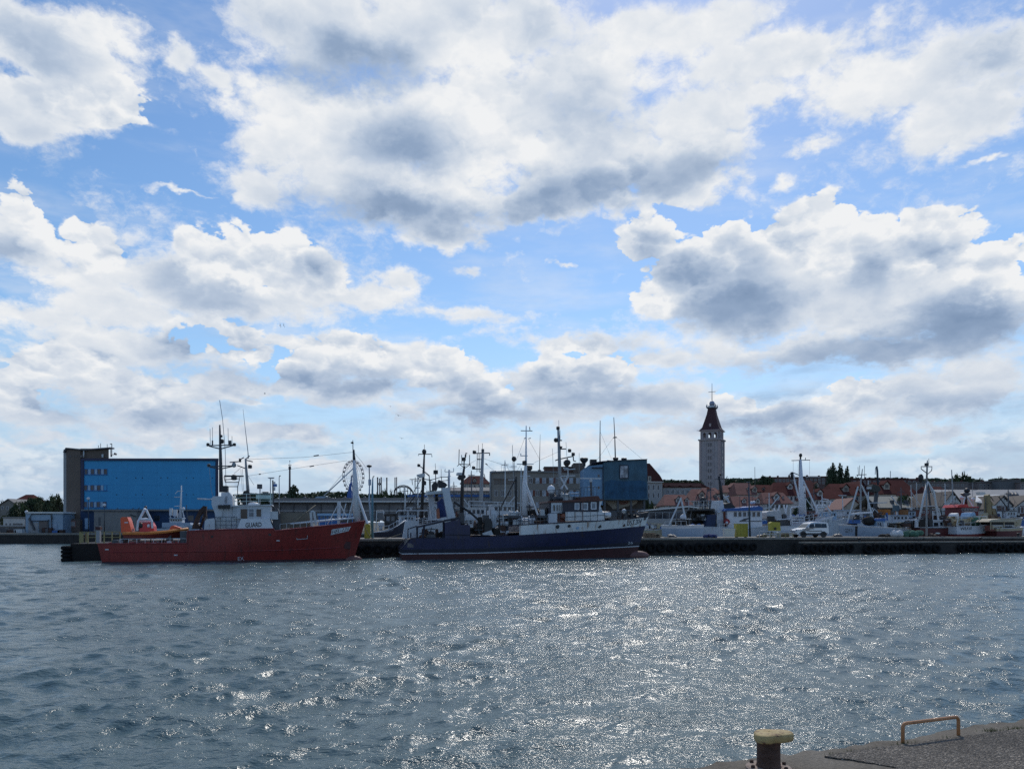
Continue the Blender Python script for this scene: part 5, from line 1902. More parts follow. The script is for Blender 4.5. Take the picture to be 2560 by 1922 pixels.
    K = boat(1120, 1230, 100, ANG2, 'white boat with black lantern mast standing left of the grey ladder mast', white, (1314, 1312, 1298), 4.8)
    K.house(1166, 1270, 1215, 1298, -1.5, 1.5, white, lgrey, [(1170 + 11 * k, 1274, 1177 + 11 * k, 1284) for k in range(4)])
    K.mast([(1154, 1308), (1156, 1200), (1161, 1165)], [.28, .2, .12], black)
    K.poly('lantern', [(1145, 1194), (1148, 1188), (1163, 1187), (1165, 1193), (1159, 1199), (1150, 1199)], -.5, .5, black)
    K.poly('radar', [(1143, 1187), (1144, 1181), (1156, 1181), (1155, 1187)], -.6, .6, lgrey)
    K.bars('crosstree', [[(1143, 1165), (1149, 1160), (1177, 1161), (1175, 1168)], [(1150, 1161), (1162, 1170), (1174, 1162)]], .05, dgrey)
    K.bars('antenna', [[(1147, 1161), (1148, 1123)], [(1155, 1161), (1154, 1137)], [(1174, 1161), (1174, 1137)], [(1160, 1166), (1163, 1136)]], .05, dgrey)
    K.blk('radar_box', 1156.5, 1143, 1164.5, 1151, -.4, .4, black)
    K.bars('radar_box_stay', [[(1160, 1151), (1160, 1168)], [(1164, 1143), (1165, 1132), (1168, 1133)]], .08, dgrey)
    K.bars('derrick', [[(1062, 1254), (1134, 1256)]], .04, lgrey)
    K.rail([(1140, 1312, -2), (1175, 1310, -2), (1222, 1302, -1.6)], .8, white, 9, 3, .03)
    K = boat(1160, 1330, 108, ANG2, 'white boat with tall grey ladder mast behind the navy trawler', greyblue, (1310, 1308, 1294), 5.2)
    K.house(1232, 1262, 1290, 1296, -1.7, 1.7, white, lgrey, [(1237 + 11 * k, 1267, 1244 + 11 * k, 1276) for k in range(5)])
    K.mast([(1201, 1300), (1204, 1200), (1207.5, 1123)], [.32, .24, .18], grey)
    K.blk('mast_top', 1205, 1122, 1210, 1130, -.3, .3, dgrey)
    K.bars('crossarm', [[(1186, 1133), (1224, 1132)], [(1224, 1132), (1224, 1139)], [(1184, 1172), (1204, 1172)]], .07, dgrey)
    K.lamp(K.r, 1186, 1130, black, .42)
    K.lamp(K.r, 1184, 1169, black, .4)
    K.bars('ladder', [[(1193, 1132), (1192, 1180)], [(1200, 1132), (1199, 1180)]] + [[(1193, 1136 + 5 * k), (1200, 1136 + 5 * k)] for k in range(9)], .035, dgrey)
    K.bars('antenna', [[(1196, 1132), (1196, 1112)], [(1206, 1122), (1206, 1108)]], .03, dgrey)
    K.bars('mast_bracket', [[(1199, 1180), (1204, 1181)], [(1192, 1148), (1206, 1148)], [(1214, 1158), (1219, 1162)], [(1204, 1190), (1210, 1184), (1214, 1200)]], .06, dgrey)
    K.rail([(1168, 1310, -2.2), (1240, 1307, -2.2), (1322, 1296, -1.2)], .8, white, 12, 3, .03)
    K.bars('guard_frame', [[(1172, 1252, -1.9), (1300, 1257, -1.9)], [(1174, 1262, -1.9), (1285, 1266, -1.9)], [(1172, 1252, -1.9), (1172, 1310, -1.9)], [(1210, 1254, -1.9), (1210, 1308, -1.9)], [(1245, 1255, -1.9), (1245, 1300, -1.9)], [(1285, 1257, -1.9), (1285, 1300, -1.9)]], .06, lgrey)
    K.bars('wire_stay', [[(1209, 1146), (1290, 1172)], [(1212, 1158), (1240, 1180)], [(1190, 1150), (1150, 1172)]], .016, dgrey)
    K.heap(1215, 1300, -1.2, 3, .8, 1.0, [dgrey, lgrey, black, white], 20, 31)
    K.bars('mast', [[(1287, 1296), (1281, 1120), (1281, 1112)]], .035, grey)
    K.ball('vane', 1285, 1147, .35, black, sz=1.1)
    K.bars('vane_pole', [[(1285, 1147), (1287, 1240)]], .05, dgrey)
    K.bars('lower_arm', [[(1270, 1199), (1290, 1199)], [(1277, 1166), (1292, 1166)]], .05, lgrey)


def boats_right():
    # small grey boat, bow to the left
    K = boat(1653, 1742, 98, ANG2, 'small grey and white boat with bow to the left and grey A frame', greyblue, (1312, 1314, 1313), 3.4, 'left', upper=white, uz=.35)
    K.bars('mast_leg', [[(1672, 1314, -.9), (1703, 1244, 0)], [(1716, 1310, -.9), (1703, 1250, 0)]], .10, lgrey)
    K.bars('boom', [[(1703, 1246), (1715, 1294)]], .07, lgrey)
    K.blk('shelter', 1680, 1320, 1700, 1336, -1.0, 1.0, mat('violet_grey_tarpaulin', (.12, .12, .18), .8))
    K.ball('white_drum', 1708, 1293, .4, white, -.4)
    K.bars('drum_post', [[(1706, 1312), (1706, 1296)]], .08, lgrey)
    K.rail([(1662, 1314, -.8), (1716, 1312, -1.4)], .5, lgrey, 5, 1, .03)
    K.heap(1705, 1312, -.5, 1.4, .5, .8, [dgrey, lgrey, netdark], 10, 6)
    # trawler with blue roof and net drums
    K = boat(1722, 1958, 104, ANG2, 'white trawler with bright blue wheelhouse roof and blue net drums', white, (1316, 1322, 1306), 5.6, upper=white, uz=.5, lower=bluep, lz=.6)
    K.poly('stern_shelter', [(1722, 1338), (1738, 1276), (1784, 1276), (1786, 1284), (1766, 1338)], -.6, 1.9, netdark)
    K.poly('shelter_roof', [(1721, 1277), (1722, 1273), (1786, 1271), (1788, 1276)], -2.2, 2.2, black)
    K.rail([(1722, 1273, -2.1), (1784, 1271, -2.1)], 1.05, lgrey, 6, 2, .03)
    for px in (1731, 1747):
        p = K.g.p(px, 1327, -1.8)
        mb = MB(); mb.torus(p, .72, .26, 'X', 18, 8)
        mb.build('net_drum_rim', mat('bright_blue_net', (.05, .17, .42), .7), K.r, smooth=True)
    K.bars('net_drum', [[(1727, 1327), (1756, 1327)]], .65, netdark, -1.8, 12)
    K.poly('blue_tarpaulin', [(1762, 1341), (1768, 1291), (1765, 1287), (1791, 1285), (1790, 1292), (1786, 1341)], -2.2, -1.2, mat('dark_blue_tarpaulin', (.02, .035, .085), .75, var=.3))
    K.heap(1752, 1300, -1.6, .8, .3, .8, [white, dgrey, lgrey, netdark], 9, 12)
    K.bars('gallows', [[(1729, 1276, -1.5), (1717, 1341, -1.5)], [(1786, 1275, -1.5), (1795, 1341, -1.5)], [(1737, 1260), (1741, 1240), (1746, 1262)], [(1751, 1262), (1770, 1240)], [(1762, 1273), (1768, 1228), (1778, 1222)], [(1782, 1238), (1795, 1250)]], .08, dgrey)
    K.ball('hanging_block', 1757, 1249, .42, black, 0, sz=.9)
    K.bars('block_stay', [[(1757, 1249), (1757, 1273)], [(1768, 1243), (1775, 1272)]], .06, dgrey)
    K.poly('exhaust_stack', [(1790, 1341), (1793, 1278), (1797, 1251), (1807, 1250), (1811, 1272), (1818, 1276), (1818, 1341)], -1.3, .8, white)
    K.ball('deck_light', 1797, 1281, .13, white_clean, -1.4)
    K.mast([(1805, 1252), (1801, 1215), (1797, 1190)], [.24, .2, .13], black)
    K.bars('crossarm', [[(1787, 1198), (1816, 1196)], [(1816, 1196), (1818, 1190)]], .05, dgrey)
    K.ball('vane', 1801, 1186, .16, black)
    K.bars('vane_pole', [[(1801, 1187), (1799, 1198)]], .03, dgrey)
    K.bars('mast_strut', [[(1807, 1246), (1822, 1239)], [(1808, 1238), (1826, 1262)], [(1815, 1240), (1825, 1258)]], .09, lgrey)
    h = K.poly('wheelhouse', [(1820, 1341), (1818, 1277), (1905, 1276), (1906, 1341)], -1.9, 1.9, white_clean)
    K.poly('wheelhouse_roof', [(1811, 1277), (1816, 1271), (1890, 1266), (1896, 1264), (1907, 1268), (1907, 1276)], -2.15, 2.15, mat('bright_blue_roof', (.03, .11, .34), .5))
    for k in range(6):
        a = 1834.5 + 11.6 * k
        K.win(a, 1279.5, a + 7, 1290.5, -1.9, lgrey, dark_glass, h, .04)
    K.poly('side_stripe', [(1848, 1303), (1860, 1296), (1877, 1293), (1876, 1295), (1862, 1301.5), (1904, 1301), (1904, 1303)], -1.96, -1.902, dgrey, h)
    K.blk('doorway', 1809, 1279, 1818, 1318, -1.4, 1.0, brownred)
    K.ball('life_ring', 1817, 1304, .42, mat('red_life_ring', (.30, .03, .03), .5), -2.05)
    K.ball('life_ring_white', 1817, 1306, .17, white_clean, -2.4)
    K.blk('dark_scupper', 1877, 1319, 1887, 1321.5, -2.0, -1.905, black, h)
    K.blk('dark_scupper', 1889, 1318.5, 1904, 1321, -2.0, -1.905, black, h)
    K.poly('winch_mouth', [(1811, 1272), (1813, 1259), (1826, 1256), (1838, 1266), (1838, 1271)], -1.2, 1.2, black)
    K.bars('antenna', [[(1867, 1268), (1867, 1240)], [(1881, 1267), (1881, 1240)], [(1849, 1268), (1849, 1240)], [(1888, 1266), (1887, 1167)]], .03, dgrey)
    K.ball('search_light', 1879, 1256, .2, white_clean, -1.0)
    K.ball('search_light', 1885, 1255, .2, white_clean, -1.0)
    K.bars('light_post', [[(1879, 1256, -1), (1879, 1268, -1)], [(1885, 1255, -1), (1885, 1268, -1)]], .04, dgrey)
    # white trawler with the tall mast, bow to the right
    K = boat(1905, 2083, 106, ANG2, 'white fishing boat with tall white mast and bow to the right beside the van', white, (1316, 1312, 1290), 5.4, upper=white_clean, uz=.55, rake=1.9, lower=bluep, lz=.5)
    mm = K.mast([(2006, 1296), (2003, 1220), (2001, 1148)], [.5, .34, .17], white_clean)
    K.mast([(2001, 1148), (2001.5, 1138)], [.12, .1], black, name='topmast')
    K.ball('vane', 2001.5, 1138, .22, black, sz=1.3)
    K.bars('crossarm', [[(1979, 1151), (2025, 1149.5)], [(2013, 1150), (2014, 1144)]], .05, dgrey)
    K.bars('mast_leg', [[(2007, 1198), (2047, 1284, -.8)], [(1982, 1183), (2003, 1268)]], .13, white_clean)
    K.bars('mast_leg', [[(2012, 1290), (2009, 1215)]], .22, white_clean, .5)
    K.bars('derrick_head', [[(1980, 1180), (1999, 1188)], [(1971, 1189), (1979, 1181)], [(2003, 1222), (2023, 1244)], [(2011, 1244), (2030, 1243)]], .06, dgrey)
    K.bar('dark_block', [(1980, 1180), (1980, 1198)], .2, black)
    K.bars('antenna', [[(1999, 1150), (1999, 1185)]], .09, grey)
    K.bars('hanging_wire', [[(1983, 1151), (1983, 1178)], [(2024, 1150), (2024, 1188)], [(1995, 1160), (1996, 1184)]], .014, dgrey)
    K.poly('deck_tent', [(1917, 1296), (1916, 1281), (1922, 1277), (1952, 1275), (1955, 1298)], -1.4, 1.2, mat('pale_grey_tarpaulin', (.48, .49, .50), .7))
    K.blk('dark_winch', 1921, 1290, 1937, 1306, -1.8, -1.5, black)
    K.poly('deckhouse', [(1951, 1316), (1951, 1299), (1978, 1298), (1978, 1316)], -1.7, 1.7, dgrey)
    K.bars('stern_gantry', [[(1977, 1312, -2), (1976, 1272, -2), (1981, 1267, -2), (2004, 1266, -2)], [(1935, 1270), (1945, 1300)], [(1960, 1262), (1968, 1298)], [(1968, 1262), (1962, 1298)], [(1949, 1262), (1941, 1296)]], .1, white_clean)
    K.bars('guard_frame', [[(1980, 1314, -2.3), (1980, 1291, -2.3), (2010, 1292, -2.3), (2011, 1312, -2.3)], [(1980, 1299, -2.3), (2011, 1299, -2.3)], [(1980, 1305, -2.3), (2011, 1305, -2.3)], [(1941, 1299, -2.3), (1980, 1296, -2.3)]], .08, white_clean)
    K.rail([(2012, 1303, -2.2), (2045, 1298, -1.6), (2078, 1291, -.3)], .75, white, 8, 2, .035)
    K.bars('bow_frame', [[(2047, 1297, -1), (2047, 1276, -1), (2070, 1273, -.5), (2074, 1288, -.3)], [(2030, 1300, -1.5), (2052, 1292, -1)]], .07, lgrey)
    hp = K.h.patch(K.hg, (2053, 1309.5), (2072, 1304), (2074, 1298.5), (2054, 1303))
    lettering('WLA 124', lambda a, b: hp(a, b, .02), dgrey, K.r, 0.0)
    K.heap(1990, 1300, -1.0, 2.2, .8, 1.0, [dgrey, white, lgrey, bluep, netdark], 22, 77)
    K.blk('scuff_board', 2036, 1313, 2044, 1317, -2.75, -2.4, dgrey)
    # boat behind it with pale blue stern house
    K = boat(2010, 2108, 124, ANG2, 'white boat with pale blue deckhouse and white gantry behind the tall white mast', white, (1304, 1303, 1294), 4.8)
    K.house(2074, 1280, 2091, 1298, -1.3, 1.3, sky_bluep, white, [(2077, 1283, 2081, 1289), (2084, 1283, 2088, 1289)])
    K.bars('gantry', [[(2038, 1304, -1.2), (2043, 1262, -1.2), (2062, 1262, -1.2), (2082, 1284, -1.2)], [(2046, 1268, -1.2), (2060, 1268, -1.2)]], .12, white_clean)
    K.mast([(2056, 1300), (2055, 1238)], [.12, .06], white)
    K.bars('radar_arm', [[(2050, 1252), (2082, 1254)], [(2055, 1246), (2072, 1249)], [(2078, 1254), (2073, 1266)]], .07, white_clean)
    K.rail([(2016, 1304, -1.9), (2060, 1303, -1.9), (2102, 1296, -.9)], .7, white, 8, 2, .03)
    K.heap(2030, 1302, -1, 2, .8, 1.5, [dgrey, brownred, lgrey], 10, 9)
    # grey white boat, bow left
    K = boat(2096, 2262, 103, ANG2, 'pale blue grey boat with bow to the left and small blue wheelhouse', greyblue, (1322, 1318, 1311), 5.0, 'left', upper=white, uz=.12, lower=bluep, lz=.35)
    hp = K.h.patch(K.hg, (2113.5, 1320), (2101, 1316.5), (2101, 1312), (2114, 1315), 0.0)
    side = K.side
    def hp2(a, b, o=.03):
        u, z = .965 - .058 * a, 0
        zt = K.h.zd(u)
        return K.h.pt(u, zt - 1.0 + .55 * b, side, o)
    lettering('GDY-9', lambda a, b: hp2(a, b), dgrey, K.r, 0.0)
    mb = MB()
    for (u0, u1) in ((.862, .882),):
        q = [K.h.pt(u, z, side, .02) for u, z in ((u0, .2), (u1, .2), (u1, K.h.zd(u1) - .1), (u0, K.h.zd(u0) - .1))]
        mb.sheet(*q, th=.02)
    mb.build('dark_fender_board', black, K.r)
    K.house(2191, 1302, 2213, 1319, -1.3, 1.3, sky_bluep, bluep, [(2193, 1305, 2196.5, 1313), (2198.5, 1305, 2202, 1314), (2204, 1305, 2208, 1314)], white, dark_glass, 3.5)
    K.poly('wheelhouse_top', [(2188, 1299), (2190, 1296), (2214, 1295), (2215, 1299)], -1.4, 1.4, bluep)
    K.blk('dark_shelter', 2216, 1307, 2260, 1309, -1.8, 1.8, black)
    K.bars('shelter_post', [[(2217, 1309, -1.7), (2217, 1323, -1.7)], [(2236, 1309, -1.7), (2236, 1323, -1.7)], [(2258, 1309, -1.7), (2258, 1323, -1.7)]], .06, dgrey)
    K.heap(2238, 1322, -1.0, 2.2, .8, .9, [dgrey, lgrey, netdark, white, rustbrown, tan], 18, 13)
    K.bars('mast_leg', [[(2118, 1307, -.8), (2145, 1216, 0)], [(2185, 1306, -.8), (2167, 1240, 0), (2153, 1212, 0)]], .11, lgrey)
    K.bars('mast', [[(2151, 1300), (2152, 1205), (2156, 1172)]], [.12, .1, .05], grey)
    K.bars('crossarm', [[(2142, 1187), (2166, 1186)], [(2142, 1187), (2145, 1191)]], .05, dgrey)
    K.bars('antenna', [[(2146, 1187), (2145, 1167)], [(2149, 1187), (2149, 1163)], [(2161, 1210), (2161, 1164)], [(2155, 1187), (2155, 1180)]], .03, dgrey)
    K.poly('long_white_derrick', [(2128, 1283), (2150, 1280), (2182, 1278), (2182, 1282), (2150, 1284.5), (2128, 1286)], -.8, -.5, white_clean)
    K.bars('derrick_post', [[(2152, 1283, -.6), (2152, 1306, -.6)], [(2176, 1280, -.6), (2176, 1306, -.6)]], .08, lgrey)
    K.bars('guard_frame', [[(2132, 1305, -1.6), (2134, 1292, -1.6), (2152, 1292, -1.6), (2158, 1306, -1.6)], [(2134, 1297, -1.6), (2155, 1297, -1.6)]], .06, dgrey)
    K.poly('blue_box', [(2133, 1308), (2133, 1299), (2151, 1299), (2151, 1308)], -1.2, .2, bluep)
    K.ball('roll_of_net', 2172, 1302, .6, netdark, -.6, sx=1.6)
    # green net heap and drums on its stern
    K.poly('net_roller', [(2253, 1340), (2253, 1322), (2258, 1318), (2268, 1318), (2270, 1340)], -1.9, -1.0, lgrey)
    # boat behind with orange gear, blue lamp box and dark mast
    K = boat(2168, 2290, 120, ANG2, 'boat with orange gear on deck and dark lamp mast behind the blue wheelhouse', white, (1306, 1304, 1296), 5.0)
    K.blk('orange_net_bin', 2214, 1273, 2226, 1287, -1.2, .6, mat('orange_gear', (.42, .15, .03), .8, var=.3))
    K.blk('orange_net_bin', 2258, 1274, 2271, 1288, -1.2, .6, mat('brown_orange_gear', (.24, .11, .04), .8, var=.3))
    K.blk('bin_stand', 2212, 1287, 2272, 1304, -1.4, 1.4, white)
    K.house(2232, 1289, 2272, 1304, -1.6, 1.6, white, greyblue, [(2235 + 9 * k, 1291.5, 2240 + 9 * k, 1297) for k in range(4)])
    K.mast([(2243, 1300), (2244, 1270)], [.2, .2], lgrey)
    K.blk('lamp_box', 2240, 1263, 2249, 1277, -.4, .4, mat('dark_teal_box', (.04, .09, .12), .4))
    K.mast([(2186, 1304), (2190, 1240), (2192, 1225)], [.3, .3, .2], dgrey)
    K.poly('lookout', [(2180, 1216), (2183, 1210), (2197, 1214), (2203, 1224), (2196, 1230), (2182, 1228)], -.6, .6, mat('dark_bronze', (.035, .04, .035), .6))
    K.mast([(2195, 1212), (2193, 1176), (2191.5, 1165)], [.12, .16, .13], mat('dark_teal_paint', (.03, .055, .08), .5), name='topmast')
    K.blk('floodlights', 2173, 1217, 2190, 1222, -.5, .1, lgrey)
    K.bars('stay_pole', [[(2189, 1168), (2188, 1186)], [(2226, 1177), (2226, 1196)], [(2185, 1270), (2200, 1287)], [(2210, 1276), (2232, 1296)]], .05, grey)
    K.bars('lamp_tower_rail', [[(2172, 1257, -.8), (2218, 1256, -.8)], [(2176, 1288, -.8), (2186, 1272, -.8), (2204, 1290, -.8)]], .07, white)
    K.heap(2190, 1300, -1.0, 1.6, .6, 1.6, [dgrey, bluep, lgrey, rustbrown], 14, 3)
    # dark red boat with white wheelhouse and grey A mast
    K = boat(2278, 2390, 101, ANG2, 'dark red boat with white wheelhouse under a grey tripod mast', mat('maroon_hull_paint', (.10, .018, .02), .5, streak=.3), (1318, 1318, 1310), 4.6, upper=mat('black_bulwark', (.02, .012, .014), .5), uz=.15)
    h = K.house(2321, 1302, 2376, 1321, -1.6, 1.6, white_clean, white_clean, [(2325, 1305, 2330, 1317), (2334, 1306, 2345, 1316), (2350, 1305, 2356, 1313), (2363, 1304, 2368, 1312)], lgrey, dark_glass, 2.6, 2)
    K.mast([(2296, 1305, -1.2), (2318, 1203, 0)], [.14, .12], lgrey, name='mast_leg')
    K.mast([(2346, 1300, -1.2), (2335, 1230), (2318, 1203, 0)], [.12, .12, .12], lgrey, name='mast_leg')
    K.mast([(2330, 1298, 1.2), (2318, 1203, 0)], [.15, .12], dgrey, name='mast_leg')
    K.mast([(2316.5, 1206), (2318, 1160), (2318.5, 1150)], [.12, .1, .05], grey)
    K.bars('crossarm', [[(2303, 1172), (2303, 1166), (2330, 1166), (2329, 1176), (2319, 1185)], [(2303, 1172), (2316, 1182)]], .06, dgrey)
    K.blk('mast_lamp', 2318, 1157, 2322, 1164, -.25, .25, black)
    K.bars('antenna', [[(2322, 1158), (2322, 1146)]], .03, dgrey)
    K.ball('vane', 2302, 1195, .34, black, 0, sz=1.6)
    K.bars('vane_arm', [[(2302, 1195), (2308, 1210), (2314, 1222)]], .06, dgrey)
    K.bars('stay_bar', [[(2276, 1226), (2300, 1262)], [(2306, 1265), (2338, 1264)], [(2320, 1205), (2352, 1288)]], .05, lgrey)
    K.bars('guard_frame', [[(2332, 1300, -.8), (2332, 1277, -.8), (2342, 1276, -.8), (2344, 1298, -.8)], [(2333, 1287, -.8), (2343, 1286, -.8)]], .06, lgrey)
    K.heap(2300, 1316, -1.2, 2.0, .8, 1.0, [black, dgrey, rustbrown, netdark, white], 16, 43)
    K.heap(2350, 1300, 0, 1.6, .8, .6, [black, dgrey, rustbrown], 10, 44)
    K.ball('side_fender', 2344, 1333, .22, offwhite, -2.5, sx=1.6, sz=.6)
    # red and white boat with the number on the bow
    K = boat(2368, 2480, 100, ANG2, 'red and white boat with number on its bow at the right of the pier', mat('crimson_hull_paint', (.16, .018, .02), .5, streak=.3), (1316, 1315, 1311), 4.6, upper=white, uz=.95, rake=1.6)
    hp = K.h.patch(K.hg, (2400, 1325), (2429, 1323), (2430, 1316), (2401, 1317.5))
    lettering('WŁA 65', lambda a, b: hp(a, b, .02), letter, K.r, 0.008)
    K.poly('bow_cover', [(2430, 1313), (2424, 1292), (2428, 1281), (2437, 1280), (2440, 1290), (2446, 1313)], -.8, .8, sky_bluep)
    K.ball('folded_net', 2437, 1302, .7, netgreen, -.9, sx=1.3)
    K.blk('crate', 2405, 1296, 2424, 1311, -1.2, .2, tan)
    K.poly('white_hood', [(2388, 1290), (2390, 1284), (2396, 1282), (2398, 1290)], -.6, .6, white_clean)
    K.bars('hood_post', [[(2392, 1290), (2391, 1312)]], .2, white)
    K.bars('frame', [[(2391, 1314, -1.6), (2397, 1292, -1.6), (2440, 1291, -1.6), (2466, 1290, -1.6), (2470, 1310, -1)], [(2404, 1292, -1.6), (2402, 1313, -1.6)], [(2447, 1291, -1.6), (2452, 1312, -1.6)]], .06, lgrey)
    K.rail([(2395, 1315, -2), (2430, 1314, -1.9), (2470, 1311, -.6)], .4, lgrey, 7, 1, .03)
    K.heap(2400, 1312, -1.0, 1.8, .8, .9, [dgrey, tan, rustbrown, white, wood], 16, 52)
    # small boat behind with bright red cabin roof and radars
    K = boat(2352, 2460, 116, ANG2, 'boat with bright red cabin roof and white radar tripod behind the numbered bow', white, (1302, 1300, 1292), 4.4)
    h = K.house(2398, 1268, 2446, 1292, -1.4, 1.4, mat('wine_red_cabin', (.14, .02, .025), .5), redbright, [(2405 + 8 * k, 1271, 2410 + 8 * k, 1277) for k in range(5)], white)
    K.poly('red_roof', [(2393, 1268), (2398, 1261), (2418, 1260), (2424, 1268)], -1.5, 1.5, redbright)
    K.bars('tripod_leg', [[(2402, 1284, -.9), (2413, 1240), (2415, 1236)], [(2445, 1286, -.9), (2418, 1243)]], .09, white_clean)
    K.ball('radome', 2404, 1243, .28, white_clean, 0, sz=.8)
    K.ball('radome', 2432, 1247, .3, white_clean, 0, sz=.8)
    K.bars('radome_post', [[(2404, 1244), (2404, 1262)], [(2432, 1248), (2434, 1268)]], .05, lgrey)
    K.mast([(2415, 1262), (2415, 1232)], [.2, .1], black)
    K.ball('lantern', 2417.5, 1226, .42, black, 0, sz=.9)
    K.poly('radar_yoke', [(2407, 1233), (2411, 1231), (2424, 1232), (2428, 1235), (2416, 1241)], -.3, .3, dgrey)
    K.bars('long_pole', [[(2402, 1286), (2420, 1256)]], .09, tan)
    K.heap(2380, 1298, -1, 1.4, .6, .9, [tan, dgrey, rustbrown, netdark], 12, 66)
    K.bars('pole', [[(2382, 1258), (2381, 1218), (2379, 1174)]], [.08, .09, .06], grey)
    K.bars('pole_base', [[(2382, 1258), (2383, 1298)]], .08, grey)
    K.bars('antenna', [[(2431, 1252), (2432, 1205)], [(2428, 1226), (2444, 1224)]], .03, grey)
    # tan crane boat and canopy boat at the right edge
    K = boat(2440, 2552, 112, ANG2, 'boat with tan deck crane in front of the gabled fish huts', tan, (1300, 1299, 1293), 4.8)
    K.poly('crane_post', [(2471, 1300), (2470, 1238), (2473, 1235), (2476, 1238), (2478, 1262), (2482, 1298)], -.4, .4, mat('ochre_crane_paint', (.26, .20, .10), .6, rust=.3))
    K.poly('crane_jib', [(2478, 1252), (2485, 1262), (2492, 1288), (2502, 1298), (2488, 1298), (2480, 1275)], -.3, .3, mat('ochre_crane_paint', (.26, .20, .10), .6, rust=.3))
    K.bars('crane_ram', [[(2488, 1270), (2495, 1294)], [(2465, 1244), (2464, 1296)], [(2476, 1240), (2484, 1252)]], .07, dgrey)
    K.blk('control_box', 2482, 1264, 2490, 1271, -.5, 0, lgrey)
    K.heap(2470, 1296, -1, 1.6, .6, 1.0, [tan, dgrey, wood, rustbrown], 12, 71)
    K = boat(2470, 2552, 99, ANG2, 'maroon boat with flat tan canopy at the right end of the pier', mat('maroon_hull_paint', (.10, .018, .02), .5, streak=.3), (1320, 1319, 1316), 4.0, upper=tan, uz=.35)
    K.poly('canopy', [(2471, 1304), (2478, 1299), (2502, 1296), (2540, 1297), (2547, 1303.5)], -1.9, 1.6, mat('tan_canvas', (.46, .40, .30), .8))
    K.blk('canopy_shade_block', 2480, 1304.5, 2536, 1312, -1.3, 1.3, black)  # black block stands in for the shade beneath the canopy
    K.bars('canopy_post', [[(2477, 1303.5, -1.7), (2477, 1325, -1.7)], [(2541, 1303.5, -1.7), (2541, 1322, -1.7)], [(2510, 1303, -1.7), (2510, 1322, -1.7)]], .06, tan)
    K.blk('white_bench', 2482, 1312.5, 2535, 1314.5, -1.6, -1.2, white)
    K.heap(2505, 1326, -1.4, 2.0, .3, .7, [tan, dgrey, brownred, wood], 14, 88)
    K.ball('white_buoy', 2553, 1328, .4, white_clean, -1.0, sz=1.5)
    # green net bales on the pier between the boats
    for (a, b, py, lab, m, sx) in ((2262, 2312, 1323, 'large folded green net bale on the pier left of the dark red boat', netgreen, 1.0), (2232, 2262, 1324, 'grey net roller bale on the pier beside the green net', lgrey, .8)):
        g = on_pier((a + b) / 2, 3.2, 0.0)
        mb = MB()
        x0, x1, z = g.x(a), g.x(b), g.z(py, a)
        for k in range(18):
            mb.ball((R.uniform(x0 + .2, x1 - .2), R.uniform(0, .8), z * R.uniform(.25, .62)), z * R.uniform(.32, .42), 8, sx=1.3)
        o = mb.build('net_bale', m, smooth=True)
        o.location = (g.x0, g.y0, g.z0)
        tag(o, lab, 'net')
    # masts of two more boats further in
    K = boat(2090, 2180, 136, ANG2, 'far white boat whose single thin mast rises left of the blue wheelhouse', white, (1296, 1295, 1290), 4.4)
    K.mast([(2108, 1292), (2106, 1240)], [.1, .06], lgrey)
    K.bars('crossarm', [[(2096, 1238), (2116, 1238)]], .06, lgrey)
    K.house(2112, 1276, 2150, 1290, -1.4, 1.4, white, greyblue, [(2117 + 9 * k, 1279, 2122 + 9 * k, 1284) for k in range(3)])
    K.rail([(2096, 1295, -1.9), (2140, 1294, -1.9)], .7, white, 6, 2, .03)
    K = boat(2280, 2372, 138, ANG2, 'far grey boat with two thin poles behind the tripod mast', lgrey, (1296, 1295, 1290), 4.4)
    K.bars('pole', [[(2268 + 13, 1294), (2264 + 13, 1212)], [(2293, 1294), (2291, 1206)]], .06, lgrey)
    K.house(2300, 1274, 2345, 1291, -1.5, 1.5, brownred, dgrey, [(2305 + 10 * k, 1277, 2311 + 10 * k, 1282) for k in range(4)])
    # boats between the navy bow and the small grey boat, and by the dark glazed shed
    K = boat(1598, 1668, 104, ANG2, 'low tan open boat between the navy bow and the small grey boat', tan, (1324, 1324, 1318), 3.2)
    K.poly('cabin', [(1620, 1322), (1622, 1312), (1648, 1312), (1654, 1322)], -.9, .9, dgrey)
    K.bars('cabin_rail', [[(1618, 1322, -1), (1621, 1308, -1), (1655, 1309, -1), (1658, 1320, -1)]], .06, tan)
    K.heap(1640, 1320, -.8, 1.6, .4, .6, [lgrey, white, bluep, tan], 10, 95)


    for k, (a, b, Y, m, hm, mx, top, lab) in enumerate((
            (1752, 1850, 126, dgrey, navydark, 1776, 1214, 'dark hulled boat behind the blue tarpaulin of the white trawler'),
            (1862, 1952, 128, white, bluep, 1922, 1232, 'blue hulled boat behind the pale deck tent'),
            (1986, 2072, 134, brownred, navydark, 2034, 1222, 'dark boat with brown cabin behind the tall white mast'),
            (2140, 2216, 132, white, navydark, 2170, 1200, 'dark boat behind the grey mast legs of the pale blue grey boat'),
            (2226, 2318, 134, greyblue, dgrey, 2252, 1218, 'dark grey boat behind the green net bale'),
            (2330, 2420, 130, lgrey, navydark, 2362, 1208, 'dark boat with thin mast right of the grey tripod mast'),
            (2484, 2566, 124, white, bluep, 2520, 1222, 'blue boat with thin mast behind the tan canopy'),
            (1034, 1120, 122, dgrey, navydark, 1044, 1190, 'dark boat with thin mast left of the black foremast'),
            (1128, 1214, 120, greyblue, black, 1178, 1176, 'black boat with rigged mast behind the stern gantry'),
            (984, 1062, 116, dgrey, black, 1012, 1216, 'black boat with short mast behind the white shelter at the navy stern'),
            (1086, 1166, 128, brownred, navydark, 1134, 1204, 'dark boat with brown cabin behind the black lantern mast'),
            (1236, 1330, 122, white, dgrey, 1262, 1150, 'dark grey boat with thin mast in front of the office block'))):
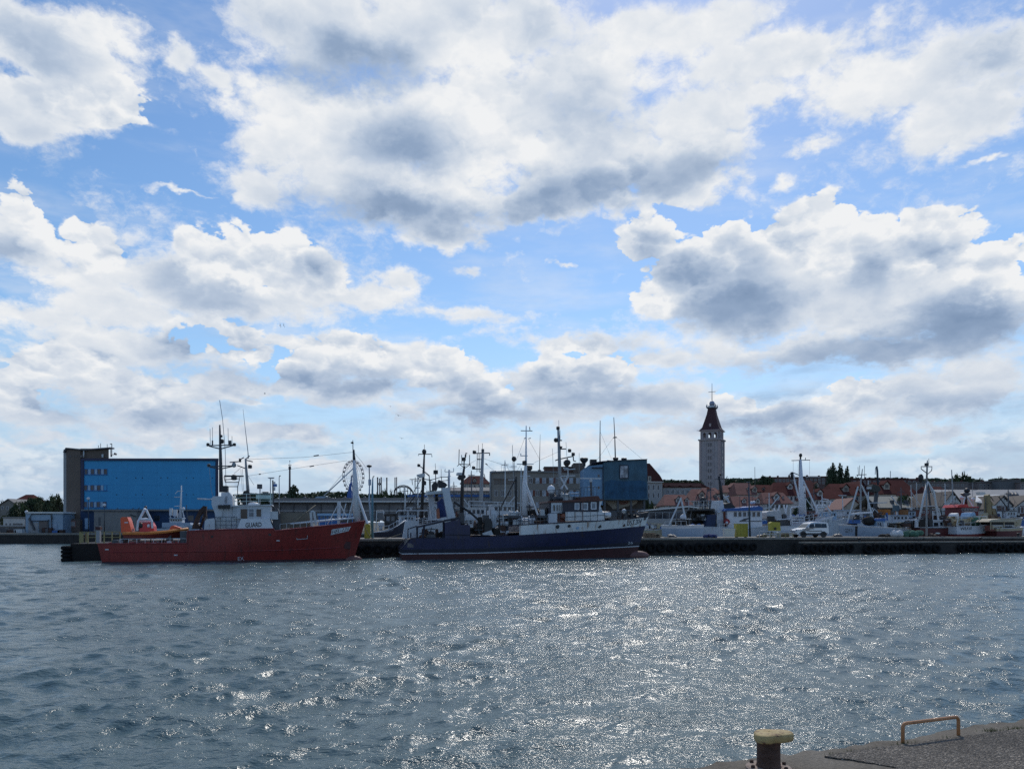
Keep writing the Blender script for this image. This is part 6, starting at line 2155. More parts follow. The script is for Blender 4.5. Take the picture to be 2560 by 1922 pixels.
        K = boat(a, b, Y, ANG2, lab, hm, (1302, 1300, 1291), 4.6)
        c = a + (b - a) * .55
        K.house(c - 13, 1278, c + 13, 1294, -1.5, 1.5, m, dgrey, [(c - 10 + 7 * q, 1281, c - 6 + 7 * q, 1287) for q in range(3)])
        mo = K.mast([(mx, 1296), (mx + 1, (1296 + top) / 2), (mx + .5, top)], [.16, .11, .05], lgrey if k % 2 else dgrey)
        K.bars('crossarm', [[(mx - 8, top + 12), (mx + 9, top + 11)], [(mx - 5, top + 30), (mx + 6, top + 29)]], .05, dgrey)
        K.bars('wire_stay', [[(mx, top + 3), (a + 4, 1298)], [(mx, top + 3), (b - 4, 1290)], [(mx - 8, top + 12), (mx - 12, 1296)]], .018, dgrey)
        K.bars('derrick', [[(mx, 1272), (mx + (26 if k % 2 else -24), 1240)]], .09, lgrey if k % 3 else black)
        K.bars('gallows', [[(a + 8, 1298, -1.2), (a + 10, 1270, -1.2), (a + 22, 1269, -1.2), (a + 24, 1298, -1.2)]], .09, black if k % 2 else dgrey)
        K.bars('antenna', [[(c - 6, 1277), (c - 7, 1246)], [(c + 8, 1277), (c + 8, 1252)]], .03, dgrey)
        K.radar(c, 1275, lgrey, 1.5)
        K.heap((a + b) / 2 - 12, 1299, -1.0, 2.2, .8, 1.3, [black, dgrey, netdark, rustbrown, lgrey, netblue], 16, 200 + k)
    for k, (px, py, w, m) in enumerate(((1906, 1332, 8, black), (1960, 1334, 10, netdark), (2092, 1334, 9, dgrey), (2212, 1333, 10, netdark), (2328, 1332, 9, rustbrown), (2452, 1333, 10, dgrey), (2500, 1333, 9, netdark), (1680, 1334, 8, dgrey))):
        g = on_pier(px, 4.5 + k % 3, 0.0)
        mb = MB()
        x0, x1, z = g.x(px - w), g.x(px + w), g.z(py, px)
        for q in range(12):
            mb.ball((R.uniform(x0, x1), R.uniform(-.3, .4), R.uniform(.05, .5) * z), R.uniform(.22, .42), 7, sz=R.uniform(.5, .9))
        o = mb.build('net_heap', m)
        o.location = (g.x0, g.y0, g.z0)
        tag(o, ['black net heap on the pier right of the solid yellow container', 'dark net heap on the pier behind the yellow tank', 'dark grey net heap on the pier right of the van', 'dark net heap on the pier left of the grey net roller', 'rusty net heap on the pier below the white wheelhouse of the dark red boat',
                'dark grey net heap on the pier below the numbered bow', 'dark net heap on the pier below the tan canopy', 'dark grey net heap on the pier below the small grey boat'][k], 'net')


boats_left()
boats_right()

# ---------------------------------------------------------------- buildings behind the basin
brown_conc = mat('brown_grey_render', (0.15, 0.115, 0.095), .9, var=.15, bump=.2, streak=.25, scale=.3)
beige_conc = mat('beige_grey_render', (0.27, 0.245, 0.215), .9, var=.12, streak=.25, scale=.3)
grey_conc = mat('grey_render', (0.22, 0.215, 0.21), .9, var=.15, streak=.3, scale=.3)
blue_wall = mat('blue_cladding', (0.032, 0.30, 0.575), .55, var=.09, scale=.25, streak=.12, grain=.03)
blue_mural = mat('mottled_blue_render', (0.045, 0.108, 0.155), .7, var=.45, scale=.4, streak=.35)
pale_block = mat('pale_blue_render', (0.17, 0.30, 0.44), .8, var=.15, streak=.2, scale=.4)
pale_shed = mat('pale_blue_sheeting', (0.28, 0.38, 0.48), .6, var=.15, streak=.3, scale=.4)
tile_red = mat('red_roof_tiles', (0.088, 0.030, 0.027), 1.0, spec=0.08, var=.22, scale=.7, grain=.15, gscale=6)
tile_pink = mat('sunlit_roof_tiles', (0.175, 0.085, 0.074), 1.0, spec=0.3, var=.2, scale=.7, grain=.15, gscale=6)  # sunlight on the red tiles put into a paler base colour
tile_dark = mat('dark_red_roof_tiles', (0.085, 0.036, 0.034), 1.0, spec=0.08, var=.25, scale=.7, grain=.15, gscale=6)
tile_grey = mat('grey_roof_sheets', (0.17, 0.165, 0.165), .8, var=.12, scale=.4)
render_white = mat('white_render', (0.55, 0.54, 0.52), .9, var=.1, streak=.15)
render_cream = mat('cream_render', (0.42, 0.38, 0.32), .9, var=.12, streak=.15)
render_grey = mat('pale_grey_render', (0.34, 0.34, 0.34), .9, var=.12, streak=.2)
brick_red = mat('red_brick', (0.20, 0.075, 0.05), .9, var=.2)
roof_white = mat('white_roof_sheet', (0.62, 0.62, 0.60), .6, var=.08)
tower_stone = mat('tower_grey_render', (0.36, 0.33, 0.335), .9, var=.12, streak=.25, scale=.25)
tower_trim = mat('tower_pink_trim', (0.39, 0.32, 0.31), .9, var=.12)
far_glass = glass('far_window_glass', (.04, .05, .065), .2)
lit_glass = glass('curtained_window', (.30, .33, .37), .4)


def left_buildings():
    # concrete stair tower with butterfly roof
    Y = 150
    g = site(216, Y, 1.88)
    root = g.root('stair_tower_building', 'tall brown concrete stair tower with butterfly roof left of the blue warehouse', 'building')
    K = Kit(g, root)
    K.poly('wall', [(166, 1331), (166, 1122), (201, 1125.3), (201, 1331)], 0, 9, brown_conc)
    K.wedge('wall', 201, 1121, 272, 1145.3, .3, 9, brown_conc)
    K.poly('pale_corner', [(158.5, 1331), (158.5, 1124), (165.8, 1121), (165.8, 1331)], .25, 8.5, render_grey)
    K.poly('roof', [(157, 1130), (164, 1118.5), (208, 1122.5), (276, 1117.5), (276, 1120.5), (208, 1125.5), (166, 1121.5), (160, 1131)], -.35, 1.2, dgrey)
    for k in range(3):
        a = 173 + 13.5 * k
        K.win(a, 1138, a + 6, 1142.5, 0, brown_conc, dark_glass, None, .05)
    K.bar('drain_pipe', [(209.5, 1127, -.1), (209.5, 1143, -.1)], .12, lgrey)
    K.blk('wall_vent', 254, 1135, 258, 1143, -.15, -.002, lgrey)
    K.poly('base_block', [(155.5, 1331), (156, 1297), (193, 1296), (200, 1300), (200, 1331)], -1.2, -.01, brown_conc)
    K.blk('sign_frame', 159, 1301, 189, 1318, -1.3, -1.202, mat('dull_pink_board', (.28, .16, .14), .8))
    K.blk('sign_panel', 161.5, 1304, 187, 1315, -1.34, -1.301, render_grey)
    K.bars('roof_aerial', [[(246, 1119), (246, 1113)], [(251.5, 1119), (251.5, 1108)], [(268, 1118), (268, 1110)]], .05, dgrey)
    K.bars('roof_ladder', [[(275, 1110), (279.5, 1109)], [(279.5, 1109, -.3), (279.5, 1142, -.3)], [(277, 1118), (277, 1142)]], .07, dgrey)
    K.bar('camera_bracket', [(278, 1141), (279, 1136.5), (286, 1136)], .06, dgrey)
    K.poly('camera', [(284, 1134.5), (286, 1131), (289, 1134), (287, 1137)], -.3, .3, dgrey)
    # blue warehouse
    g = site(376, Y, 1.88)
    root = g.root('blue_warehouse', 'large windowless blue cladded warehouse behind the red ship', 'building')
    K = Kit(g, root)
    # wall panels, one by one, with recessed joints
    K.wedge('core', 211, 1151.2, 538, 1273, .35, 22, navydark)
    cols = [209.8 + (538.6 - 209.8) * k / 9 for k in range(10)]
    rows = [1151.3, 1181, 1213, 1244, 1272.5]
    for i in range(9):
        for j in range(4):
            a = g.p(cols[i], rows[j + 1], 0); b = g.p(cols[i + 1], rows[j], 0)
            MB().box(a.x + .005, R.uniform(0, .006), a.z + .005, b.x - .005, .34, b.z - .005).build('panel', blue_wall, root)
    K.wedge('coping', 204, 1145.5, 546.5, 1151.1, -.3, 22.3, mat('dark_navy_coping', (.014, .022, .07), .5))
    K.wedge('corner_trim', 539, 1151.2, 546, 1331, -.2, 1.5, mat('dark_navy_coping', (.014, .022, .07), .5))
    K.blk('corner_trim', 201.5, 1147, 209.4, 1331, -.15, .3, mat('dark_navy_coping', (.014, .022, .07), .5))
    for r, (py0, py1) in enumerate(((1172.5, 1185), (1213, 1225), (1254.5, 1267))):
        for k in range(4):
            a = 211.5 + 16.2 * k - r * .9
            K.win(a, py0, a + 7.6, py1, -.012, mat('blue_window_trim', (.03, .13, .36), .6), (dark_glass if (r + k) % 2 == 0 or k in (0, 3) else far_glass) if (r, k) != (1, 3) else blue_wall, None, .06)
        for k in range(3):
            a = 219.8 + 16.2 * k - r * .9
            K.blk('window_infill', a + .8, py0, a + 7.2, py1, -.05, -.013, mat('pale_blue_infill', (.30, .42, .54), .6))
        K.blk('window_ledge', 209.9, py1 + 1.5, 269, py1 + 2.4, -.12, -.013, bluep)
    for py in (1194, 1236):
        for px in (291, 339, 356, 402, 419, 466, 483, 531):
            K.blk('wall_vent', px - 1, py - 1, px + 1, py + 1, -.06, -.013, navydark)
    K.blk('ledge', 203, 1273, 548, 1276.5, -1.1, .3, grey_conc)
    K.blk('base_wall', 201, 1276.6, 544, 1331, -.3, .34, mat('deep_blue_base_wall', (.012, .045, .12), .7, var=.2))
    K.blk('door', 212, 1295, 223, 1322, -.34, -.301, sky_bluep)
    for px in (300, 385, 440, 470, 505):
        K.blk('base_window', px, 1288, px + 14, 1302, -.33, -.301, dark_glass)
    K.bars('ledge_lamp', [[(292, 1272, -.5), (296, 1269, -.8)], [(330, 1272, -.5), (335, 1269, -.8)], [(345, 1272, -.5), (349, 1269, -.8)]], .06, dgrey)
    # annex
    g = site(288, 145, 1.88)
    root = g.root('concrete_annex', 'low grey concrete annex against the blue warehouse base', 'building')
    K = Kit(g, root)
    K.blk('wall', 235, 1278, 342, 1333, 0, 4, grey_conc)
    K.blk('roof', 233, 1276.2, 344, 1277.9, -.2, 4.1, dgrey)
    K.blk('door', 246, 1292, 251, 1316, -.03, -.001, dgrey)
    K.bar('pipe', [(325, 1286, -.1), (340, 1291, -.1)], .08, black)
    K.blk('window', 327, 1304, 334, 1318, -.03, -.001, dark_glass)
    # pale blue workshop
    g = site(108, 146, 1.88)
    root = g.root('pale_blue_workshop', 'long pale blue workshop with stained walls left of the concrete tower', 'building')
    K = Kit(g, root)
    K.blk('wall', 64, 1283, 157, 1332, 0, 7, pale_shed)
    K.poly('roof', [(62, 1283), (64, 1279), (156, 1279), (158, 1283)], -.35, 7.2, roof_white)
    K.blk('door', 71, 1306, 95, 1331, -.06, -.002, render_grey)
    K.blk('roller_shutter', 97, 1303, 119, 1330, -.06, -.002, mat('brown_shutter', (.15, .13, .12), .8))
    K.poly('pipe', [(70, 1297), (73, 1294), (86, 1321), (83, 1325)], -.4, -.1, dgrey)
    K.bars('pipe_run', [[(73, 1296, -.2), (80, 1284, -.2), (128, 1284, -.2), (131, 1298, -.2)], [(128, 1286, -.2), (129, 1331, -.2)], [(121, 1298, -.2), (121, 1331, -.2)], [(79, 1302, -.2), (120, 1301, -.2)]], .09, dgrey)
    K.blk('wall_plate', 133, 1310, 142, 1331, -.1, -.002, greyblue)
    for k in range(4):
        K.blk('stored_goods', 97 + 8 * k, 1321 - 2 * (k % 2), 104 + 8 * k, 1331, -1.2, -.5, rustbrown if k % 2 else dgrey)
    K.ball('roof_lamp', 66, 1279, .28, white_clean, -.3)
    # low white building
    g = site(33, 160, 1.88)
    root = g.root('low_white_building', 'low white flat roofed building with small windows at the far left', 'building')
    K = Kit(g, root)
    K.blk('wall', 8, 1295, 62, 1312.8, 0, 8, render_white)
    K.blk('roof', 6, 1291.5, 64, 1294.9, -.2, 8.2, grey_conc)
    for k in range(8):
        a = (14 + 10 * k) if k < 2 else (33 + 4 * (k - 2))
        K.win(a, 1308, a + 3, 1312, 0, render_grey, dark_glass, None, .04)
    K.blk('fence_wall', 0, 1313, 62, 1317, -3, -2.8, render_grey)
    g2 = site(25, 148, 1.88)
    r2 = g2.root('dark_shed', 'low dark grey shed with pale sill on the quay at the left edge', 'shed')
    K = Kit(g2, r2)
    K.blk('wall', -40, 1316, 58, 1330, 0, 3, grey_conc)
    K.blk('roof', -42, 1312.5, 60, 1315.9, -.3, 3.2, render_grey)
    K.blk('dark_opening', 20, 1319, 56, 1327, -.04, -.001, dgrey)
    K.blk('dark_opening', -30, 1319, 12, 1327, -.04, -.001, dgrey)
    # gabled house and a far red roof
    house(0, 43, 1262, 1248, 1292, 230, 10, 'y', mat('dull_render', (.20, .19, .17), .9), tile_grey, 'pale gabled house with grey roof among the trees at the left edge', wins=[(4, 1266, 9, 1273), (16, 1266, 21, 1273), (30, 1266, 35, 1273)])
    house(26, 78, 1255, 1236, 1275, 320, 12, 'x', render_cream, tile_red, 'house with wide red hipped roof behind the trees at the far left', hip=.35)
    # globe lamps on the quay
    for px, py, lab in ((221, 1246, 'white globe street lamp in front of the warehouse left end, the taller one'), (261, 1262, 'lower white globe street lamp in front of the warehouse windows')):
        g = site(px, 146.5 if px < 240 else 143.5, 1.88)
        r = g.root('street_lamp', lab, 'street lamp', 'globe lamps on the quay')
        K = Kit(g, r)
        K.bar('post', [(px, 1331), (px, py + 2)], [.09, .06], dgrey, 0, 6)
        K.ball('globe', px, py, .30, white_clean, 0)
    # things on the left quay
    rr = random.Random(17)
    for k, (px, m) in enumerate(((10, dgrey), (28, rustbrown), (44, lgrey), (140, bluep), (150, rustbrown))):
        g = site(px, 143.5, 1.88)
        mb = MB()
        w, h = rr.uniform(.5, .9), rr.uniform(.4, .8)
        mb.prism([(-w, 0), (w, 0), (w * .95, h), (-w * .9, h * .95)], 0, .9)
        for q in range(3):
            mb.box(-w * .8 + q * w * .6, -.04, .05, -w * .8 + q * w * .6 + .1, -.002, h * .9)
        o = mb.build('quay_crate', m)
        o.location = (g.x0, g.y0, 1.88)
        tag(o, ['dark grey crate at the very left of the far quay', 'rust brown crate on the far quay below the low white building', 'light grey crate on the far quay left of the workshop',
                'blue crate on the far quay in front of the workshop right end', 'rust brown crate on the far quay by the concrete tower'][k], 'crate')


def house(px0, px1, py_eave, py_ridge, py_base, Y, depth, ridge, wallm, roofm, lab, hip=0.0, dormers=(), wins=(), chim=(), cat='house', name='town_house', gl=None, group=None, frontgable=None):
    pm = (px0 + px1) / 2
    zb = hz((pm - CX) / F * Y, Y) - .3
    g = site(pm, Y, zb)
    root = g.root(name, lab, cat, group)
    x0, x1 = g.x(px0), g.x(px1)
    zb2 = min(0.0, g.z(py_base, pm))
    ze, zr = g.z(py_eave, pm), g.z(py_ridge, pm, depth / 2 if ridge == 'x' else 0)
    d = depth
    ov = .35
    th = .16
    if ridge == 'x':
        MB().box(x0, 0, zb2, x1, d, ze - .02).build('wall', wallm, root)
        hp = (x1 - x0) * hip
        k = (zr - ze) / (d / 2)
        a = Vector((x0 - ov, -ov, ze - k * ov)); b = Vector((x1 + ov, -ov, ze - k * ov))
        c = Vector((x1 + ov - hp, d / 2, zr)); e = Vector((x0 - ov + hp, d / 2, zr))
        mb = MB()
        a2 = Vector((a.x, d + ov, a.z)); b2 = Vector((b.x, d + ov, b.z))
        lo = Vector((0, 0, -th))
        P = [a, b, b2, a2, e, c, a + lo, b + lo, b2 + lo, a2 + lo]
        if hip > 0:
            mb.add(P, [(0, 1, 5, 4), (1, 2, 5), (2, 3, 4, 5), (3, 0, 4), (6, 7, 1, 0), (7, 8, 2, 1), (8, 9, 3, 2), (9, 6, 0, 3), (9, 8, 7, 6)])
        else:
            mb.add(P, [(0, 1, 5, 4), (1, 2, 5), (2, 3, 4, 5), (3, 0, 4), (6, 7, 1, 0), (7, 8, 2, 1), (8, 9, 3, 2), (9, 6, 0, 3), (9, 8, 7, 6)])
        mb.build('roof', roofm, root)
    else:
        xm = (x0 + x1) / 2
        MB().prism([(x0, zb2), (x1, zb2), (x1, ze), (xm, zr - .25), (x0, ze)], 0, d).build('wall', wallm, root)
        k = (zr - ze) / (xm - x0)
        for s in (-1, 1):
            xe = x0 - ov if s < 0 else x1 + ov
            MB().prism([(xe, ze - k * ov), (xm, zr), (xm, zr + th * 1.4), (xe, ze - k * ov + th * 1.2)], -ov, d + ov).build('roof_slope', roofm, root)
    for (px, py, s) in dormers:                 # small gabled dormers on the front slope
        s *= .62
        k = (zr - ze) / (d / 2)
        zc = g.z(py, px, d * .2)
        yc = max(.2, (zc - ze) / k)
        xc = g.x(px, yc)
        dm = MB().prism([(xc - s * .42, zc - .5 * s), (xc + s * .42, zc - .5 * s), (xc + s * .42, zc + .25 * s), (xc, zc + .7 * s), (xc - s * .42, zc + .25 * s)], yc - .8 * s, yc + 1.2 * s).build('dormer', wallm, root)
        for q in (-1, 1):
            MB().prism([(xc + q * s * .6, zc + .12 * s), (xc + q * s * .6, zc + .26 * s), (xc, zc + .9 * s), (xc, zc + .74 * s)], yc - 1.0 * s, yc + 1.3 * s).build('dormer_roof', roofm, dm)
        MB().box(xc - s * .25, yc - .84 * s, zc - .32 * s, xc + s * .25, yc - .802 * s, zc + .22 * s).build('dormer_window', dark_glass, dm)
    for (a, b, c, e) in wins:
        window(root, g, a, b, c, e, 0, white if gl is None else gl, far_glass, .07, 0)
    for (px, py) in chim:
        xc = g.x(px, d / 2)
        MB().box(xc - .35, d / 2 - .3, zr - 1.2, xc + .35, d / 2 + .3, g.z(py, px, d / 2)).build('chimney', brick_red, root)
    return g, root


def middle_buildings():
    # long low shed with white roof edge
    g = site(880, 172, 1.85)
    root = g.root('long_shed', 'long low grey shed with bright white roof edge behind the red bow', 'shed')
    K = Kit(g, root)
    K.blk('wall', 676, 1260, 1075, 1300, 0, 14, mat('dull_grey_sheeting', (.20, .195, .20), .8, var=.12, streak=.3, scale=.3))
    K.blk('roof_edge', 672, 1251.5, 1078, 1255, -1.4, .2, roof_white)
    K.poly('roof', [(676, 1251.4), (690, 1245), (1060, 1244), (1075, 1251.4)], .25, 14.4, tile_grey)
    K.blk('eave_shadow_strip', 676, 1255.1, 1075, 1260, -.5, -.01, dgrey)  # dark strip in place of the shade under the eave
    K.blk('band', 690, 1274.5, 1075, 1279, -.2, -.01, render_grey)
    for k in range(11):
        px = 700 + 34 * k
        K.blk('gutter_pipe', px, 1255, px + 1, 1298, -.3, -.02, dgrey)
    for k in range(8):
        px = 706 + 45 * k
        K.win(px, 1283, px + 16, 1293, 0, grey, dark_glass, None, .05, 2)
    K.poly('roof_light', [(780, 1250), (792, 1240.5), (815, 1240.5), (805, 1250)], .6, 3.5, pale_shed)
    for k in range(6):
        K.ball('roof_vent', 712 + 50 * k, 1245, .4, dgrey, 4)
    # low blue hut
    g = site(837, 140.5 + 2.5, 1.88)
    root = g.root('blue_hut', 'low blue quay hut with a row of small windows behind the red foredeck', 'building')
    K = Kit(g, root)
    K.blk('wall', 796, 1289, 882, 1331, 0, 4, mat('mid_blue_hut', (.03, .12, .34), .6, var=.15))
    K.blk('roof', 793, 1283, 884, 1288.9, -.3, 4.2, sky_bluep)
    for k in range(8):
        K.win(801 + 10 * k, 1291, 807 + 10 * k, 1295, 0, sky_bluep, dark_glass, None, .03)
    # clutter roofs around x 1130-1225
    house(1152, 1224, 1207, 1189, 1232, 260, 12, 'x', render_cream, tile_dark, 'house with dark red hipped roof left of the brown office block', hip=.3, dormers=((1187, 1202, 2.0),), wins=[(1160 + 12 * k, 1212, 1165 + 12 * k, 1220) for k in range(5)])
    house(1115, 1235, 1226, 1218, 1262, 210, 12, 'x', beige_conc, tile_grey, 'long beige low building behind the masts left of the office block', hip=0, wins=[(1122 + 14 * k, 1232, 1130 + 14 * k, 1240) for k in range(8)])
    g = site(1100, 190, 1.85)
    root = g.root('blue_roof_hall', 'low hall with blue roof edge behind the stern gantry', 'building')
    K = Kit(g, root)
    K.blk('wall', 1020, 1242, 1225, 1275, 0, 10, render_grey)
    K.blk('roof', 1018, 1236, 1228, 1241.8, -.5, 10.3, mat('mid_blue_hut', (.03, .12, .34), .6))
    for k in range(12):
        K.win(1026 + 16 * k, 1246, 1036 + 16 * k, 1254, 0, lgrey, dark_glass, None, .05, 1)
    # brown office block
    Y = 185
    g = site(1340, Y, 1.85)
    root = g.root('office_block', 'long brown grey office block with rows of windows behind the navy trawler', 'building')
    K = Kit(g, root)
    K.poly('wall', [(1226, 1300), (1226, 1182), (1290, 1177.5), (1462, 1184), (1462, 1300)], 0, 12, beige_conc)
    K.poly('parapet', [(1224, 1182), (1224, 1178), (1290, 1175.5), (1400, 1178), (1400, 1181.5), (1290, 1179.5), (1228, 1182)], -.4, -.01, grey_conc)
    K.bar('corner_pipe', [(1226, 1290, -.3), (1226, 1184, -.3), (1229, 1179, -.3), (1240, 1178, -.3)], .22, grey)
    K.blk('roof_house', 1362, 1168, 1454, 1184, 3, 9, mat('brown_roof_house', (.13, .075, .06), .9, var=.2))
    K.blk('roof_house_lid', 1360, 1165.8, 1456, 1168, 2.7, 9.3, dgrey)
    K.blk('roof_house', 1434, 1157, 1462, 1184, 1, 8, brown_conc)
    for k in range(12):
        a = 1236 + 4.6 * k
        K.win(a, 1200, a + 2.6, 1210, 0, brown_conc, dark_glass, None, .04)
    K.blk('window_band', 1234, 1196, 1292, 1199, -.10, -.01, brown_conc)
    for r, (py0, py1) in enumerate(((1195, 1207.5), (1226, 1239), (1256, 1268))):
        for k in range(9):
            a = 1323 + 16.9 * k
            if a > 1457:
                continue
            K.win(a, py0, a + 7.5, py1, 0, white, lit_glass if (k * 3 + r) % 4 else far_glass, None, .07, 1)
            if a + 15 < 1462:
                K.blk('spandrel', a + 9.2, py0 - .5, a + 14.8, py1 + .5, -.07, -.01, brownred if (k + r) % 2 else brown_conc)
        for k in range(5 if r else 0):
            a = 1236 + 16.9 * k
            K.win(a, py0, a + 7.5, py1, 0, white, far_glass, None, .07, 1)
    def cowl(px, py, s, nm='roof_vent', t=3.0):
        p = g.p(px, py, t)
        MB().lathe([(.5 * s, -1.6 * s), (.5 * s, -.6 * s), (1.0 * s, 0), (1.0 * s, .8 * s), (.8 * s, .9 * s)], p, 10).build(nm, black, root)
    cowl(1321.5, 1172, .9); cowl(1348.5, 1178, .4); cowl(1417, 1160, .8)
    K.bars('roof_aerial', [[(1348.5, 1178, 3), (1349.5, 1130, 3), (1350.5, 1085, 3)]], [.12, .07, .03], dgrey)
    # blue block on columns
    Y = 172
    g = site(1540, Y, 1.85)
    root = g.root('blue_block', 'mottled blue boxy building raised on columns above the navy bow', 'building')
    K = Kit(g, root)
    K.poly('blue_wall', [(1508.5, 1249.5), (1508.5, 1153.5), (1540, 1151.5), (1617.5, 1148.5), (1620, 1249)], 0, 11, blue_mural)
    K.poly('coping', [(1480, 1156), (1507, 1152), (1540, 1150), (1618.5, 1147), (1618.5, 1148.6), (1540, 1151.6), (1507, 1155), (1480, 1158)], -.3, 11.2, navydark)
    K.poly('pale_wall', [(1460, 1262), (1460, 1171), (1470, 1165), (1507.5, 1160), (1507.5, 1262)], .3, 10, pale_block)
    K.blk('pale_wall_cap', 1480, 1167.5, 1508, 1170, -.3, .29, navydark)
    K.blk('wall_joint', 1506.5, 1170.2, 1508.2, 1249, -.12, -.002, navydark)
    # bands of patched render standing a little proud
    K.poly('patched_render', [(1513, 1245), (1511, 1205), (1530, 1199), (1560, 1203), (1600, 1200), (1616, 1206), (1617, 1245), (1590, 1248)], -.03, -.002, mat('dark_green_blue_render', (.022, .085, .16), .8, var=.5, scale=.5, streak=.5))
    w = K.blk('window_frame', 1549, 1162, 1571, 1196, -.18, -.003, navydark)
    for a, b in ((1551, 1559.3), (1560.5, 1569)):
        K.blk('pane', a, 1164.5, b, 1194, -.2, -.182, lit_glass, w)
    K.blk('small_post', 1553, 1186, 1554.2, 1193, -.23, -.202, navydark, w)
    K.blk('small_post', 1556, 1186, 1557.2, 1193, -.23, -.202, navydark, w)
    K.win(1494, 1185.5, 1499, 1192.5, .3, sky_bluep, dark_glass, None, .05)
    K.win(1494, 1215, 1499, 1222, .3, sky_bluep, dark_glass, None, .05)
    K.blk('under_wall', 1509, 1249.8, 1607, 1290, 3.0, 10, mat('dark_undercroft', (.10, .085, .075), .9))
    K.poly('mural', [(1512, 1249.9), (1594, 1249.9), (1592, 1258), (1580, 1264), (1562, 1266), (1548, 1272), (1532, 1272), (1526, 1264), (1518, 1258)], 2.9, 2.98, render_cream)
    K.poly('mural_patch', [(1540, 1252), (1572, 1252), (1570, 1258), (1556, 1262), (1546, 1259)], 2.84, 2.89, mat('faded_red_mural', (.22, .12, .10), .9))
    for px in (1512, 1545, 1578, 1611):
        K.blk('column', px - 2.5, 1249.6, px + 2.5, 1300, .4, 1.2, dgrey)
    for px, py, s in ((1460, 1152, 1.0), (1522, 1154, .5), (1539, 1149, .7), (1560, 1150, .7)):
        p = g.p(px, py, 3)
        MB().lathe([(.35 * s, -1.2), (.35 * s, -.5 * s), (.9 * s, .1), (.9 * s, .6 * s), (.7 * s, .7 * s)], p, 10).build('roof_vent', black, root)
    K.blk('roof_tank', 1476, 1148, 1492, 1158, 3, 5, black)
    K.bars('roof_aerial', [[(1500, 1154, 3), (1500, 1100, 3), (1500.5, 1051, 3)], [(1538.5, 1149, 3), (1537, 1094, 3), (1534.5, 1043, 3)]], [.16, .11, .07], dgrey)
    K.bars('aerial_stub', [[(1533, 1094, 3), (1542, 1093, 3)]], .12, dgrey)
    K.bars('aerial_stay', [[(1501, 1080, 3), (1530, 1150, 3)], [(1537, 1090, 3), (1606, 1148, 3)], [(1536, 1090, 3), (1488, 1156, 3)]], .02, dgrey)
    # dark glazed shed with white sloping roof
    g = site(1680, 150, 1.85)
    root = g.root('dark_glazed_shed', 'dark glazed shed with white sloping roof between the navy bow and the red roofs', 'shed')
    K = Kit(g, root)
    K.poly('wall', [(1617, 1309), (1617, 1277), (1720, 1268), (1742, 1270), (1742, 1309)], 0, 8, mat('dark_blue_grey_sheeting', (.03, .04, .055), .4))
    K.poly('roof', [(1614, 1277), (1614, 1273.8), (1720, 1264), (1746, 1267), (1746, 1270), (1720, 1267.5)], -.6, 8.5, roof_white)
    for k in range(7):
        px = 1622 + 17 * k
        K.blk('mullion', px, 1281, px + .8, 1307, -.08, -.002, lgrey)
    K.blk('rail', 1620, 1280.2, 1740, 1281, -.09, -.003, lgrey)
    for k in range(6):
        px = 1624 + 17 * k
        K.blk('pane', px, 1283, px + 14, 1300, -.03, -.001, dark_glass)
    K.blk('quay_store', 1596, 1296, 1740, 1312, -3.5, -2, render_grey)
    # hotel with steep roof and long wing
    Y = 330
    zb = hz((1640 - CX) / F * Y, Y) - .5
    g = site(1640, Y, zb)
    root = g.root('steep_roof_hall', 'grey hall with steep red brown roof right of the blue block', 'building')
    K = Kit(g, root)
    K.blk('wall', 1600, 1204, 1656, 1268, 0, 12, render_grey)
    K.poly('roof', [(1596, 1204), (1600, 1172), (1612, 1158), (1624, 1158), (1650, 1188), (1659, 1203.5)], -.6, 12.5, tile_dark)
    K.blk('cornice', 1597, 1203.2, 1659, 1205.4, -.8, -.61, render_white)
    K.blk('dormer', 1620, 1190, 1628, 1203, -.9, -.62, render_cream)
    K.win(1622, 1192, 1626, 1200, -.92, render_grey, far_glass)
    for k in range(3):
        K.win(1620 + 12 * k, 1212, 1624 + 12 * k, 1224, 0, white, far_glass, None, .1)
        K.win(1620 + 12 * k, 1232, 1624 + 12 * k, 1244, 0, white, far_glass, None, .1)
    g = site(1712, Y + 4, zb)
    root = g.root('long_wing_building', 'long grey wing with pale scalloped roof left of the tower', 'building')
    K = Kit(g, root)
    K.blk('wall', 1657, 1217.5, 1768, 1268, 0, 12, render_grey)
    K.poly('roof', [(1654, 1218), (1662, 1206.5), (1752, 1207), (1772, 1218)], -.6, 12.5, tile_dark)
    K.poly('sunlit_roof_edge', [(1660, 1216), (1661, 1207.5), (1752, 1208), (1754, 1216), (1733, 1216), (1726, 1212.5), (1719, 1216), (1706, 1216), (1699, 1213), (1692, 1216), (1679, 1216), (1672, 1213), (1665, 1216)], -1.0, -.61, tile_pink)  # paler strip paints the sunlight along the roof edge
    for k in range(8):
        K.win(1666 + 12.5 * k, 1224, 1672 + 12.5 * k, 1234, 0, white, far_glass, None, .12, 1)


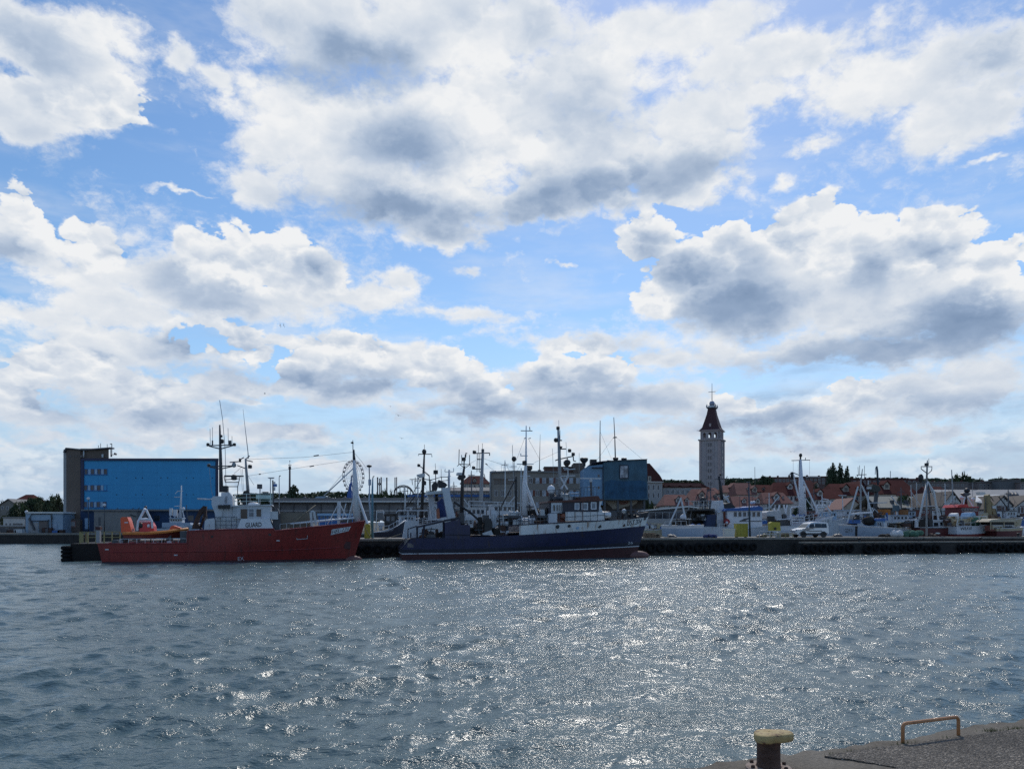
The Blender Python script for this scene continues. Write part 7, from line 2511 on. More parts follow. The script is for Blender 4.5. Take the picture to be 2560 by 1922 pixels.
def tower():
    Y = 420.0
    a = rad(-27)
    px = 1780
    X = (px - CX) / F * Y
    zb = hz(X, Y) - .5
    g = Fr(X, Y, zb, a)
    root = g.root('lookout_tower', 'tall grey lookout tower with red brown spire and globe rising over the town', 'tower')
    z = lambda py: H + (YH - py) / F * Y - zb
    hw = 5.35
    sh = MB()
    n = 4
    zt = z(1103)
    def ring(mb, r0, z0, r1, z1):
        vs = [(sx * r0, sy * r0, z0) for sx, sy in ((-1, -1), (1, -1), (1, 1), (-1, 1))] + [(sx * r1, sy * r1, z1) for sx, sy in ((-1, -1), (1, -1), (1, 1), (-1, 1))]
        mb.add(vs, [(0, 1, 2, 3), (7, 6, 5, 4), (0, 1, 5, 4), (1, 2, 6, 5), (2, 3, 7, 6), (3, 0, 4, 7)])
        return mb
    ring(sh, hw * 1.0, -2, hw * .985, zt).build('shaft', tower_stone, root)
    rots = [Matrix.Rotation(k * math.pi / 2, 4, 'Z') for k in range(4)]
    def each(mb, name, m, parent=None, sides=(0, 1, 2, 3)):
        for k in sides:
            q = MB()
            q.add([rots[k] @ Vector(v) for v in mb.v], mb.f)
            q.build(name, m, parent or root)
    for xx in (-4.9, -2.0, 2.0, 4.9):
        w = .48 if abs(xx) > 3 else .22
        each(MB().box(xx - w, -hw - .22, -2, xx + w, -hw + .02 - .03, zt - .05), 'pilaster', tower_trim if abs(xx) > 3 else tower_stone)
    rows = [z(1113.5 + 16.1 * k) for k in range(7)]
    for zz in rows:
        for xx in (-.62, .62):
            for k in (0, 1):
                f = MB()
                f.box(xx - .36, -hw - .12, zz - 1.0, xx + .36, -hw - .002, zz + 1.0)
                q = MB(); q.add([rots[k] @ Vector(v) for v in f.v], f.f)
                fo = q.build('window', tower_trim, root)
                f = MB()
                f.box(xx - .25, -hw - .14, zz - .85, xx + .25, -hw - .121, zz + .85)
                q = MB(); q.add([rots[k] @ Vector(v) for v in f.v], f.f)
                q.build('pane', dark_glass, fo)
    zc = z(1103)
    ring(MB(), hw + .55, zc, hw + .75, zc + .7).build('cornice', tower_stone, root)
    # belfry, open arches on four sides
    zb0, zb1 = zc + .7, z(1079)
    bw = hw * .93
    arches = [(-2.9, .75), (0, .82), (2.9, .75)]
    pts = [(-bw, zb0)]
    za = zb0 + (zb1 - zb0) * .62
    for (c, r) in arches:
        pts.append((c - r, zb0))
        pts.append((c - r, za))
        for q in range(1, 6):
            t = math.pi - math.pi * q / 6
            pts.append((c + r * math.cos(t), za + r * math.sin(t)))
        pts.append((c + r, za))
        pts.append((c + r, zb0))
    pts += [(bw, zb0), (bw, zb1), (-bw, zb1)]
    wall = MB()
    wall.prism(pts, -bw, -bw + .55)
    each(wall, 'arcade', tower_stone)
    each(MB().box(-bw + .6, -bw + .15, zb0, bw - .6, -bw + .25, zb0 + .75), 'parapet', tower_trim)
    ring(MB(), .5, zb0, .5, zb1).build('core_post', tower_stone, root)
    zr0 = z(1078.5)
    ring(MB(), bw + .75, zb1 + .02, bw + .75, zr0 + .35).build('eave', tower_trim, root)
    for sx in (-1, 1):
        MB().tube([(sx * (bw + .7), -bw - .7, zr0 + .2), (sx * (bw + 1.6), -bw - 1.3, zr0 + .2)], .12, 5).build('gargoyle', dgrey, root)
    zr1 = z(1022)
    roof = MB()
    prof = [(bw + .55, zr0 + .36), (bw * .86, zr0 + 1.9), (bw * .68, zr0 + (zr1 - zr0) * .42), (bw * .46, zr0 + (zr1 - zr0) * .75), (bw * .36, zr1)]
    for (r0, q0), (r1, q1) in zip(prof, prof[1:]):
        ring(roof, r0, q0, r1, q1 - .002)
    roof.build('spire_roof', mat('spire_red_brown', (.062, .026, .03), .8, var=.2, scale=.8), root)
    mb = MB().box(-.55, -bw * .86, zr0 + 2.2, .45, -bw * .60, zr0 + 3.8)
    mb.build('dormer', tower_trim, root)
    ring(MB(), bw * .44, zr1 + .01, bw * .50, zr1 + .5).build('crown_base', dgrey, root)
    for sx in (-1, 1):
        for sy in (-1, 1):
            MB().tube([(sx * 1.9, sy * 1.9, zr1 + .3), (sx * 2.3, sy * 2.3, zr1 + 1.1), (sx * 2.15, sy * 2.15, zr1 + 2.4)], [.45, .5, .12], 6).build('crown_horn', grey, root)
    MB().lathe([(1.5, zr1 + .5), (1.5, zr1 + 1.6), (1.2, zr1 + 1.8)], (0, 0, 0), 12).build('drum', lgrey, root)
    zg = z(1009)
    MB().ball((0, 0, zg), 1.5, 14).build('globe', mat('blue_steel_globe', (.25, .28, .36), .35, metal=.5), root, smooth=True)
    MB().tube([(0, 0, zg + 1.4), (0, 0, z(958))], [.22, .10], 6).build('cross_mast', dgrey, root)
    MB().tube([(-1.9, 0, z(979.5)), (1.9, 0, z(979.5))], .12, 5).build('cross_arm', dgrey, root)


def town():
    # red roofed houses in front of the tower, row by row
    Y1, Y2, Y3 = 205, 245, 290
    H_ = house
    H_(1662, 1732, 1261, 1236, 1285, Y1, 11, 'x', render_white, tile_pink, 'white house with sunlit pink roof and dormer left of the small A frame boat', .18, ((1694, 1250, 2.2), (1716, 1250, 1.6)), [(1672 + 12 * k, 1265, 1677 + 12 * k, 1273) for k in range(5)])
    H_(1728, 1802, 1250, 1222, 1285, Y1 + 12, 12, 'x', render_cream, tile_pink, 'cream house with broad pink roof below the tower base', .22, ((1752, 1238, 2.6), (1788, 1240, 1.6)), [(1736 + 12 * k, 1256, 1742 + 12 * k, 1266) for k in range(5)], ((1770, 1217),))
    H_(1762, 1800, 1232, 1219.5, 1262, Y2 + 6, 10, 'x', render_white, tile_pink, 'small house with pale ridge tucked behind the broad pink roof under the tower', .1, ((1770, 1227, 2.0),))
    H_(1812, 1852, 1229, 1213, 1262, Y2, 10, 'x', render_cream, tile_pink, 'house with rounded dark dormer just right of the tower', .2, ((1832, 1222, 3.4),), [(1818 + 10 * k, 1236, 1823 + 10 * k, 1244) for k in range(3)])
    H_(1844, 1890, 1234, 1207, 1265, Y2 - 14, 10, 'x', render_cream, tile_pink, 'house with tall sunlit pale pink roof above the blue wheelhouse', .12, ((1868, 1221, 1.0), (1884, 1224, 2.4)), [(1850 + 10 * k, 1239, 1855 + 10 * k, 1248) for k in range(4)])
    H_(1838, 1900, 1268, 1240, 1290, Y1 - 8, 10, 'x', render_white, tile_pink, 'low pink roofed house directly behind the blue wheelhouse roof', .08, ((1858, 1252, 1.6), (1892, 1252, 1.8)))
    H_(1896, 1940, 1228, 1212, 1262, Y2 + 10, 10, 'x', render_cream, tile_red, 'red roofed house with bright skylight left of the tall white mast', .15, ((1908, 1222, 1.4),), [(1900 + 10 * k, 1234, 1905 + 10 * k, 1242) for k in range(4)])
    H_(1930, 2000, 1236, 1206, 1268, Y2, 12, 'x', render_white, tile_red, 'big red hipped roof with flat dormer left of the tall white mast', .32, ((1972, 1216, 2.6),), [(1936 + 10 * k, 1241, 1941 + 10 * k, 1250) for k in range(6)])
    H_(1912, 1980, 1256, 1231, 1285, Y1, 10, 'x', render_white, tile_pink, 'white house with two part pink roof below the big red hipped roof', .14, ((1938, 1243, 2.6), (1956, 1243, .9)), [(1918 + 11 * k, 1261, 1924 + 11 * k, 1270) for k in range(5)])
    H_(2004, 2050, 1226, 1200, 1262, Y2 + 22, 12, 'x', render_cream, tile_dark, 'dark red roof between the tall white mast and the poplars', .2, ((2040, 1212, 2.0),))
    H_(2022, 2072, 1246, 1222, 1276, Y1 + 18, 10, 'x', render_white, tile_red, 'white house with red roof and dark dormer right of the tall mast', .24, ((2046, 1233, 2.6),), [(2030 + 10 * k, 1251, 2035 + 10 * k, 1260) for k in range(4)])
    H_(2062, 2100, 1244, 1222, 1276, Y1 + 24, 10, 'x', render_white, tile_red, 'narrow white house with red roof below the poplars', .14, (), [(2068 + 10 * k, 1250, 2073 + 10 * k, 1259) for k in range(3)])
    H_(2082, 2172, 1236, 1209, 1285, Y1 + 30, 13, 'x', render_cream, tile_red, 'large cream house with tall red roof and glazed balcony right of the poplars', .16, ((2110, 1222, 3.0), (2150, 1222, 3.0)), [(2092, 1241, 2104, 1250), (2106, 1241, 2118, 1250)] + [(2130 + 10 * k, 1242, 2135 + 10 * k, 1251) for k in range(4)])
    H_(2104, 2162, 1272, 1246, 1288, Y1 - 14, 10, 'y', render_cream, brownred, 'brown gabled house front below the large cream house')
    H_(2128, 2180, 1234, 1203, 1262, Y1 + 40, 12, 'y', tile_red, tile_dark, 'red gable wall with dark roof behind the grey mast legs')
    H_(2196, 2240, 1232, 1205, 1262, Y2 - 20, 10, 'x', render_cream, tile_red, 'red roof with oval dormer left of the sloped dark roof', .1, ((2211, 1215, 3.0),))
    H_(2228, 2296, 1236, 1200, 1262, Y2 - 10, 13, 'x', render_cream, tile_red, 'tall smooth red roof in the middle of the right hand town', .2)
    H_(2330, 2382, 1242, 1216, 1270, Y2 - 40, 11, 'x', render_grey, tile_dark, 'dark brown red roof left of the white gabled hut', .1)
    # long greenish roof and the gabled fish huts
    g = site(2290, 168, 1.85)
    root = g.root('long_low_hall', 'long low hall with greenish grey roof behind the dark red boat', 'building')
    K = Kit(g, root)
    olive = mat('olive_grey_roof', (.24, .235, .20), .85, var=.12)
    zt = g.z(1242, 2290, 6); ze = g.z(1270, 2290)
    x0, x1 = g.x(2200), g.x(2372)
    MB().box(x0, 0, 0, x1, 12, ze - .1).build('wall', brown_conc, root)
    MB().prism([(0, 0)] * 0 or [(x0 - .4, ze - .1), (x1 + .4, ze - .1), (x1 + .4, ze + .05), (x0 - .4, ze + .05)], -.5, -.3).build('gutter', dgrey, root)
    mb = MB(); mb.sheet((x0 - .3, -.3, ze), (x1 + .3, -.3, ze), (x1 + .3, 6, zt), (x0 - .3, 6, zt), .12); mb.build('roof_slope', olive, root)
    mb = MB(); mb.sheet((x0 - .3, 6.02, zt), (x1 + .3, 6.02, zt), (x1 + .3, 12.3, ze), (x0 - .3, 12.3, ze), .12); mb.build('roof_slope', olive, root)
    for k in range(5):
        px = 2226 + 17 * k
        p = g.p(px, 1256 + (k % 2) * 2, 2.8)
        MB().box(p.x - .25, 1.6, p.z - .4, p.x + .25, 2.6, p.z + .5).build('roof_vent', dgrey, root)
    g = site(2470, 172, 1.85)
    root = g.root('long_grey_roof_hall', 'long hall with pale grey roof behind the gabled fish huts', 'building')
    zt = g.z(1225, 2470, 8); ze = g.z(1252, 2470)
    x0, x1 = g.x(2382), g.x(2640)
    MB().box(x0, 0, 0, x1, 16, ze - .1).build('wall', render_grey, root)
    pale = mat('pale_grey_roof', (.30, .295, .29), .8, var=.1)
    mb = MB(); mb.sheet((x0 - .3, -.3, ze), (x1 + .3, -.3, ze), (x1 + .3, 8, zt), (x0 - .3, 8, zt), .12); mb.build('roof_slope', pale, root)
    mb = MB(); mb.sheet((x0 - .3, 8.02, zt), (x1 + .3, 8.02, zt), (x1 + .3, 16.3, ze), (x0 - .3, 16.3, ze), .12); mb.build('roof_slope', pale, root)
    K = Kit(g, root)
    for k in range(3):
        px = 2520 + 9 * k
        K.bar('roof_flue', [(px, 1233, 3), (px + 5, 1240, 1.5), (px + 6, 1246, 1.5)], .45, dgrey)
    K.poly('skylight', [(2452, 1237), (2448, 1229.5), (2462, 1229.5), (2467, 1237)], 1.5, 3, roof_white)
    for px0, px1, pe, pr, pb, Y, lab, wl in (
            (2356, 2406, 1262, 1230, 1300, 156, 'white gabled fish hut with small round window behind the red and white boat', [(2387, 1244, 2390, 1249)]),
            (2478, 2538, 1270, 1240, 1300, 152, 'white gabled fish hut with four pane window at the right', [(2505, 1266, 2511, 1283), (2513, 1266, 2519, 1283)]),
            (2536, 2610, 1268, 1240, 1300, 151, 'white gabled fish hut cut by the right edge of the picture', [(2544, 1267, 2550, 1282), (2552, 1267, 2558, 1282)])):
        g, root = house(px0, px1, pe, pr, pb, Y, 14, 'y', render_white, mat('grey_brown_barge_roof', (.09, .075, .065), .8), lab, cat='hut', name='gabled_hut', wins=wl)
        K = Kit(g, root)
        if px0 > 2400:
            K.blk('brick_panel', px0 + 14, 1264, px0 + 43, 1296, -.04, -.002, mat('brown_brick_panel', (.13, .075, .06), .9))
        else:
            K.blk('sign_board', 2372, 1257, 2396, 1261, -.06, -.002, mat('faded_pink_sign', (.32, .22, .2), .8))
    # sunlit white side roofs of the huts
    for (q, lab) in ((((2438, 1256), (2440, 1240), (2500, 1238), (2480, 1262)), 'bright white hut roof slope left of the four pane gable'), (((2528, 1264), (2535, 1241), (2580, 1240), (2570, 1264)), 'bright white hut roof slope at the right edge'), (((2344, 1271), (2350, 1262), (2360, 1259), (2360, 1271)), 'small white lean-to roof left of the white gabled hut')):
        Yq = 157.5
        gq = site(q[0][0], Yq, 1.85)
        mb = MB()
        pts = [gq.p(*q[0], -1), gq.p(*q[3], -1), gq.p(*q[2], 4), gq.p(*q[1], 4)]
        mb.sheet(*pts, th=.15)
        rr_ = gq.root('lean_to', lab, 'roof')
        mb.build('roof_slope', roof_white, rr_)
        zlow = min(p.z for p in pts)
        MB().box(pts[0].x + .1, -.8, 0, max(pts[1].x, pts[0].x + .5) - .1, 3.5, zlow - .25).build('wall', render_white, rr_)
    # apartment blocks on the rise
    for px0, px1, py0, py1, Y, m, lab, n in (
            (1915, 2000, 1192, 1212, 360, mat('brown_flats', (.15, .09, .08), .9, var=.15), 'long brown flat roofed block left of the tall white mast', 8),
            (2012, 2090, 1190, 1212, 365, mat('dark_brown_flats', (.11, .07, .065), .9, var=.15), 'dark brown flat roofed block with white roof strip right of the tall mast', 7),
            (2118, 2300, 1196, 1216, 370, mat('maroon_flats', (.10, .055, .055), .9, var=.15), 'long maroon terrace roofline right of the poplars', 14),
            (2290, 2420, 1204, 1222, 330, mat('grey_brown_flats', (.17, .15, .145), .9, var=.12), 'grey brown flats with rows of small windows behind the tripod mast', 10),
            (2446, 2500, 1204, 1224, 330, mat('grey_brown_flats', (.17, .15, .145), .9, var=.12), 'brown brick flats left of the plain grey block', 5),
            (2496, 2552, 1199, 1226, 325, mat('plain_grey_block', (.13, .135, .14), .9, var=.1), 'plain windowless grey block at the right', 0),
            (2550, 2640, 1204, 1228, 322, mat('pinkish_flats', (.22, .18, .175), .9, var=.1), 'pinkish flats cut by the right edge of the picture', 5)):
        pm = (px0 + px1) / 2
        zb = hz((pm - CX) / F * Y, Y) - 1
        g = site(pm, Y, zb)
        root = g.root('apartment_block', lab, 'building')
        K = Kit(g, root)
        K.poly('wall', [(px0, py1 + 14), (px0, py0 + 1.5), (px1, py0 + 1.5), (px1, py1 + 14)], 0, 12, m)
        K.blk('roof', px0 - 1, py0, px1 + 1, py0 + 1.45, -.4, 12.3, tile_dark if n and px0 < 2290 else tile_grey)
        for k in range(n):
            a = px0 + 4 + (px1 - px0 - 8) * k / n
            K.win(a, py0 + 6, a + 4.5, py0 + 11, 0, render_grey, far_glass, None, .12)
            if py1 - py0 > 18:
                K.win(a, py0 + 14.5, a + 4.5, py0 + 19, 0, render_grey, far_glass, None, .12)
        rr_ = random.Random(int(px0))
        for k in range(max(2, n // 2)):
            a = px0 + (px1 - px0) * (k + rr_.uniform(.2, .8)) / max(2, n // 2)
            K.blk('chimney', a - 1.3, py0 - rr_.uniform(2, 4.5), a + 1.3, py0 - .02, 3, 4.2, tile_dark)
        if px0 == 2012:
            K.blk('roof_strip', 2014, 1191.6, 2052, 1193, -.8, -.42, roof_white)


# ---------------------------------------------------------------- amusement park and industry beyond the long shed
def fairground():
    # ferris wheel
    Y = 600.0
    px, py = 884.0, 1190.0
    X = (px - CX) / F * Y
    zc = H + (YH - py) / F * Y
    a = rad(64)
    root = thing('ferris_wheel', 'ferris wheel seen at a slant behind the red ship foremast', 'ferris wheel', (X, Y, 1.9), a)
    Rw = 39.5 / F * Y
    cz = zc - 1.9
    wm = mat('pale_wheel_steel', (.45, .42, .44), .5, var=.1)
    dk = mat('dark_wheel_cabin', (.05, .045, .06), .5)
    for yy in (-1.0, 1.0):
        MB().torus((0, yy, cz), Rw, .16, 'Y', 40, 5).build('rim', wm, root)
        MB().torus((0, yy, cz), Rw * .82, .10, 'Y', 40, 4).build('rim', wm, root)
    n = 22
    for k in range(n):
        t = 2 * math.pi * k / n
        c, s = math.cos(t), math.sin(t)
        mb = MB()
        mb.tube([(.6 * c, -1, cz + .6 * s), (Rw * c, -1, cz + Rw * s)], .05, 4)
        mb.tube([(.6 * c, 1, cz + .6 * s), (Rw * c, 1, cz + Rw * s)], .05, 4)
        mb.tube([(Rw * c, -1.0, cz + Rw * s), (Rw * c, 1.0, cz + Rw * s)], .1, 4)
        mb.build('spoke', wm, root)
        cx_, cz_ = (Rw + .2) * c, cz + (Rw + .2) * s
        cb = MB().lathe([(.35, -1.5), (.85, -1.35), (.95, -.75), (.9, -.62)], (cx_, 0, cz_), 8).build('cabin', dk, root)
        MB().lathe([(1.0, -.15), (.5, .1), (.1, .2)], (cx_, 0, cz_), 8).build('cabin_roof', render_white, cb)
        MB().tube([(cx_, 0, cz_ - .7), (cx_, 0, cz_ - .1)], .1, 4).build('cabin_post', wm, cb)
    MB().lathe([(.7, -2), (.7, 2)], (0, 0, cz), 10, 'Y').build('hub', wm, root)
    for sx in (-1, 1):
        for yy in (-2.6, 2.6):
            MB().tube([(0, yy * .8, cz), (sx * 6, yy, 0)], .35, 6).build('support_leg', mat('blue_support', (.10, .22, .45), .5), root)
    # blue slide tower beside it
    g = site(873, 480, 1.9)
    root = g.root('blue_slide', 'curved blue funfair slide left of the ferris wheel foot', 'ride')
    K = Kit(g, root)
    K.poly('slide', [(867, 1252), (870, 1228), (873, 1210), (878, 1204), (879, 1208), (876, 1222), (881, 1250)], -.8, .8, mat('deep_blue_slide', (.03, .10, .35), .5))
    K.bars('slide_frame', [[(871, 1225), (866, 1252)], [(876, 1216), (885, 1252)]], .3, bluep)
    # tall ride tower with ring
    g = site(725, 460, 1.9)
    root = g.root('ride_tower', 'slim brown ride tower with ring on top left of the ferris wheel', 'tower')
    K = Kit(g, root)
    K.bar('shaft', [(724, 1262), (724.5, 1166)], [.62, .50], mat('brown_grey_tower', (.12, .10, .11), .8), 0, 10)
    K.bar('collar', [(724.5, 1173), (724.5, 1166)], .75, dgrey, 0, 10)
    p = g.p(724.5, 1162)
    MB().torus(p, .85, .12, 'Z', 14, 5).build('ring', wm, root)
    K.bars('ring_stay', [[(721, 1162), (724.5, 1166)], [(728.5, 1162), (724.5, 1166)], [(724.5, 1166), (724.5, 1152)]], .10, dgrey)
    K.ball('finial', 724.5, 1152, .3, dgrey)
    # dark stacks
    for px, py0, w, lab in ((944, 1193, 1.6, 'left dark stack of the group of three right of the ferris wheel'), (949, 1196, 1.2, 'middle dark stack of the group of three right of the ferris wheel'), (953, 1193, 1.5, 'right dark stack of the group of three right of the ferris wheel'),
                             (967, 1194, 1.6, 'single short dark stack standing alone right of the group of three'), (987.5, 1194, 1.2, 'left slim stack of the pair near the roller coaster'), (991.5, 1193, 1.2, 'right slim stack of the pair near the roller coaster')):
        g = site(px, 320, 1.85)
        root = g.root('dark_stack', lab, 'stack', 'dark stacks beyond the long shed')
        K = Kit(g, root)
        r = w * 320 / F
        K.bar('stack', [(px, 1262), (px, py0)], r, mat('dark_violet_stack', (.045, .035, .045), .7), 0, 10)
        K.bar('collar', [(px, py0 + 1.5), (px, py0 - .5)], r * 1.15, dgrey, 0, 10)
        if px < 960:
            K.bars('brace', [[(px, 1214), (px + 4.5, 1205)], [(px, 1205), (px + 4.5, 1214)]] if px != 953 else [[(px, 1214), (px - 4, 1205)]], .12, dgrey)
    # roller coaster
    g = site(1012, 340, 1.85)
    root = g.root('roller_coaster', 'dark curved roller coaster track beyond the masts left of the gantry', 'ride')
    K = Kit(g, root)
    cur = [(985, 1226), (992, 1218), (1000, 1214), (1010, 1213), (1019, 1215), (1026, 1220), (1032, 1228)]
    for dy in (0, 3.5):
        K.bar('track', [(a, b + dy) for a, b in cur], .22, dgrey)
    for a, b in cur:
        K.bar('support', [(a, b + 1), (a, 1262)], .16, dgrey)
    for (a, b), (c, d) in zip(cur, cur[1:]):
        K.bar('tie', [(a, b), (c, d + 3.5)], .12, dgrey)
    # masts and street lights beyond the ship
    for px, py, lab, w in ((676, 1193, 'tall floodlight mast with wide flat head behind the red wheelhouse', 8), (698, 1190, 'dark curved street lamp right of the wide floodlight mast', 0), (1045, 1193, 'thin light mast beyond the black foremast', 3)):
        g = site(px, 160, 1.85)
        root = g.root('street_lamp', lab, 'street lamp')
        K = Kit(g, root)
        K.bar('post', [(px, 1300), (px, py + 2)], [.16, .08], grey, 0, 6)
        if w:
            K.poly('lamp_head', [(px - w, py), (px + w, py), (px + w * .5, py + 3), (px - w * .5, py + 3)], -.4, .4, lgrey)
        else:
            K.bar('lamp_arm', [(px, py + 2), (px + 1, py - 1), (px + 4, py - 1)], .09, dgrey)
    g = site(685.5, 150, 1.85)
    root = g.root('control_mast', 'blue mast with two boxes behind the red ship canvas dodger', 'mast')
    K = Kit(g, root)
    K.bar('post', [(684, 1300), (682, 1200)], [.2, .15], dgrey, 0, 6)
    K.blk('box', 683.5, 1209, 690.5, 1216, -.3, .3, bluep)
    K.ball('dome', 686.5, 1206, .2, lgrey)
    K.blk('sensor', 684.5, 1217, 687, 1226, -.2, .2, lgrey)


# ---------------------------------------------------------------- trees
def leaf_mat(name, c):
    return mat(name, c, .8, var=.45, scale=.55, grain=.25, gscale=3.0)


leafA = leaf_mat('green_foliage', (0.058, 0.085, 0.030))
leafB = leaf_mat('dark_green_foliage', (0.034, 0.056, 0.026))
leafC = leaf_mat('olive_foliage', (0.085, 0.095, 0.04))
bark = mat('bark', (0.06, 0.05, 0.04), .9, var=.3)
_crowns = {}


def crown_mesh(kind, seed, m):
    key = (kind, seed, m.name)
    if key in _crowns:
        return _crowns[key]
    rg = random.Random(seed * 31 + len(kind))
    mb = MB()
    lobes = []
    if kind == 'poplar':
        for k in range(26):
            t = k / 25
            w = .30 * math.sin(math.pi * min(1, (t * .92 + .08))) ** .5
            an = rg.uniform(0, 6.28)
            lobes.append((w * .5 * math.cos(an), w * .5 * math.sin(an), .08 + t * .9, .10 + w * .35, .12))
    else:
        for k in range(17):
            u, v = rg.uniform(-1, 1), rg.uniform(0, 6.28)
            rr = rg.uniform(.30, .72)
            s = math.sqrt(1 - u * u)
            lobes.append((.50 * rr * s * math.cos(v) * 1.3, .50 * rr * s * math.sin(v) * 1.3, .60 + .34 * rr * u, rg.uniform(.11, .20), rg.uniform(.09, .16)))
    for (cx_, cy_, cz_, r, rz_) in lobes:
        for _ in range(60 if kind != 'poplar' else 44):
            d = Vector((rg.gauss(0, 1), rg.gauss(0, 1), rg.gauss(0, 1))).normalized() * (rg.random() ** .4)
            p = Vector((cx_ + d.x * r, cy_ + d.y * r, cz_ + d.z * rz_))
            s = rg.uniform(.022, .050)
            n = (d + Vector((rg.gauss(0, .6), rg.gauss(0, .6), rg.gauss(.3, .6)))).normalized()
            a = n.orthogonal().normalized() * s
            b = n.cross(a).normalized() * s * rg.uniform(.6, 1.1)
            bend = n * s * .4
            mb.add([p - a, p - b + bend, p + a, p + b + bend], [(0, 1, 2, 3)])
    me = bpy.data.meshes.new('crown')
    me.from_pydata(mb.v, [], mb.f)
    me.materials.append(m)
    _crowns[key] = me
    return me


def trunk_mesh(kind):
    key = ('trunk', kind)
    if key in _crowns:
        return _crowns[key]
    rg = random.Random(4)
    mb = MB()
    mb.tube([(0, 0, -.05), (.01, 0, .2), (0, .01, .5), (.01, 0, .8)], [.028, .022, .016, .006], 7)
    for k in range(7):
        a = k * 2.4
        z0 = .25 + k * .06
        w = .12 if kind == 'poplar' else .3
        mb.tube([(0, 0, z0), (w * .5 * math.cos(a), w * .5 * math.sin(a), z0 + .10), (w * math.cos(a), w * math.sin(a), z0 + .22)], [.012, .008, .003], 5)
    me = bpy.data.meshes.new('trunk')
    me.from_pydata(mb.v, [], mb.f)
    me.materials.append(bark)
    _crowns[key] = me
    return me


def tree(px, py_top, Y, wpx, lab, kind='round', m=None, seed=1, group=None, py_base=None):
    X = (px - CX) / F * Y
    zb = hz(X, Y)
    zt = H + (YH - py_top) / F * Y
    h = zt - zb
    root = thing('poplar_tree' if kind == 'poplar' else 'broadleaf_tree', lab, 'tree', (X, Y, zb), R.uniform(0, 6.28), group)
    w = wpx * 1.15 / F * Y
    m = m or leafA
    sc = (w / (1.12 if kind != 'poplar' else .52))
    for nm, me in (('trunk', trunk_mesh(kind)), ('crown', crown_mesh(kind, seed, m))):
        o = bpy.data.objects.new(nm, me)
        COL.objects.link(o)
        o.parent = root
        o.scale = (sc, sc, h / (.99 if kind != 'poplar' else 1.06))


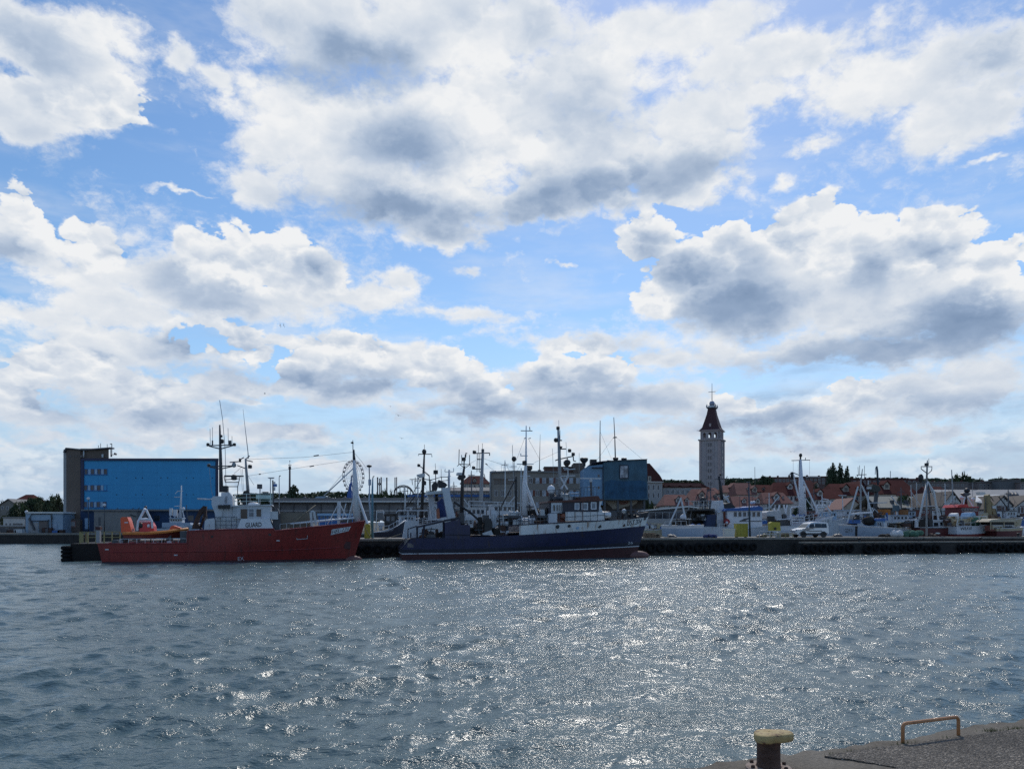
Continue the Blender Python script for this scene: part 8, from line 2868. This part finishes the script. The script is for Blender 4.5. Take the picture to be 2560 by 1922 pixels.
def trees():
    T = tree
    for k, (px, py, w, m) in enumerate(((52, 1248, 30, leafA), (72, 1240, 34, leafB), (96, 1236, 40, leafA), (118, 1239, 30, leafB), (132, 1231, 30, leafA), (150, 1230, 34, leafC), (88, 1252, 30, leafC), (110, 1258, 30, leafB), (140, 1250, 34, leafB), (60, 1262, 26, leafA))):
        T(px, py - 4, 190 + 6 * (k % 5), w * 1.3, ['mid green tree right of the pale gabled house', 'dark green tree above the workshop left end', 'broad green tree above the middle of the workshop', 'dark green tree just right of the broad green tree', 'tall green tree left of the concrete tower', 'olive green tree touching the concrete tower', 'low olive tree in front of the broad green tree', 'low dark tree in front of the tall trees by the workshop', 'low dark green tree beside the concrete tower', 'small green tree between gabled house and workshop'][k], 'round', m, 1 + k % 4)
    T(34, 1268, 175, 26, 'dark conical bush above the low white building', 'poplar', leafB, 2)
    T(5, 1283, 172, 26, 'pale green bush at the left edge above the low white building', 'round', leafC, 3)
    T(18, 1284, 176, 24, 'green bush between the edge and the low white building', 'round', leafA, 4)
    T(2, 1244, 260, 30, 'dark tree cut by the left edge above the gabled house', 'round', leafB, 2)
    T(718, 1222, 300, 34, 'green tree left of the slim ride tower foot', 'round', leafB, 1)
    T(733, 1214, 290, 30, 'dark pointed tree at the slim ride tower foot', 'poplar', leafB, 3)
    T(745, 1228, 300, 34, 'round green tree right of the slim ride tower foot', 'round', leafA, 2)
    T(665, 1228, 300, 30, 'dark tree behind the red wheelhouse rail', 'round', leafB, 4)
    T(648, 1222, 310, 26, 'green tree behind the red ship floodlight post', 'round', leafA, 3)
    for k, (px, py, w) in enumerate(((962, 1212, 30), (980, 1216, 30), (1000, 1218, 36), (1020, 1226, 30), (1042, 1224, 30), (1062, 1222, 30), (1080, 1212, 40), (948, 1218, 28), (1108, 1208, 36), (1132, 1214, 34))):
        T(px, py, 255 + 7 * (k % 4), w, ['green tree between the stacks', 'dark green tree below the single dark stack', 'broad green tree below the roller coaster', 'small dark tree right of the roller coaster', 'green tree left of the black foremast', 'dark tree behind the black foremast', 'broad dark tree behind the stern gantry', 'green tree below the group of three stacks', 'leafy tree right of the stern gantry', 'dark green tree behind the high platform rail'][k], 'round', (leafA, leafB, leafB)[k % 3], 1 + k % 4)
    for px, py, w, lab, s, Y in ((1660, 1196, 20, 'round tree behind the steep red brown roof', 1, 360), (1676, 1200, 26, 'low wide tree above the pale scalloped roof', 2, 370), (1730, 1196, 26, 'dark tree above the scalloped roof left of the tower', 3, 380), (1748, 1192, 26, 'dark tree touching the left side of the tower', 4, 385),
                              (1632, 1246, 24, 'green tree in front of the grey hall below the blue block corner', 2, 215), (1618, 1236, 20, 'small tree at the blue block right corner', 3, 225), (1708, 1224, 26, 'green tree in front of the long grey wing', 4, 250), (1690, 1228, 22, 'low tree in front of the long grey wing left part', 1, 252),
                              (1850, 1191, 30, 'dark tree right of the tower', 1, 320), (1872, 1194, 24, 'second dark tree right of the tower', 2, 330), (1912, 1181, 36, 'tall dark tree left of the brown flats', 3, 325), (1930, 1183, 26, 'dark tree against the brown flats', 4, 335), (1895, 1192, 26, 'low dark tree between the two tall dark trees', 4, 340)):
        T(px, py, Y, w, lab, 'round', leafB if s % 2 else leafA, s)
    T(2083, 1161, 290, 21, 'tallest poplar of the dark pair right of the tall white mast', 'poplar', leafB, 1)
    T(2099, 1163, 292, 21, 'broad poplar standing close right of the tallest one', 'poplar', leafB, 2)
    T(2073, 1172, 288, 16, 'slim poplar at the left of the poplar group', 'poplar', leafB, 3)
    T(2119, 1170, 294, 18, 'separate slim poplar right of the poplar group', 'poplar', leafB, 2)
    T(2042, 1198, 250, 20, 'small dark tree between the dark roofs', 'round', leafB, 2)
    T(1925, 1264, 170, 22, 'green bush behind the white deck tent', 'round', leafA, 1)
    T(1990, 1258, 178, 26, 'green bush behind the tall white mast foot', 'round', leafB, 2)
    T(2245, 1228, 172, 70, 'low wide green bush above the long low hall', 'round', leafA, 3)
    T(2300, 1232, 174, 40, 'small green bush above the long low hall right part', 'round', leafC, 4)
    for px, py, w, lab, s in ((2392, 1176, 22, 'tall loose tree at the left of the tree group behind the flats', 1), (2410, 1173, 30, 'broad tall tree of the group behind the grey brown flats', 2), (2426, 1182, 20, 'shorter tree at the right of the tall group', 3), (2446, 1186, 22, 'pale round tree right of the tall group', 4), (2456, 1190, 16, 'small pale tree next to the pale round tree', 1),
                           (2498, 1187, 40, 'dome shaped dark tree above the plain grey block', 2), (2545, 1192, 26, 'grey green tree near the right edge', 3), (2558, 1194, 22, 'grey green tree cut by the right edge', 4), (2516, 1194, 18, 'small tree right of the dome shaped tree', 1)):
        T(px, py, 420, w, lab, 'round', leafA if s % 2 else leafB, s)
    for px, py, w, lab, s in ((1905, 1218, 26, 'dark tree between the pale pink roof and the skylight house', 1), (1818, 1240, 22, 'dark tree at the foot of the tower right side', 2), (2018, 1232, 24, 'dark tree right of the tall white mast among the roofs', 3),
                              (2120, 1240, 26, 'green tree in front of the large cream house', 4), (2186, 1236, 30, 'dark tree left of the smooth red roof', 1), (2312, 1224, 30, 'dark tree between the smooth red roof and the dark brown red roof', 2), (1985, 1215, 22, 'dark tree above the big red hipped roof', 3)):
        T(px, py, 200 if py > 1225 else 262, w, lab, 'round', leafB, s)
    # far woods reading as one mass
    def wood(name, spans, Y, lab):
        rg = random.Random(3)
        mb = MB()
        for (px0, px1, py) in spans:
            x = px0
            while x < px1:
                y = py + rg.uniform(-2.5, 3)
                Yt = Y + rg.uniform(-40, 40)
                X = (x - CX) / F * Yt
                zt = H + (YH - y) / F * Yt
                zb = hz(X, Yt)
                for _ in range(60):
                    p = Vector((X + rg.gauss(0, 2.8), Yt + rg.gauss(0, 2), zb + (zt - zb) * (1 - rg.random() ** 1.8 * .95)))
                    s = rg.uniform(.7, 1.5)
                    n = Vector((rg.gauss(0, 1), rg.gauss(-.6, 1), rg.gauss(.5, 1))).normalized()
                    a = n.orthogonal().normalized() * s
                    b = n.cross(a) * rg.uniform(.6, 1.1)
                    mb.add([p - a, p - b, p + a, p + b], [(0, 1, 2, 3)])
                x += rg.uniform(2.5, 5.5)
        o = mb.build(name, leafB)
        o['kind'] = 'stuff'
    wood('far_wood', [(-60, 60, 1262), (600, 700, 1236), (690, 790, 1236), (780, 870, 1232), (860, 940, 1238), (930, 1060, 1240), (1040, 1240, 1236)], 620, '')
    wood('far_tree_line', [(1640, 1760, 1203), (1800, 1920, 1199), (1920, 2010, 1197), (2040, 2130, 1196), (2150, 2260, 1198), (2300, 2440, 1200), (2480, 2640, 1200)], 560, '')


# ---------------------------------------------------------------- gulls
def gulls():
    gm = mat('gull_grey', (.10, .10, .11), .8)
    def gull(px, py, Y, span, bank, yaw, lab):
        mb = MB()
        # one continuous body with bent wings
        body = [(-.30, 0, 0, .015), (-.22, 0, .01, .05), (0, 0, .02, .075), (.16, 0, .03, .055), (.26, 0, .04, .035), (.33, 0, .03, .01)]
        n = 8
        vs, fs = [], []
        for (x, y, z, r) in body:
            for k in range(n):
                a = 2 * math.pi * k / n
                vs.append((x, y + r * math.cos(a), z + r * math.sin(a)))
        for i in range(len(body) - 1):
            for k in range(n):
                fs.append((i * n + k, i * n + (k + 1) % n, (i + 1) * n + (k + 1) % n, (i + 1) * n + k))
        mb.add(vs, fs)
        for s in (-1, 1):
            w = [(0.0, .04, .04, .22), (.03, .28, .17, .19), (-.02, .48, .14, .13), (-.14, .68, .06, .03)]
            vs = []
            for (x, y, z, c) in w:
                vs += [(x + c / 2, s * y, z), (x - c / 2, s * y, z - .005), (x, s * y, z + .018)]
            fs = []
            for i in range(len(w) - 1):
                o = i * 3
                fs += [(o, o + 3, o + 5, o + 2), (o + 2, o + 5, o + 4, o + 1), (o, o + 1, o + 4, o + 3)]
            mb.add(vs, fs)
        o = mb.build('seagull', gm, smooth=False)
        o.location = ((px - CX) / F * Y, Y, H + (YH - py) / F * Y)
        o.rotation_euler = (rad(bank), 0, rad(yaw))
        o.scale = (span / 1.36,) * 3
        tag(o, lab, 'bird', 'gulls in the sky')
    gull(700, 814, 190, 1.3, 75, 80, 'left gull of the high pair banking steeply above the left clouds')
    gull(709, 814, 190, 1.3, 72, 85, 'right gull of the high pair banking steeply above the left clouds')
    gull(662, 984, 210, 1.2, 30, 20, 'gull flying above the red ship masts')
    gull(996, 1039, 170, 1.4, 20, 70, 'upper gull of the two gliding above the black foremast')
    gull(1004, 1096, 170, 1.3, 12, 75, 'lower gull gliding above the black foremast')
    gull(976, 1016, 260, 1.2, 10, 60, 'small distant gull left of the upper gliding gull')
    gull(1977, 1129, 200, .9, 10, 40, 'left tiny gull left above the tall white mast')
    gull(1985, 1129, 200, .9, 10, 50, 'right tiny gull left above the tall white mast')


left_buildings()
middle_buildings()
tower()
town()
fairground()
trees()
gulls()
